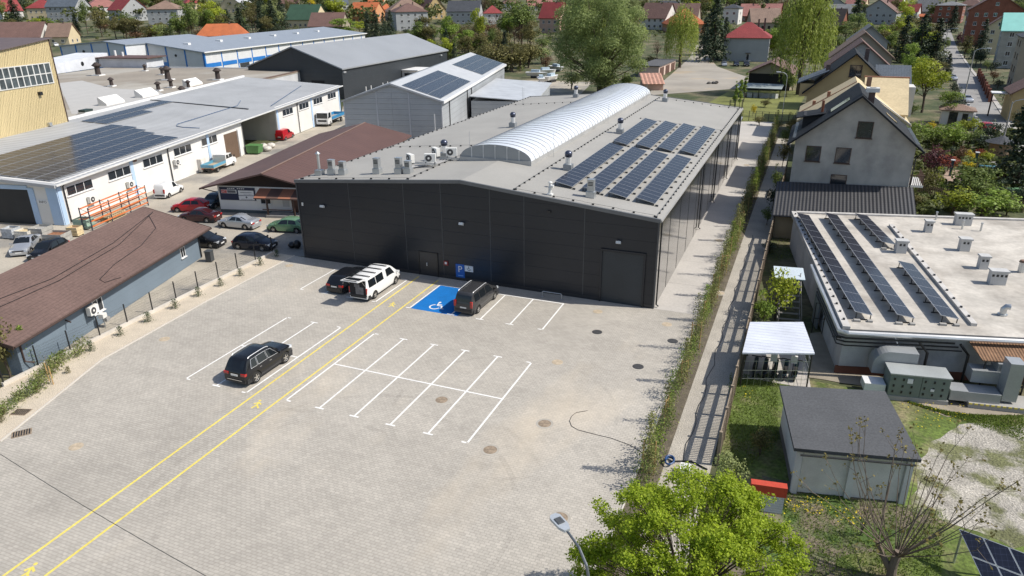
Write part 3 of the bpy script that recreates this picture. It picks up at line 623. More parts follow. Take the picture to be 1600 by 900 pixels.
def body_fns(sp):
    L, Wd = sp['L'], sp['W']
    def w(s):
        e = abs(s-L/2)/(L/2); return Wd/2*(1-.13*max(0,(e-.62)/.38)**2-.02*e)
    zt = lambda s: sm(sp['top'], s); zb = lambda s: min(sm(sp['belt'], s), zt(s)-.015)
    wt = lambda s: w(s)-.02-min(sp['tum']*(zt(s)-zb(s)), .30)
    return w, zt, zb, wt
def car(kind, name, label, cat, loc, rz, paint, group=None, open_tail=False, dark_roof=None, rails=True, chrome=False, detail=True, bars=False):
    sp = SPEC[kind]; L = sp['L']; w, zt, zb, wt = body_fns(sp)
    t = thing(name, label, cat, (loc[0],loc[1],loc[2] if len(loc) > 2 else 0), rz, group)
    key = (kind, paint.name)
    off = L/2
    st = sorted(set([0.,.02,.05,.1,.16,.24]+list(np.arange(.3,L-.2,.1))+[L-.16,L-.1,L-.05,L-.02,L]))
    mb = MB(); vs = []
    for s in st:
        a = 0
        for wc in sp['wh']:
            q = (sp['wr']+.07)**2-(s-wc)**2
            if q > 0: a = max(a, sp['wr']+sqrt(q)-.01)
        W_, Zt, Zb, Wt = w(s), zt(s), zb(s), wt(s); lo = min(max(sp['low'], a), Zb-.08); lo2 = min(max(sp['low']+.14, a+.005), Zb-.06); mid = min(max((lo2+Zb)/2, lo2+.01), Zb-.03)
        cr = .03
        half = [(W_-.05,lo),(W_,lo2),(W_+.012,mid),(W_-.012,Zb),(Wt,max(Zb+.004,Zt-.05)),(Wt-.09,Zt),(Wt*.45,Zt+cr)]
        vs += [(s-off,-y,z) for y, z in half]+[(s-off,y,z) for y, z in reversed(half)]
    n = 14; m = len(st)
    fs = [(i*n+k,(i+1)*n+k,(i+1)*n+k+1,i*n+k+1) for i in range(m-1) for k in range(n-1)]
    fs += [tuple(range(n)), tuple(range(m*n-1,(m-1)*n-1,-1))]
    mb.add(vs, fs); mb.build('body', paint, t, False, 38)
    MB().box(.12-off,-w(L/2)+.06,sp['low']-.06,L-.12-off,w(L/2)-.06,sp['low']+.28).build('underbody', TRIM, t)
    wheels(t, [x-off for x in sp['wh']], sp['wr'], sp['W']/2-.005)
    def top(s, v, o=.008): return (s-off, v*(wt(s)-.05), zt(s)+.03*(1-min(1,abs(v)*1.2)**2)+o)
    def patch(nm, s0, s1, v0, v1, mat, o=.01, ns=6, nv=6, taper=1.):
        mb = MB(); S_ = np.linspace(s0,s1,ns); V = np.linspace(v0,v1,nv)
        mb.add([top(s,v,o) for s in S_ for v in V], [(i*nv+j,(i+1)*nv+j,(i+1)*nv+j+1,i*nv+j+1) for i in range(ns-1) for j in range(nv-1)])
        return mb.build(nm, mat, t, False, 60)
    patch('windshield', sp['ws'][0]+.02, sp['ws'][1], -.95, .95, GLASS, .012)
    if sp['rw'] and not open_tail:
        mb = MB(); s0, s1 = sp['rw']; S_ = np.linspace(s0,s1,5)
        mb.add([(s-off-.012,v*(min(wt(s),wt(s1))-.06),zt(s)+.01) for s in S_ for v in (-1,-.5,0,.5,1)], [(i*5+j,(i+1)*5+j,(i+1)*5+j+1,i*5+j+1) for i in range(4) for j in range(4)])
        mb.build('rear_window', GLASS, t, False, 60)
    for s_ in (1,-1):
        for (b0,b1,t0,t1) in sp['wins']:
            mb = MB(); vs = []
            for k in range(5):
                q = .10+.80*k/4; s0, s1 = b0+(t0-b0)*k/4, b1+(t1-b1)*k/4
                for s in np.linspace(s0,s1,5):
                    y = (w(s)-.012)*(1-q)+wt(s)*q+.014; z = zb(s)*(1-q)+(zt(s)-.05)*q+.004; vs.append((s-off,s_*y,z))
            fs = [(i*5+j,(i+1)*5+j,(i+1)*5+j+1,i*5+j+1) for i in range(4) for j in range(4)]
            mb.add(vs, fs if s_ < 0 else [tuple(reversed(f)) for f in fs]); o = mb.build('side_window', GLASS, t, False, 60)
            if chrome:
                mb = MB(); e = [vs[0],vs[4],vs[24],vs[20],vs[0]]; mb.tube([(p[0],p[1]+s_*.006,p[2]) for p in e],.016,4); mb.build('window_trim', RAILM, o)
        if detail:
            s = sp['ws'][1]-.12; mb = MB(); mb.cbox((s-off,s_*(w(s)+.09),zb(s)+.1),(.12,.2,.15)); mb.build('mirror', paint if kind != 'mpv' else TRIM, t)
            for (b0,b1,t0,t1) in sp['wins'][-2:]:
                MB().box(b0+.06-off,s_*(w(b0)+.006)-.012,zb(b0)-.17,b0+.26-off,s_*(w(b0)+.006)+.022,zb(b0)-.13).build('door_handle', CHR if chrome else paint, t)
        yl = w(.03)-.16; zl = min(zb(.12)-.1, .95)
        if not open_tail or s_ > 0 or True:
            mb = MB()
            if kind in ('van','mpv','smallvan'): mb.box(-.018-off,s_*(w(.05)-.09)-.085,.72,.12-off,s_*(w(.05)-.09)+.1,1.22)
            else: mb.box(-.016-off,s_*yl-.2,zl-.1,.2-off,s_*(w(.1)-.16)+.165,zl+.06)
            mb.build('tail_light', REDL, t)
        sf = L-.26; mb = MB(); mb.cbox((sf-off,s_*(w(sf)-.22),zt(sf)-.17),(.4,.42,.17),s_*R(-12)); mb.build('headlight', HEADL, t)
        if sp['rails'] and rails:
            a, b = sp['rails']; P = [(s-off,s_*(wt(s)-.07),zt(s)+.06) for s in np.linspace(a,b,8)]
            P = [(P[0][0]-.1,P[0][1],P[0][2]-.06)]+P+[(P[-1][0]+.1,P[-1][1],P[-1][2]-.06)]; MB().tube(P,.025,6).build('roof_rail', RAILM, t)
    MB().box(-.022-off,-.27,.62 if kind != 'suv' else .78,-.006-off+.03,.27,.73 if kind != 'suv' else .9).build('licence_plate', PLAT, t)
    MB().box(L-.02-off,-.27,.36,L+.02-off,.27,.47).build('licence_plate', PLAT, t)
    if detail:
        MB().box(L-.05-off,-.5,.5,L+.012-off,.5,.62).build('grille', TRIM, t)
        mb = MB(); mb.box(-.035-off,-w(.1)+.14,.36,.12-off,w(.1)-.14,.54); mb.build('bumper', TRIM if kind in ('mpv','van','smallvan','suv') else paint, t)
        if kind == 'suv': MB().box(-.05-off,-.6,.5,-.036-off+.02,.6,.54).build('bumper_trim', CHR, t)
    if dark_roof: patch('roof_panel', sp['top'][4][0], sp['ws'][0]-.25, -.86, .86, dark_roof, .012, 8, 7)
    return t, (w, zt, zb, wt, off)
def paint(name, col, metal=.15): return pm('paint '+name, col, .26, metal=metal, var=.03, fvar=.02, spec=.35, coat=.45)
PBLK = paint('black', (.011,.012,.015)); PWHT = paint('white', (.76,.76,.75), 0); PGRY = paint('graphite', (.055,.055,.057), .3); PSIL = paint('silver', (.44,.46,.49), .5); PGRN = paint('pale green', (.17,.31,.18), .3)
PRED = paint('red', (.40,.012,.02), .05); PNAV = paint('navy black', (.012,.016,.03)); PDRD = paint('dark maroon', (.05,.012,.015)); PBLUE = paint('petrol', (.02,.035,.05))
car('suv','parked_car','black estate-style off-roader with silver roof rails parked in the painted bay by the yellow path','car',(-4.12,-7.5),R(90),PBLK,chrome=True)
vt, (w_,zt_,zb_,wt_,of_) = car('van','parked_van','white passenger van with roof bars and its tailgate raised, facing the hall','van',(-4.5,7.45),R(91),PWHT,open_tail=True)
mb = MB()
for s in (.7,1.6,2.5,3.3): mb.box(s-of_-.035,-.82,2.02,s-of_+.035,.82,2.075)
mb.build('roof_bar', TRIM, vt)
MB().box(-.03-of_,-.76,.62,.012-of_,.76,1.86).build('cargo_shade_panel', pm('dark cargo shade', (.02,.02,.022), .9), vt)  # dark panel painted in for the shade inside the open van
mb = MB(); mb.box(-.045-of_,-.55,.66,-.032-of_,.2,1.3); mb.box(-.05-of_,-.2,1.3,-.034-of_,.3,1.55); mb.build('luggage', pm('grey luggage', (.16,.16,.17), .8, var=.3, sc=3), vt)
tg = MB(); tg.cbox((-of_-.52,0,2.10),(1.2,1.62,.06),0,0,R(7)); tg = tg.build('tailgate', PWHT, vt)
MB().cbox((-of_-.40,0,2.155),(.55,1.3,.02),0,0,R(7)).build('tailgate_window', GLASS, tg)
MB().cbox((-of_-.98,0,2.21),(.12,1.2,.03),0,0,R(7)).build('spoiler', TRIM, tg)
mb = MB()
for y in (-.72,.72): mb.tube([(-of_+.02,y,1.4),(-of_-.45,y,2.02)],.02,5)
mb.build('gas_strut', CHR, tg)
MB().box(-.05-of_-.02,-.8,.5,-.02-of_,.8,.62).build('sill', TRIM, vt)
car('mpv','parked_car','dark grey minivan with silver roof rails parked beside the blue disabled bay','car',(4.86,7.75),R(88),PGRY,dark_roof=pm('ribbed black roof', (.02,.02,.02), .35, stripe=(((0,1,0),.12,0,.3,.004),)))
car('wagon','parked_car','black estate car squeezed in left of the white van','car',(-7.25,7.75),R(90),PBLK,rails=False)
grp = 'cars parked in the yard at left'
def midw(u1, v1, u2, v2, side, hw=.85):               # centre of a car from its two wheels on the visible side
    a, b = G(u1,v1), G(u2,v2); d = (b-a)[:2]; d /= np.linalg.norm(d); n = np.array([-d[1],d[0]])*side*hw
    m = (a+b)[:2]/2+n; return (m[0],m[1]), atan2(d[1],d[0])
def ycar(kind, lb, px, side, p, cat='car', flip=False, name='parked_car'):
    c, a = midw(*px, side); return car(kind, name, lb, cat, c, a, p, grp)
ycar('sedan','silver saloon car parked side-on in front of the striped awning',(388,360,347,356),-1,PSIL)
ycar('hatch','pale green hatchback parked against the left wall of the dark hall',(464,365,426,363),-1,PGRN)
ycar('hatch','black hatchback half in the shadow of the hall behind the mesh fence',(372,390,412,393),1,PNAV)
car('hatch','parked_car','black hatchback with a white plate at the far corner of the brown-shingled building','car',(-27.2,11.3),R(12),PBLK,grp)
car('sedan','parked_car','dark maroon saloon with its tail lights showing past the corner of the brown-shingled roof','car',(-34.1,17.9),R(193),PDRD,grp)
car('hatch','parked_car','bright red car behind the dark maroon saloon','car',(-38.1,20.6),R(200),PRED,grp)
car('hatch','parked_car','dark petrol-blue car tucked against the wall with the sign board','car',(-37.1,23.4),R(-80),PBLUE,grp)
ycar('sedan','silver saloon at the left edge beside the white bales',(45,376,9,408),1,PSIL)
ycar('hatch','black hatchback between the silver saloon and the metal crates',(80,391,50,406),1,PBLK)
car('smallvan','parked_van','small white delivery van parked by the orange shelving','van',(-46.3,25.2),R(106),PWHT,grp)
car('smallvan','parked_van','red van with a dark windscreen beside the timber pallets','van',(-57.2,61.5),R(103),PRED,grp)
for (u,v,kd,p,lb,a) in ((1131,106,'sedan',PSIL,'silver car, left of the two in the courtyard below the red-roofed white house',-78),(1150,106,'hatch',PNAV,'dark car, middle one below the steps of the red-roofed white house',-78),(1166,106,'wagon',PBLK,'black car, half hidden by the dark barn in the courtyard',-80)):
    q = GT(u,v-3); car(kd,'parked_car',lb,'car',tuple(q),R(a),p,'cars in the courtyard',detail=False)
for (u,v,kd,p,lb,a) in ((1509,162,'sedan',PSIL,'white-silver car parked beside the lamp pole on the street',-80),(1487,128,'sedan',PSIL,'silver car under the trees on the left side of the street',-80),(1541,208,'hatch',PRED,'bright red car on the street behind the garden conifer',-78),(1471,90,'hatch',PWHT,'white car far up the street by the distant lamp',-78)):
    q = GT(u,v-3); car(kd,'parked_car',lb,'car',tuple(q),R(a),p,'cars on the street',detail=False)
for (u,v,p,lb,a) in ((548,143,PWHT,'white car parked in front of the far dark hall',-95),(531,139,PSIL,'pale car half hidden behind the white workshop corner',-95),(660,103,PNAV,'dark car beside the white loading dock',-80),(88,72,PWHT,'white car parked by the small brown house at upper left',-30)):
    q = GT(u,v); car('hatch','parked_car',lb,'car',tuple(q),R(a),p,None,detail=False)
def flatbed(name, label, loc, rz, cabp, bedp, L, cabl, boxh, flatfloor):
    t = thing(name, label, 'truck', (loc[0],loc[1],0), rz, grp); Wd = 2.0 if L < 7 else 2.4; h = Wd/2; zc = 2.05 if L < 7 else 2.7; zf = .85 if L < 7 else 1.1
    mb = MB(); x1 = L/2; x0 = x1-cabl; zb = zf+.45
    if L < 7: P = [(x0,.4),(x0,zc-.05),(x0+.15,zc),(x1-1.5,zc),(x1-1.2,zc-.1),(x1-.75,zb+.0),(x1-.1,zb-.2),(x1,zb-.5),(x1,.4)]
    else: P = [(x0,.5),(x0,zc),(x1-.5,zc),(x1-.25,zc-.1),(x1-.04,zb),(x1,zb-.2),(x1,.5)]
    n = len(P); mb.add([(x,-h+.03,z) for x,z in P]+[(x,h-.03,z) for x,z in P], [tuple(range(n)),tuple(range(2*n-1,n-1,-1))]+[(i,n+i,n+(i+1)%n,(i+1)%n) for i in range(n)])
    mb.build('cab', cabp, t, False, 30)
    a, b = (P[4],P[5]) if L < 7 else (P[3],P[4]); mb = MB()
    mb.add([(a[0]+.02,-h+.14,a[1]-.06),(a[0]+.02,h-.14,a[1]-.06),(b[0]+.02,h-.12,b[1]+.04),(b[0]+.02,-h+.12,b[1]+.04)],[(0,3,2,1)]); mb.build('windshield', GLASS, t)
    for s in (1,-1):
        for (wa,wb) in (((x0+.2,x0+.85),(x0+1.0,x1-1.05)) if L < 7 else ((x0+.4,x1-.45),)):
            mb = MB(); y = s*(h-.022); mb.add([(wa,y,zb+.06),(wb+.15,y,zb+.06),(wb-.1,y,zc-.14),(wa,y,zc-.14)],[(0,1,2,3) if s < 0 else (3,2,1,0)]); mb.build('side_window', GLASS, t)
        MB().box(x1-.7 if L<7 else x1-.3,s*(h+.1)-.08,zb+.05,x1-.6 if L<7 else x1-.2,s*(h+.1)+.08,zb+.3).build('mirror', TRIM, t)
        MB().box(x1-.08,s*(h-.35)-.2,.62,x1+.015,s*(h-.35)+.2,.8).build('headlight', HEADL, t)
        MB().box(-L/2-.02,s*(h-.25)-.12,.6,-L/2+.05,s*(h-.25)+.12,.72).build('tail_light', REDL, t)
    MB().box(x1-.03,-h+.3,.85 if L<7 else .95,x1+.012,h-.3,1.05 if L<7 else 1.3).build('grille', TRIM, t)
    MB().box(-L/2+.1,-.4,.45,x0+.2,.4,zf-.12).build('chassis', TRIM, t)
    MB().box(-L/2,-h,zf-.12,x0-.12,h,zf).build('bed_floor', flatfloor, t)
    for y0,y1,nm in ((-h,-h+.05,'bed_side'),(h-.05,h,'bed_side')): MB().box(-L/2,y0,zf,x0-.12,y1,zf+boxh).build(nm, bedp, t)
    MB().box(-L/2,-h+.05,zf,-L/2+.05,h-.05,zf+boxh).build('tailboard', bedp, t); MB().box(x0-.17,-h+.05,zf,x0-.12,h-.05,zf+boxh+.55).build('headboard', bedp if L > 7 else STEEL, t)
    wheels(t, (x1-.85 if L<7 else x1-1.2, -L/2+1.1 if L<7 else -L/2+1.9), .34 if L<7 else .46, h)
PBED = paint('bed blue', (.09,.30,.44), 0)
flatbed('flatbed_truck','white crew-cab truck with a light blue open bed seen from behind',(-51.0,39.0),R(104),PWHT,PBED,6.4,2.9,.4,pm('sandy bed floor', (.42,.34,.24), .9))
flatbed('flatbed_truck','white lorry with a bright blue dropside bed facing the camera',(-59.2,78.0),R(-77),PWHT,paint('sky blue',(.05,.26,.50),0),8.6,1.9,.55,pm('dull bed floor', (.30,.29,.27), .9))
# ================================================================ works buildings at left
def PL(u, v, P, n):                                    # sight line meets the plane through P with normal n
    d = ray(u,v); n = np.array(n, float); P = np.array(P, float); return CAM+d*((n@(P-CAM))/(n@d))
RENDW = pm('white render', (.72,.705,.67), .85, var=.07, sc=.35, fvar=.04)
PALEB = pm('pale blue paint', (.42,.56,.74), .8, var=.06)
RIBG = pm('ribbed grey roof sheet', (.385,.395,.405), .7, var=.1, sc=.2, spec=.3, stripe=(((0,1,0),.8,.2,.45,.03),))
FRW = pm('white window frame', (.74,.74,.73), .5, var=.03)
PANE = pm('window pane', (.025,.03,.036), .07, var=.2, sc=1.5, spec=.8, coat=.4)
CONC = pm('grey concrete', (.34,.33,.31), .9, var=.12)
BRN = pm('brown shingle roof', (.145,.092,.077), .85, var=.12, sc=.3, fvar=.16, fsc=5, stripe=(((1,0,0),.28,.12,.25,.01),((0,1,0),.9,.03,.12,.004)))
BRNM = pm('brown ribbed roof sheet', (.125,.068,.055), .6, var=.1, sc=.25, stripe=(((0,1,0),1.0,.05,.2,.03),((1,0,0),.35,0,.12,.01)))
BRNT = pm('dark brown trim', (.055,.032,.025), .7)
def window(parent, face, u, z, w, h, n=1, out=.0, frame=None, pane=None, sill=True, name='window', pos=None):
    """window on a wall; face gives (origin, along, outward) in the parent's frame; (u, z) is its centre"""
    o, a, nrm = [Vector(q) for q in face]; c = o+a*u+Vector((0,0,z))
    M = Matrix([[a.x,-nrm.x,0,c.x],[a.y,-nrm.y,0,c.y],[0,0,1,c.z],[0,0,0,1]])
    mb = MB(); t = .07 if w > .8 else .05
    mb.box(-w/2,-.05-out,-h/2,w/2,-.003-out,-h/2+t); mb.box(-w/2,-.05-out,h/2-t,w/2,-.003-out,h/2)
    for k in range(n+1):
        x = -w/2+t/2+(w-t)*k/n; mb.box(x-t/2,-.049-out,-h/2+t,x+t/2,-.004-out,h/2-t)
    if sill: mb.box(-w/2-.08,-.14-out,-h/2-.07,w/2+.08,-.003-out,-h/2-.003)
    mb.v = [tuple(M @ Vector(p)) for p in mb.v]; f = mb.build(name, frame or FRW, parent)
    mb = MB(); mb.box(-w/2+t,-.02-out,-h/2+t,w/2-t,-.006-out,h/2-t); mb.v = [tuple(M @ Vector(p)) for p in mb.v]; mb.build('pane', pane or PANE, f); return f
# ---- the long white workshop
RZ = R(11.65); a0 = np.array([-46.97,11.14,0.]); LY = np.array([-sin(RZ),cos(RZ),0]); LX = np.array([cos(RZ),sin(RZ),0])
def L2W(x, y, z=0): return a0+LX*x+LY*y+np.array([0,0,z])
def W2L(q): d = np.array(q[:2])-a0[:2]; return float(d@LX[:2]), float(d@LY[:2])
ws = thing('workshop', 'long white workshop with pale blue pilasters, strips of windows and a grey ribbed roof', 'workshop', a0, RZ)
def ez(y): return 4.75+.019*y
def wallseg(y0, y1, nm='wall'):
    mb = MB(); mb.prism([(-.25,y0),(0,y0),(0,y1),(-.25,y1)], 0, [ez(y0)-.02,ez(y0)-.02,ez(y1)-.02,ez(y1)-.02]); return mb.build(nm, RENDW, ws)
wallseg(0.,38.5); wallseg(49.5,76.5)
mb = MB(); mb.prof([(-.26,0),(-.26,4.75),(-21,6.1),(-21,0)], 0., .25); mb.build('wall', RENDW, ws)
mb = MB(); mb.prof([(-.26,0),(-.26,6.0),(-21,7.4),(-21,0)], 76.25, 76.5); mb.build('wall', RENDW, ws)
for y in (38.25,49.5): MB().box(-8,y,0,-.26,y+.25,5.4).build('wall', pm('shade grey recess render', (.50,.48,.44), .9), ws)  # recess walls greyed in the colour to stand for shade
MB().box(-8.25,38.25,0,-8.0,49.75,5.9).build('wall', pm('shade grey recess render', (.5,.48,.44)), ws)
mb = MB(); mb.slab((.55,-.6,ez(0)-.1),(.55,77,ez(77)-.1),(-21,77,ez(77)+1.4),(-21,-.6,ez(0)+1.4),.12); wr = mb.build('roof', RIBG, ws)
mb = MB(); mb.slab((.75,-.6,ez(0)-.08),(.75,77,ez(77)-.08),(.56,77,ez(77)-.06),(.56,-.6,ez(0)-.06),.16); mb.build('gutter', pm('white gutter', (.62,.62,.60), .5), wr)
mb = MB()
for s in (0,1): mb.slab((.55,-.75,ez(0)-.06),(.55,-.62,ez(0)-.06),(-21,-.62,ez(0)+1.44),(-21,-.75,ez(0)+1.44),.3)
MB().slab((-21.02,-.6,ez(0)+1.72),(-21.02,77,ez(77)+1.72),(-21.4,77,ez(77)+1.72),(-21.4,-.6,ez(0)+1.72),.5).build('parapet', FRW, wr)
MB().slab((.58,-.75,ez(0)-.05),(.58,-.62,ez(0)-.05),(-21,-.62,ez(0)+1.45),(-21,-.75,ez(0)+1.45),.34).build('verge', pm('grey verge', (.42,.43,.44), .6), wr)
MB().slab((-3.,45.9,ez(46)+.30),(-3.,46.2,ez(46)+.30),(-20.9,46.2,ez(46)+1.5),(-20.9,45.9,ez(46)+1.5),.2).build('roof_joint', DARK, wr)
def on_roof(u, v):                                     # a point on the workshop roof, in its own frame
    z = 6.0
    for _ in range(12): q = G(u,v,z); x, y = W2L(q); z = ez(y)-.1+(.55-x)/21.55*1.5+.08
    return (x, y, z)
MB().tube([on_roof(*a) for a in ((376,157),(371,165),(345,173),(300,187),(277,194),(276,197),(287,199),(312,200))],.05,6).build('cable_duct', pm('blue cable duct', (.06,.11,.20), .5), wr)
MB().tube([(-6,72,ez(72)+.45),(-1.,50,ez(50)+.15)],.05,6).build('cable_duct', pm('blue cable duct', (.08,.16,.30)), wr)
for y in (.3,12.2,28.8,49.9,63.2,76.1): MB().box(.002,y-.28,0,.08,y+.28,ez(y)-.12).build('pilaster', PALEB, ws)
MB().box(-1.3,-.08,0,-.26,-.002,4.6).build('pilaster', PALEB, ws); MB().box(-.25,-.08,0,-.002,-.002,4.6).build('pilaster', PALEB, ws)
for y in (.85,19.4,38.2,57.3,76.3): MB().tube([(.5,y,ez(y)-.2),(.14,y,ez(y)-.6),(.14,y,.1)],.07,6).build('downpipe', DARK, ws)
side = ((0,0,0),(0,1,0),(1,0,0))
for y in (2.7,9.3,15.7,22.1,28.6): window(ws, side, y+.6, 3.42+.017*y, 4.0, 1.12, 3)
for y in (53.7,60.1,66.1,72.6): window(ws, side, y, 3.42+.017*y, 3.9, 1.12, 3)
f = MB().box(.003,33.0,.02,.03,36.6,4.0).build('roller_door', pm('brown door', (.14,.09,.06), .7, stripe=(((0,0,1),.2,.1,.3,.01),)), ws)
MB().box(.003,36.65,.0,.2,37.0,4.2).build('frame', FRW, f)
MB().box(.004,12.6,4.35,.35,12.95,4.8).build('vent_box', pm('rusty box', (.16,.08,.05), .8), ws)
f = MB().box(-19,-.05,.02,-3.6,-.003,3.9).build('gateway', pm('dark doorway', (.03,.032,.034), .8), ws)
mb = MB(); mb.box(-3.6,-.10,0,-2.9,-.003,4.1); mb.box(-19,-.10,3.9,-3.6,-.003,4.35); mb.build('frame', PALEB, f)
mb = MB(); mb.box(-2.75,-.06,2.35,-1.35,-.003,2.8); mb.build('name_plate', FRW, ws)
text('INFO', .42, DARK, ws, Matrix.Translation((-2.05,-.066,2.57)) @ UPRIGHT)
for (y,z,lb) in ((4.3,1.35,'white air conditioner low on the workshop wall under its first window'),(11.,1.45,'white air conditioner on the workshop wall above the orange shelving'),(20.6,2.1,'white air conditioner on the workshop wall near the white delivery van')):
    q = L2W(.35,y,z); ac_unit(q, RZ+R(90), lb, 'air conditioners on the white workshop', 1.15)
t = thing('meter_cabinet','rust-stained white meter cabinet standing against the workshop wall','cabinet',L2W(.35,26.0),RZ)
MB().box(-.3,-.6,.1,.3,.6,1.9).build('case', pm('stained white case', (.66,.62,.56), .7, var=.15, sc=1.5, col2=(.30,.16,.08), c2sc=1.2, c2=(.62,.75)), t); MB().box(.302,-.5,1.2,.33,-.05,1.6).build('door', FRW, t)
PM2 = panel_mesh(2.0,1.04)
sl = atan2(1.5,21.55)
for r,(x,y0,n,lb) in enumerate(((-1.9,.4,22,'bottom row of solar panels along the eave of the white workshop'),(-4.05,.4,22,'second row of solar panels up from the eave of the white workshop'),(-6.2,.4,23,'third row of solar panels up from the eave of the white workshop'),
      (-8.35,.4,24,'fourth row of solar panels up from the eave of the white workshop'),(-10.5,.4,25,'fifth row of solar panels up from the eave of the white workshop'),(-12.65,.4,25,'top row of solar panels in the block nearest the yellow hall'),
      (-15.5,27.,10,'short row of solar panels on the white workshop left of the blue cable duct'),(-17.7,27,18,'highest row of solar panels under the white parapet of the workshop'))):
    t = thing('solar_array', lb, 'solar panels', L2W(x,y0,ez(y0)-.04-(x-.55)/21.55*1.5), RZ, 'solar rows on the white workshop')
    for k in range(n): panel_part(PM2, t, (0,k*1.06+.53,.06+.019*k*1.06), (atan2(.019,1),sl,0))
    MB().slab((.3,0,.05),(.3,n*1.06,.05+.019*n*1.06),(.24,n*1.06,.05+.019*n*1.06),(.24,0,.05),.1).build('rail', DARK, t)
# ---- flat-roofed hall beyond it
fh = thing('flat_roof_hall', 'wide low hall with a dusty beige flat roof and white edges behind the workshop', 'hall', L2W(-50,45), RZ)
FLAT = pm('dusty beige roofing felt', (.285,.25,.205), .9, var=.14, sc=.12, fvar=.07, fsc=3, col2=(.37,.345,.30), c2sc=.05, c2=(.5,.62), stripe=(((0,1,0),5.2,.012,.2,0),))
MB().box(-29,-65,0,28.5,64,5.9).build('wall', pm('pale hall wall', (.52,.53,.55), .85), fh)
fr = MB().box(-29.1,-65.1,5.903,28.55,64.1,6.15).build('roof', FLAT, fh)
MB().box(28.1,-65.1,6.153,28.55,64.1,6.42).build('edge_strip', pm('rusty brown edge', (.16,.11,.09), .8), fr)
MB().box(-29.1,63.7,6.153,28.05,64.1,6.40).build('edge_strip', FRW, fr)
mb = MB(); q = [G(*a,6.15) for a in ((92,130),(128,126),(175,138),(245,142),(262,150),(160,178),(112,178))]
mb.prism([(float(p[0]),float(p[1])) for p in reversed(q)],6.153,6.165); mb.build('repair_patch', pm('pale felt patch', (.43,.42,.40), .9, var=.05), fr, True)
RUSTV = pm('dark rusty cowl', (.045,.032,.028), .7, var=.2)
for (u,v,s,lb) in ((154,114,1.5,'large dark mushroom vent at the back left of the beige flat roof'),(227,107,.8,'small dark vent at the rear edge of the beige flat roof'),(254,113,.9,'dark vent second from the rear edge of the beige flat roof'),(263,121,1.5,'large dark vent in the middle of the beige flat roof'),(341,121,1.3,'large dark vent at the far right of the beige flat roof'),
     (175,131,.9,'dark vent alone at the front left of the beige flat roof'),(248,138,.9,'dark vent nearest the middle skylight box'),(268,133,.9,'small dark vent just behind the right skylight box'),(295,134,.8,'small dark vent beside the right skylight box'),(286,148,1.0,'dark chimney vent at the front edge of the flat roof by the joint')):
    q = G(u,v+4,6.15); t = thing('roof_ventilator', lb, 'roof vent', (q[0],q[1],6.16), RZ, 'vents on the beige flat roof')
    MB().box(-.7*s,-.7*s,-.02,.7*s,.7*s,.22).build('base', FRW, t); MB().cyl((0,0,.2),(0,0,1.4*s),.42*s,.36*s,10).build('pipe', RUSTV, t)
    mb = MB(); mb.cyl((0,0,1.35*s),(0,0,1.55*s),.45*s,.75*s,12); mb.cyl((0,0,1.55*s),(0,0,2.*s),.75*s,.2*s,12); mb.build('cowl', RUSTV, t)
for (u,v,lb) in ((174,162,'white skylight box with a sloping face, nearest the yellow hall'),(229,150,'white skylight box with a sloping face, middle of the three'),(301,133,'white skylight box with a sloping face, farthest of the three')):
    q = G(u,v,6.2); t = thing('roof_skylight', lb, 'skylight', (q[0],q[1],6.16), RZ, 'skylight boxes on the beige flat roof')
    mb = MB(); mb.prof([(.9,0),(.9,.35),(-.5,1.35),(-.7,1.35),(-.7,0)],-2.3,2.3); mb.build('box', RENDW, t)
    MB().slab((.86,-2.2,.41),(.86,2.2,.41),(-.44,2.2,1.34),(-.44,-2.2,1.34),.02).build('glazing', pm('milky glazing', (.72,.73,.74), .3), t)
q = G(135,178,6.2); t = thing('roof_hatch','low dark green roof hatch near the corner of the yellow hall','hatch',(q[0],q[1],6.16),RZ); MB().box(-.7,-1.,0,.7,1.,.4).build('kerb', FRW, t); MB().box(-.6,-.9,.4,.6,.9,.75).build('lid', pm('dark green lid', (.03,.05,.045), .6), t)
# cabin and white parapet wall at the back of the flat roof
t = thing('rooftop_cabin','low pale cabin with a flat brown roof on the back of the beige flat roof','cabin',G(205,104,6.15),RZ)
MB().box(-7,-3,-.0,7,4,2.3).build('wall', pm('pale cabin wall', (.56,.57,.60), .85), t); MB().box(-7.6,-3.7,2.303,7.9,4.6,2.55).build('roof', BRNM, t)
MB().cyl((-3,1.5,2.55),(-3,1.5,3.6),.3,n=10).build('flue', FRW, t); MB().cyl((-6,2.5,2.55),(-6,2.5,3.9),.3,n=10).build('flue', FRW, t)
a, b = G(85,116,6.1), G(172,103,6.1); t = thing('parapet_wall','pale grey parapet wall with one round vent along the back of the flat roof','wall',((a+b)/2),atan2(b[1]-a[1],b[0]-a[0]))
L = float(np.linalg.norm(b-a)); MB().prism([(-L/2,0),(L/2,0),(L/2,9),(-L/2,9)],0,[2.2,3.4,3.4,2.2]).build('wall', pm('pale parapet render', (.60,.62,.66), .85), t)
MB().cyl((0,-.06,1.5),(0,-.003,1.5),.55,n=14).build('vent', DARK, t)
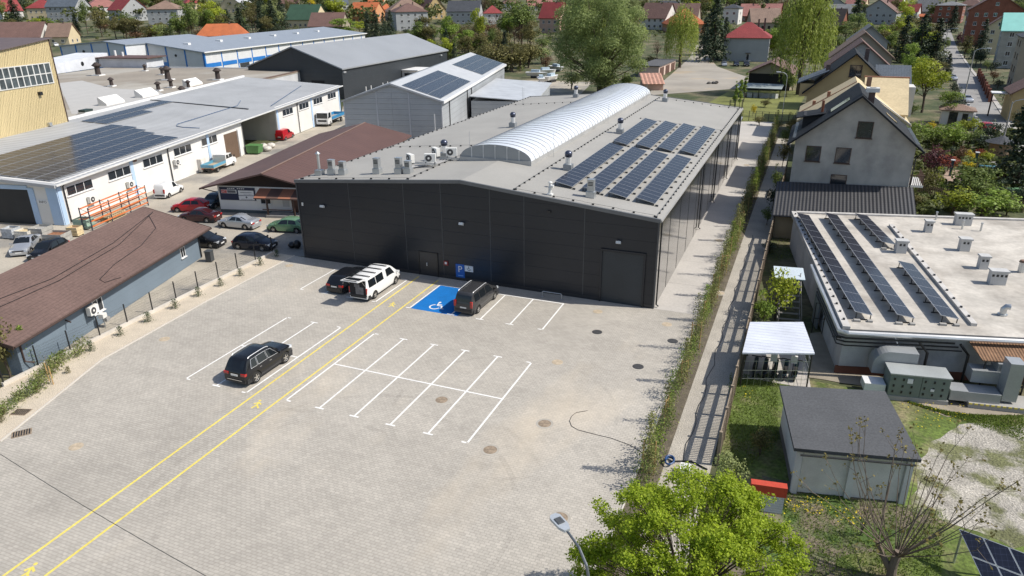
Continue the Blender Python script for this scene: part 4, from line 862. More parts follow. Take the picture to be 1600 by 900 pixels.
# ---- yellow hall
yc = G(108,195,6.15)
yh = thing('yellow_hall','tall hall clad in pale yellow ribbed sheet with one band of factory windows','hall',(yc[0],yc[1],0),RZ)
YEL = pm('pale yellow ribbed cladding', (.74,.60,.33), .6, var=.05, sc=.3, stripe=(((1,0,0),.28,.25,.13,.03),((0,1,0),.28,.25,.13,.03)))
H0 = float(HT(77,60,yc)); HL = H0-.11*34
def sidew(x0, x1): m = MB(); m.add([(x,y,z) for x in (x0,x1) for y,z in ((0,0),(0,H0),(-34,HL),(-34,0))],[(0,1,2,3),(7,6,5,4)]+[(i,4+i,4+(i+1)%4,(i+1)%4) for i in range(4)]); m.build('wall', YEL, yh)
sidew(-.4,0); sidew(-30,-29.6); MB().box(-29.6,-.4,0,-.403,0,H0-.03).build('wall', YEL, yh); MB().box(-29.6,-34,0,-.403,-33.6,HL-.03).build('wall', YEL, yh)
mb = MB(); mb.slab((.3,-34.4,HL+.02),(.3,.4,H0+.09),(-30.4,.4,H0+.09),(-30.4,-34.4,HL+.02),.1); mb.build('roof', pm('grey brown roof sheet', (.13,.10,.10), .7, stripe=(((1,0,0),.4,0,.1,.02),)), yh)
MB().box(.003,-.12,0,.06,.06,H0-.12).build('corner_trim', BRNT, yh)
def yloc(u, v): q = PL(u,v,yc,LX); return float((q-yc)@LY), float(q[2])
x0, z0 = yloc(0,145); x1, z1 = yloc(85,128); x2, z2 = yloc(82,98)
zb_, zt_2 = z1, z2
f = MB(); W0 = 20
x1 -= .1; f.box(.003,x1-W0,zb_-.12,.1,x1,zb_); f.box(.003,x1-W0,zt_2,.1,x1,zt_2+.12); f.box(.003,x1-W0,(zb_+zt_2)/2-.06,.09,x1,(zb_+zt_2)/2+.06)
for k in range(18): x = x1-.1-1.0*k; f.box(.003,x-.08,zb_,.085,x+.08,zt_2)
f = f.build('window', pm('grey white frame', (.62,.62,.60), .6), yh); MB().box(.006,x1-W0,zb_,.045,x1,zt_2).build('pane', pm('dusty pane', (.07,.085,.09), .18, var=.6, sc=.7, spec=.6), f)
for u,v in ((61,146),(76,194)):
    x, z = yloc(u,v); mb = MB(); mb.box(.003,x-.25,z-.22,.4,x+.25,z+.22); mb.build('floodlight', DARK if v < 150 else STEEL, yh)
# ---- blue and white hall
def hallframe(C, C2): 
    d = np.array(C2)-np.array(C); L = float(np.hypot(*d)); return atan2(-d[0],d[1]), L
WHB = pm('white ribbed wall', (.64,.65,.66), .55, var=.05, stripe=(((0,0,1),.5,.06,.12,.01),))
BLT = pm('bright blue trim', (.02,.17,.50), .5); BLR = pm('blue grey roof sheet', (.31,.345,.39), .5, metal=.2, var=.05, stripe=(((0,1,0),.5,.1,.08,.02),))
C = (-143.88,133.62); C2 = (-156.71,240.84); rz, L = hallframe(C, C2)
bh = thing('blue_trim_hall','broad white hall with blue corner strips and a blue-grey low roof','hall',(*C,T(*C)),rz)
def slopedbox(par, x0, x1, y0, y1, z0, z1, m, ov, rm, th=.35, base=-2):
    """walls between x0 > x1 with eave z0 at x0 rising to z1 at x1, roof sheet on top"""
    mb = MB(); mb.prof([(x0,base),(x0,z0),(x1,z1),(x1,base)], y0, y0+.3); mb.prof([(x0,base),(x0,z0),(x1,z1),(x1,base)], y1-.3, y1); mb.build('gable_wall', m, par)
    MB().box(x0-.3,y0+.3,base,x0,y1-.3,z0-.02).build('long_wall', m, par); MB().box(x1,y0+.3,base,x1+.3,y1-.3,z1-.02).build('long_wall', m, par)
    k = (z1-z0)/(x1-x0); mb = MB(); mb.slab((x0+ov,y0-ov,z0+k*ov+.3),(x0+ov,y1+ov,z0+k*ov+.3),(x1,y1+ov,z1+.3),(x1,y0-ov,z1+.3),th-.06); return mb.build('roof', rm, par)
rf = slopedbox(bh, 0,-20, 0,L,7.5,10.0, WHB,.6,BLR); MB().box(.62,-.6,7.45,.85,L+.6,7.78).build('gutter', FRW, rf)
mb = MB(); mb.slab((-20,30,10.3),(-20,L,10.3),(-44,L,7.6),(-44,30,7.6),.3); mb.build('roof', BLR, bh); MB().box(-44,30.3,-2,-43.7,L,7.2).build('long_wall', WHB, bh)
mb = MB(); mb.prof([(-20.02,-2),(-20.02,9.95),(-44,7.25),(-44,-2)],L-.3,L); mb.build('gable_wall', WHB, bh)
for k in range(6):
    y = 8+k*16; mb = MB(); mb.slab((-12,y,9.2),(-12,y+.5,9.2),(-34,y+.5,9.35),(-34,y,9.35),.1); mb.build('roof_strip', pm('dark roof strip', (.10,.12,.15), .6), rf)
    MB().box(-13,y-.4,8.9,-11,y+.9,9.75).build('roof_vent', FRW, rf)
mb = MB()
for x in (-20,-13.3,-6.6): mb.box(x-.22,-.1,-2,x+.22,-.003,7.4+(-x)*.125)
mb.box(-.45,-.1,-2,.1,-.003,7.4)
mb.build('corner_strip', BLT, bh)
mb = MB()
for k in range(14): y = k*8+.3; mb.box(.003,y-.2,-2,.1,y+.2,7.2)
mb.build('corner_strip', BLT, bh)
MB().box(-19.6,-.08,-2,-13.5,-.003,4.6).build('plinth_band', BLT, bh)
mb = MB()
for k in range(1,14): mb.box(.003,k*8-7.4,3.1,.08,k*8-.4,4.3)
mb.build('plinth_band', BLT, bh)
for k in range(2): MB().box(.003,17+k*16,-1,.07,22+k*16,3.0).build('gate', pm('dark gate', (.03,.035,.04), .7), bh)
MB().cyl((-10,-.12,6.6),(-10,-.003,6.6),.4,n=12).build('vent', DARK, bh)
wg = np.array([-162.78,122.70,0]); t = thing('white_wing','lower white wing with blue strips and a shaded front, joined to the blue-trimmed hall','hall wing',(wg[0],wg[1],0),rz)
rf = slopedbox(t, 0,-7.6, 0,38,10.1,11.0, WHB,.3,BLR); mb = MB(); mb.slab((-7.6,-.3,11.3),(-7.6,38,11.3),(-24.6,38,9.85),(-24.6,-.3,9.85),.3); mb.build('roof', BLR, t)
mb = MB(); mb.prof([(-7.62,-2),(-7.62,10.98),(-24.2,9.55),(-24.2,-2)],0,.3); mb.build('gable_wall', WHB, t)
mb = MB()
for x in (-.3,-6.3,-12.3,-18.2,-23.9): mb.box(x-.2,-.1,-2,x+.2,-.003,10.0 if x > -1 else 10.8 if x > -8 else 10.9+(x+7.6)*.085)
mb.build('corner_strip', BLT, t); mb = MB(); mb.box(-12.1,-.08,-2,-.6,-.003,6.2); mb.build('plinth_band', BLT, t)
MB().box(.003,2,5.2,.06,6.5,6.9).build('banner', FRW, t); MB().cyl((-15.5,-.12,8.2),(-15.5,-.003,8.2),.45,n=12).build('vent', DARK, t)
# ---- far dark hall
C = (-76.84,108.14); C2 = (-79.67,168.26); rz, L = hallframe(C, C2)
dh = thing('dark_gable_hall','far dark grey hall with a pale grey gable roof and a white loading dock','hall',(*C,0),rz)
DKG = pm('dark grey cladding', (.030,.036,.043), .5, var=.08, stripe=(((0,0,1),1.0,.04,.3,.01),)); LTR = pm('pale grey roof sheet', (.32,.335,.35), .5, metal=.2, var=.06, sc=.1, stripe=(((0,1,0),.5,.1,.05,.02),))
rf = slopedbox(dh, 0,-13.3, 0,L,7.0,11.7, DKG,.45,LTR); mb = MB(); mb.slab((-13.3,-.45,12.0),(-13.3,L+.45,12.0),(-27.3,L+.45,7.1),(-27.3,-.45,7.1),.3); mb.build('roof', LTR, dh)
mb = MB(); mb.prof([(-13.32,-1),(-13.32,11.65),(-27,6.9),(-27,-1)],0,.3); mb.prof([(-13.32,-1),(-13.32,11.65),(-27,6.9),(-27,-1)],L-.3,L); mb.build('gable_wall', DKG, dh); MB().box(-27,.3,-1,-26.7,L-.3,6.9).build('long_wall', DKG, dh)
MB().box(-8.8,-.08,0,-5.2,-.003,4.2).build('gate', pm('black gate', (.01,.01,.012), .8), dh)
dk = MB().box(.003,30,0,4.6,38,3.9).build('loading_dock', pm('pale dock box', (.60,.59,.56), .7), dh); MB().box(.8,29.9,.8,3.9,29.997,3.2).build('door', DARK, dk); MB().box(0.01,29.6,3.903,5,38.4,4.1).build('roof', FRW, dk)
for y in (.4,.9): MB().box(.003,y-.1,6.1,.5,y+.1,6.4).build('camera_box', FRW, dh)
MB().box(.003,55,5.8,.6,55.3,6.2).build('floodlight', FRW, dh)
mb = MB(); mb.box(2.,6,0,2.5,58,.8); t = tag(mb.build('low_wall', FRW), 'low white roadside wall running beside the far dark hall', 'wall'); t.location = (*C,0); t.rotation_euler = (0,0,rz)
t = thing('bollard_row','white posts standing on the low wall beside the far dark hall','posts',(*C,0),rz)
for y in (6.5,9,15,17.5,28): MB().cyl((2.25,y,.8),(2.25,y,2.3),.12,n=8).build('post', FRW, t)
# ---- light grey hall with solar panels
C = (-29.06,67.48); C2 = (-44.63,131.19); rz, L = hallframe(C, C2)
lg = thing('grey_shed_hall','light grey metal hall with a shallow gable roof carrying two blocks of solar panels','hall',(*C,0),rz)
LGW = pm('ribbed grey cladding', (.40,.425,.45), .5, metal=.1, var=.12, sc=.15, stripe=(((0,0,1),.9,.08,.15,.02),((0,0,1),.3,0,.08,.008))); WRF = pm('near white roof sheet', (.47,.485,.50), .5, var=.05, stripe=(((0,1,0),.6,.1,.06,.02),))
rf = slopedbox(lg, 0,-8.55, 0,L,6.75,9.45, LGW,.35,WRF); mb = MB(); mb.slab((-8.55,-.35,9.75),(-8.55,L+.35,9.75),(-17.3,L+.35,6.85),(-17.3,-.35,6.85),.3); mb.build('roof', pm('grey roof sheet', (.34,.355,.37), .5, metal=.2, stripe=(((0,1,0),.6,.1,.06,.02),)), lg)
mb = MB(); mb.prof([(-8.57,0),(-8.57,9.4),(-17,6.7),(-17,0)],0,.3); mb.prof([(-8.57,0),(-8.57,9.4),(-17,6.7),(-17,0)],L-.3,L); mb.build('gable_wall', LGW, lg); MB().box(-17,.3,0,-16.7,L-.3,6.7).build('long_wall', LGW, lg)
mb = MB(); mb.box(.2,-.35,6.5,.5,L+.35,6.95); mb.build('gutter', FRW, rf)
mb = MB()
for x in (-.05,-5.6,-11.2,-16.95): mb.box(x-.12,-.08,0,x+.12,-.003,6.6+(-x if x > -8.5 else 17.1+x)*.3)
mb.build('corner_strip', pm('pale trim', (.45,.47,.5), .5), lg)
for y in (5,20,24): MB().tube([(.12,y,6.5),(.12,y,.2)],.09,6).build('downpipe', DARK, lg)
MB().box(.3,-1.5,0,.42,-1.4,6).build('mast', FRW, lg); MB().box(-1.0,-1.6,0,-.88,-1.5,5).build('mast', FRW, lg)
MB().box(.0035,27,0,.06,33,4.5).build('gate', pm('grey gate', (.40,.41,.42), .5), lg)
sl = atan2(2.7,8.55); PM3 = panel_mesh(2.25,1.05)
for (y0, n, lb) in ((.7,23,'near block of dark solar panels on the light grey hall'),(38.2,25,'far block of dark solar panels on the light grey hall')):
    q = Vector(C+(0,))+Matrix.Rotation(rz,3,'Z') @ Vector((-3.6,y0,8.2))
    t = thing('solar_array', lb, 'solar panels', q, rz, 'solar blocks on the light grey hall')
    for r in range(3):
        for k in range(n): panel_part(PM3, t, ((r-1)*2.32*cos(sl)*-1, k*1.08+.5, (r-1)*2.32*sin(sl)+.05), (0,sl,0))
# annex sheds right of it
q = G(760,150,0); t = thing('grey_annex','low grey shed with a flat pale roof joined to the light grey hall','shed',(*C,0),rz)
MB().box(.8,20.,0,13.,50,4.2).build('wall', LGW, t); MB().slab((13.4,19.6,4.3),(13.4,50.4,4.3),(.5,50.4,5.2),(.5,19.6,5.2),.15).build('roof', pm('pale annex roof', (.52,.54,.56), .5, metal=.2), t)
MB().box(12.99,19.7,0,13.2,20,4.1).build('corner_strip', FRW, t)
# ---- stored white boats and trailers behind
for k,(u,v,lb) in enumerate(((838,122,'white boat hull stored nearest the grey annex'),(853,118,'white boat hull under a pale cover in the middle of the store'),(862,128,'white boat hull at the right end of the store, by the big tree'),(845,131,'white boat hull at the front of the store'),(868,112,'white boat hull at the back of the store'))):
    q = G(u,v); t = thing('stored_boat', lb, 'boat', (q[0],q[1],0), R(10+35*k), 'boats stored behind the hall')
    mb = MB(); P = [(-3.2,.9),(1.2,1.1),(2.6,.6),(3.5,0)]; pl = [(x,-y) for x,y in P]+[(x,y) for x,y in reversed(P[:-1])]
    n = len(pl); mb.add([(x*.85,y*.35,.6) for x,y in pl]+[(x,y,1.7) for x,y in pl],[tuple(range(n-1,-1,-1)),tuple(range(n,2*n))]+[(i,(i+1)%n,n+(i+1)%n,n+i) for i in range(n)]); mb.build('hull', FRW, t)
    MB().prism([(-1.5,-.6),(1,-.5),(1,.5),(-1.5,.6)],1.703,2.4).build('cabin', pm('pale blue cover', (.40,.50,.58), .6), t); MB().box(-1.6,-.7,.0,1.4,.7,.58).build('cradle', DARK, t)
# ---- brown-roofed office with the sign board, beside the hall
bw = G(346,331); bo = thing('brown_roof_office','white one-storey office with a big brown gable roof, a sign board and a striped awning','office',(bw[0],bw[1],0),R(13.5))
MB().box(0,0,.0,12.2,32,3.15).build('wall', RENDW, bo); mb = MB(); mb.prof([(0,3.153),(12.2,3.153),(6.3,4.75)],.0,.2); mb.build('gable', pm('dark stained boards', (.03,.018,.014), .8, stripe=(((1,0,0),.2,.1,.4,.01),)), bo)
mb = MB(); zr, xr = 5.0, 6.3
mb.slab((-1.5,-1.3,3.12),(xr,-1.3,zr),(xr,33,zr),(-1.5,33,3.12),.18); mb.slab((xr,-1.3,zr),(13.6,-1.3,3.15),(13.6,33,3.15),(xr,33,zr),.18); rf = mb.build('roof', BRNM, bo)
MB().box(xr-.12,-1.3,zr+.0,xr+.12,33,zr+.06).build('ridge_cap', pm('pale brown ridge', (.22,.15,.12), .7), rf)
MB().box(.0,-.02,.0,12.2,-.003,.35).build('plinth', pm('grey green plinth', (.10,.12,.12), .8), bo)
fr = ((0,0,0),(1,0,0),(0,-1,0)); window(bo, fr, 5.75, 1.75, 1.3, 1.25, 2); window(bo, fr, 10.9, 1.75, .8, 1.3, 1)
d = MB().box(8.9,-.05,.3,9.9,-.003,2.4).build('door', pm('brown door leaf', (.10,.045,.03), .6), bo)
MB().box(7.8,-.04,.9,8.6,-.003,2.4).build('notice', pm('grey notice', (.5,.5,.5), .7), bo)
mb = MB()
for k in range(4):
    x0, x1 = 5.2+k*1.45, 5.2+(k+1)*1.45; mb.add([(x0,-.01,3.0),(x1,-.01,3.0),(x1-.1,-1.5,2.25),(x0-.1,-1.5,2.25)],[(0,3,2,1)],k%2)
mb.add([(5.1,-1.5,2.25),(10.9,-1.5,2.25),(10.9,-1.5,2.12),(5.1,-1.5,2.12)],[(0,3,2,1)],1)
mb.build('awning', [pm('terracotta awning stripe', (.36,.15,.09), .7), pm('brown awning stripe', (.13,.075,.06), .7)], bo)
mb = MB()
for x in (6.6,9.8): mb.box(x-.08,-1.5,0,x+.08,-1.34,2.2)
mb.box(6.0,-1.48,.85,9.5,-1.38,.95); mb.build('porch_post', BRNT, bo)
MB().box(6.4,-1.6,.0,10.6,-.02,.28).build('porch_step', CONC, bo)
MB().tube([(-1.3,-1.,3.0),(0.02,-.2,2.4)],.06,6).build('brace', BRNT, bo)
t = thing('sign_board','dark blue board with company plates on the white office wall','sign',bw+np.array([0,0,0]),R(13.5))
NAVY = pm('navy board', (.015,.022,.06), .5); PLW = pm('white plate', (.74,.74,.74), .5)
MB().box(.25,-.08,1.5,4.6,-.003,3.0).build('board', NAVY, t)
MB().box(.45,-.1,2.3,2.35,-.083,2.72).build('plate', PLW, t); MB().box(.5,-.115,2.34,1.15,-.103,2.68).build('logo', pm('logo red', (.55,.03,.03), .5), t)
text('AT', .36, PLW, t, Matrix.Translation((.82,-.12,2.51)) @ UPRIGHT); MB().box(1.22,-.112,2.36,2.25,-.103,2.66).build('lettering_block', pm('grey lettering', (.12,.12,.13), .6), t)
MB().box(2.55,-.1,2.12,4.45,-.083,2.68).build('plate', PLW, t); MB().box(2.55,-.1,1.56,4.45,-.083,2.06).build('plate', PLW, t)
mb = MB(); mb.box(2.8,-.112,2.42,4.2,-.103,2.47); mb.box(3.2,-.112,2.24,4.2,-.103,2.27); mb.box(2.8,-.112,1.64,4.2,-.103,1.68); mb.cyl((3.5,-.103,1.88),(3.5,-.115,1.88),.11,n=12); mb.build('lettering_line', pm('grey lettering', (.12,.12,.13)), t)
mb = MB()
for k in range(9):
    if k != 4: mb.box(1.25+k*.24,-.09,2.82,1.42+k*.24,-.083,2.92)
mb.build('lettering_line', PLW, t)
# ---- brown-shingled low building in the near left
lb0 = np.array([-18.45,-13.9,0]); lbr = R(15.8)
lo = thing('shingled_building','low slate-blue rendered building with a long brown shingle roof','building',lb0,lbr)
BLG = pm('slate blue render', (.155,.20,.245), .85, var=.06, sc=.4, stripe=(((0,0,1),.6,.02,.1,.004),))
MB().prof([(0,0),(0,2.6),(-5.5,4.2),(-5.5,0)],0,23.3).build('wall', BLG, lo)
MB().box(-5.4,-.03,.05,-.9,-.003,2.5).build('gable_panel', pm('olive boards', (.16,.15,.06), .8), lo)
mb = MB(); mb.slab((.62,-.8,2.6),(.62,24.6,2.6),(-5.85,24.6,4.53),(-5.85,-.8,4.53),.16); rf = mb.build('roof', BRN, lo)
mb = MB(); mb.tube([(.72,-.8,2.52),(.72,24.6,2.52)],.07,6); mb.build('gutter', BRNT, rf)
mb = MB(); mb.slab((.66,-.86,2.62),(.66,-.803,2.62),(-5.75,-.803,4.52),(-5.75,-.86,4.52),.24); mb.slab((.66,24.603,2.62),(.66,24.66,2.62),(-5.75,24.66,4.52),(-5.75,24.603,4.52),.24); mb.build('verge', BRNT, rf)
mb = MB(); q = lambda x, y: (x,y,2.6+(.62-x)/6.37*1.9+.04)
for P in ([q(-4.2,-.6),q(-3.0,8),q(-3.4,16),q(-4.6,24)],[q(-3.2,-.6),q(-2.5,8),q(-2.9,16),q(-4.6,24)],[q(-4.4,23),q(-2.6,21),q(-1.6,17),q(-1.2,12.5),q(-.6,9.8),q(-.1,9.6),q(.3,11)]): mb.tube(P,.022,4)
mb.build('roof_cable', DARK, rf)
sd = ((0,0,0),(0,1,0),(1,0,0)); window(lo, sd, 8.15, 1.55, 1.15, 1.1, 2); window(lo, sd, 20.3, 1.55, .75, .95, 2)
MB().tube([(.55,23.1,2.5),(.1,23.1,2.2),(.1,23.1,.1)],.06,6).build('downpipe', DARK, lo); MB().tube([(.6,.3,2.5),(.08,.3,2.1),(.08,.3,.9),(.5,.6,.7)],.06,6).build('downpipe', BRNT, lo)
MB().tube([(0,4.7,1.9),(.55,4.5,1.85)],.05,6).build('wall_bracket', BRNT, lo)
def Ll(x,y,z): return lb0+np.array([x*cos(lbr)-y*sin(lbr),x*sin(lbr)+y*cos(lbr),z])
ac_unit(Ll(.42,7.0,1.25), lbr+R(90), 'white air conditioner on the slate-blue wall beside its window', None, 1.0)
t = thing('gas_meter','white and grey meter boxes on a thin post below the slate-blue wall','meter',Ll(.75,7.5,0),lbr); MB().box(-.2,-.25,.85,.2,.2,1.2).build('box', ACW, t); MB().box(-.1,.0,.5,.25,.4,.8).build('box', CONC, t); MB().tube([(0,0,0),(0,0,.85)],.04,6).build('post', STEEL, t)
q = Ll(-4.2,1.6,3.95); t = thing('roof_lamp','small white globe on the near end of the brown shingle roof','lamp',q); MB().ball((0,0,.35),.2,10,8).build('globe', FRW, t); MB().cyl((0,0,-.1),(0,0,.2),.04).build('stem', DARK, t)
q = G(325,409); t = thing('wheelie_bin','dark grey wheeled bin at the far corner of the slate-blue building','bin',(q[0]+.1,q[1]+.2,0),R(16)); mb = MB(); mb.prism([(-.28,-.3),(.28,-.3),(.28,.3),(-.28,.3)],.05,1.0); mb.build('body', pm('bin grey', (.055,.06,.065), .6), t); MB().box(-.32,-.36,1.003,.32,.34,1.08).build('lid', pm('bin grey', (.05,.05,.05)), t)
# ---- storage in the yard
q1, q2 = G(145,360), G(232,321); rzz = atan2(q2[1]-q1[1], q2[0]-q1[0]); LEN = float(np.hypot(*(q2-q1)[:2]))
t = thing('pallet_rack','orange-beamed pallet racking standing empty in front of the workshop wall','rack',(q1[0],q1[1],0),rzz)
for k in range(4):
    mb = MB(); x = LEN*k/3
    for y in (0,1.05): mb.box(x-.05,y-.04,0,x+.05,y+.04,2.5)
    for z in (.4,1.,1.6,2.2): mb.tube([(x,.0,z-.25),(x,1.05,z+.25)],.02,4)
    mb.build('upright', pm('dark blue upright', (.035,.045,.07), .5), t)
for z in (.42,1.0,1.65,2.32):
    for y in (-.05,1.1):
        for k in range(3): MB().box(LEN*k/3+.06,y-.025,z-.07,LEN*(k+1)/3-.06,y+.025,z+.07).build('beam', pm('orange beam', (.62,.17,.05), .5), t)
def crate(u, v, d, rz, m, lb, full=None, cat='crate', slats=True):
    q = G(u,v); t = thing('storage_crate' if cat=='crate' else 'stacked_bale', lb, cat, (q[0],q[1],0), rz); x,y,z = d
    mb = MB(); th = .05
    mb.box(-x/2,-y/2,.1,x/2,-y/2+th,z); mb.box(-x/2,y/2-th,.1,x/2,y/2,z); mb.box(-x/2,-y/2+th,.1,-x/2+th,y/2-th,z); mb.box(x/2-th,-y/2+th,.1,x/2,y/2-th,z); mb.box(-x/2+th,-y/2+th,.1,x/2-th,y/2-th,.15); mb.build('wall', m, t)
    mb = MB()
    for s in (-1,1): mb.box(-x/2,s*(y/2-.15)-.06,0,x/2,s*(y/2-.15)+.06,.098)
    mb.build('foot', DARK, t)
    if full: MB().box(-x/2+th+.003,-y/2+th+.003,.15,x/2-th-.003,y/2-th-.003,z*.8).build('contents', full, t)
    if slats:
        mb = MB()
        for zz in (.35*z,.7*z): mb.box(-x/2-.03,-y/2-.03,zz-.03,x/2+.03,-y/2-.003,zz+.03); mb.box(x/2+.003,-y/2-.003,zz-.03,x/2+.03,y/2,zz+.03)
        mb.build('band', DARK if m is CONC else m, t)
    return t
GALV = pm('dull metal crate', (.36,.35,.32), .7, var=.2, sc=2); RUSTC = pm('rusty scrap', (.27,.12,.06), .9, var=.4, sc=4); WOODP = pm('pale wood slats', (.58,.47,.28), .85, var=.2, sc=3); GRC = pm('mint green crate', (.30,.42,.34), .6)
crate(92,380,(2.1,1.6,1.15),R(16),GALV,'grey metal crate filled with rusty scrap behind the brown roof',RUSTC); crate(67,371,(1.6,1.6,1.2),R(14),GALV,'grey metal crate with a blue-white plank across it',CONC)
crate(119,368,(1.2,1.0,1.0),R(16),WOODP,'pale slatted pallet crate next to the mint green crate',pm('brown goods', (.40,.25,.15), .9)); crate(133,356,(1.6,1.3,1.1),R(16),GRC,'mint green metal crate at the near end of the orange shelving',RUSTC)
crate(20,371,(1.3,1.2,1.1),R(12),pm('grey wrapped bale', (.42,.44,.46), .7, var=.3, sc=4),'grey wrapped bale at the far left of the crates',CONC,'bale'); crate(43,373,(1.6,1.3,1.0),R(12),pm('white wrapped bale', (.60,.57,.50), .7, var=.35, sc=5),'white wrapped bale beside the workshop gateway',WOODP,'bale')
q = G(190,338); t = thing('timber_stack','flat stack of yellow timber pallets under the orange shelving','pallets',(-43.6,13.6,0),rzz); mb = MB()
for k in range(4):
    for j in range(9): mb.box(j*.35,-.3,.05+.16*k,j*.35+.22,.8,.10+.16*k)
    mb.box(0,-.3,.0+.16*k,3.1,-.2,.05+.16*k); mb.box(0,.7,.0+.16*k,3.1,.8,.05+.16*k)
mb.build('board', WOODP, t)
q = G(418,217); t = thing('pallet_stack','tall stack of straw-coloured pallets in the workshop recess','pallets',(q[0]-.5,q[1]+1,0),R(15)); mb = MB()
for k in range(13): mb.box(-1.1,-.9,.18*k,1.1,.9,.18*k+.05); mb.box(-1.1,-.9,.18*k+.05,-.9,.9,.18*k+.18); mb.box(.9,-.9,.18*k+.05,1.1,.9,.18*k+.18)
mb.build('board', WOODP, t)
for u,v,lb in ((428,213,'straw-coloured pallet stack beside the tall one, behind the red van'),): 
    q = G(u,v); c = copy_tree(t, None, (q[0]-.2,q[1]+1.2,0), R(18), lb); c['group'] = t['group'] = 'pallet stacks in the workshop recess'
q = G(399,240); t = thing('green_container','small mid-green waste container beside the white workshop','container',(q[0],q[1],0),R(14)); mb = MB(); mb.prof([(-.9,.2),(.9,.2),(1.1,1.3),(-1.1,1.3)],-.8,.8); mb.build('body', pm('mid green', (.09,.22,.07), .5), t); MB().box(-1.15,-.85,1.303,1.15,.85,1.42).build('lid', pm('mid green', (.1,.2,.1)), t)
for k,(u,v,lb) in enumerate(((418,236,'white rubble bag in front of the green container'),(424,231,'white rubble bag nearest the brown roof'),(412,232,'white rubble bag behind the other two'))):
    q = G(u,v); t = thing('rubble_bag',lb,'bag',(q[0],q[1],0),.4*k,'rubble bags by the green container'); mb = MB(); mb.ball((0,0,.4),.75,9,6,.6); mb.build('sack', pm('dirty white sack', (.58,.54,.48), .9, var=.25, sc=3), t, False, 60); mb = MB(); mb.ball((.1,0,.75),.3,7,5,.5); mb.build('filling', CONC, t)
t = thing('tall_cabinet','dark upright cabinet at the far corner of the white workshop','cabinet',G(545,178),RZ); MB().box(-.8,-.6,0,.8,.6,2.6).build('case', pm('dark brown case', (.05,.035,.03), .7), t); MB().box(-.6,-.66,.2,.6,-.603,2.3).build('door', DARK, t)
# ================================================================ houses
WALLS = {'white': pm('white house render', (.62,.61,.58), .9, var=.06, sc=.4), 'grey': pm('grey house render', (.36,.37,.375), .9, var=.07, sc=.4), 'cream': pm('cream house render', (.60,.50,.33), .9, var=.06, sc=.4), 'orange': pm('orange house render', (.55,.27,.13), .9, var=.06),
         'tan': pm('tan house render', (.36,.31,.24), .9, var=.1), 'brick': pm('red brick', (.25,.095,.06), .9, var=.2, sc=.6, fvar=.2, fsc=6, stripe=(((0,0,1),.25,.12,.2,0),)), 'yellow': pm('ochre house render', (.46,.34,.17), .9, var=.08), 'pink': pm('pink house render', (.55,.36,.28), .9), 'stain': pm('stained pale render', (.40,.38,.34), .9, var=.22, sc=.5, fvar=.06, col2=(.30,.29,.27), c2sc=.35, c2=(.52,.72))}
def rf_(n, c, **k): return pm(n, c, .75, var=.14, sc=.35, fvar=.14, fsc=4, stripe=(((1,0,0),.35,.12,.16,.015),((0,1,0),.35,.12,.16,.015)), **k)
ROOFS = {'red': rf_('red tile', (.25,.038,.038)), 'orange': rf_('orange tile', (.46,.13,.045)), 'brown': rf_('brown tile', (.15,.085,.07)), 'dark': rf_('dark grey tile', (.05,.055,.065)), 'slate': rf_('blue grey tile', (.085,.105,.13)), 'pinkish': rf_('faded red tile', (.30,.13,.11)), 'green': rf_('dark green sheet', (.035,.085,.05)), 'grey': rf_('grey sheet roof', (.17,.175,.18)), 'tan': rf_('faded brown tile', (.24,.16,.12)),
         'seam': pm('dark standing seam', (.017,.019,.022), .75, spec=.25, stripe=(((0,1,0),.55,.09,-1.2,.03),)), 'yellow': pm('yellow felt roof', (.54,.44,.27), .85, var=.10, sc=.6, fvar=.1, fsc=4), 'turq': pm('pale turquoise sheet', (.28,.62,.55), .5, var=.06), 'lightgrey': pm('pale roof sheet', (.45,.46,.47), .5)}
DFR = pm('brown window frame', (.07,.04,.03), .6); CHIM = pm('dark brick chimney', (.13,.09,.08), .9, var=.2, sc=3)
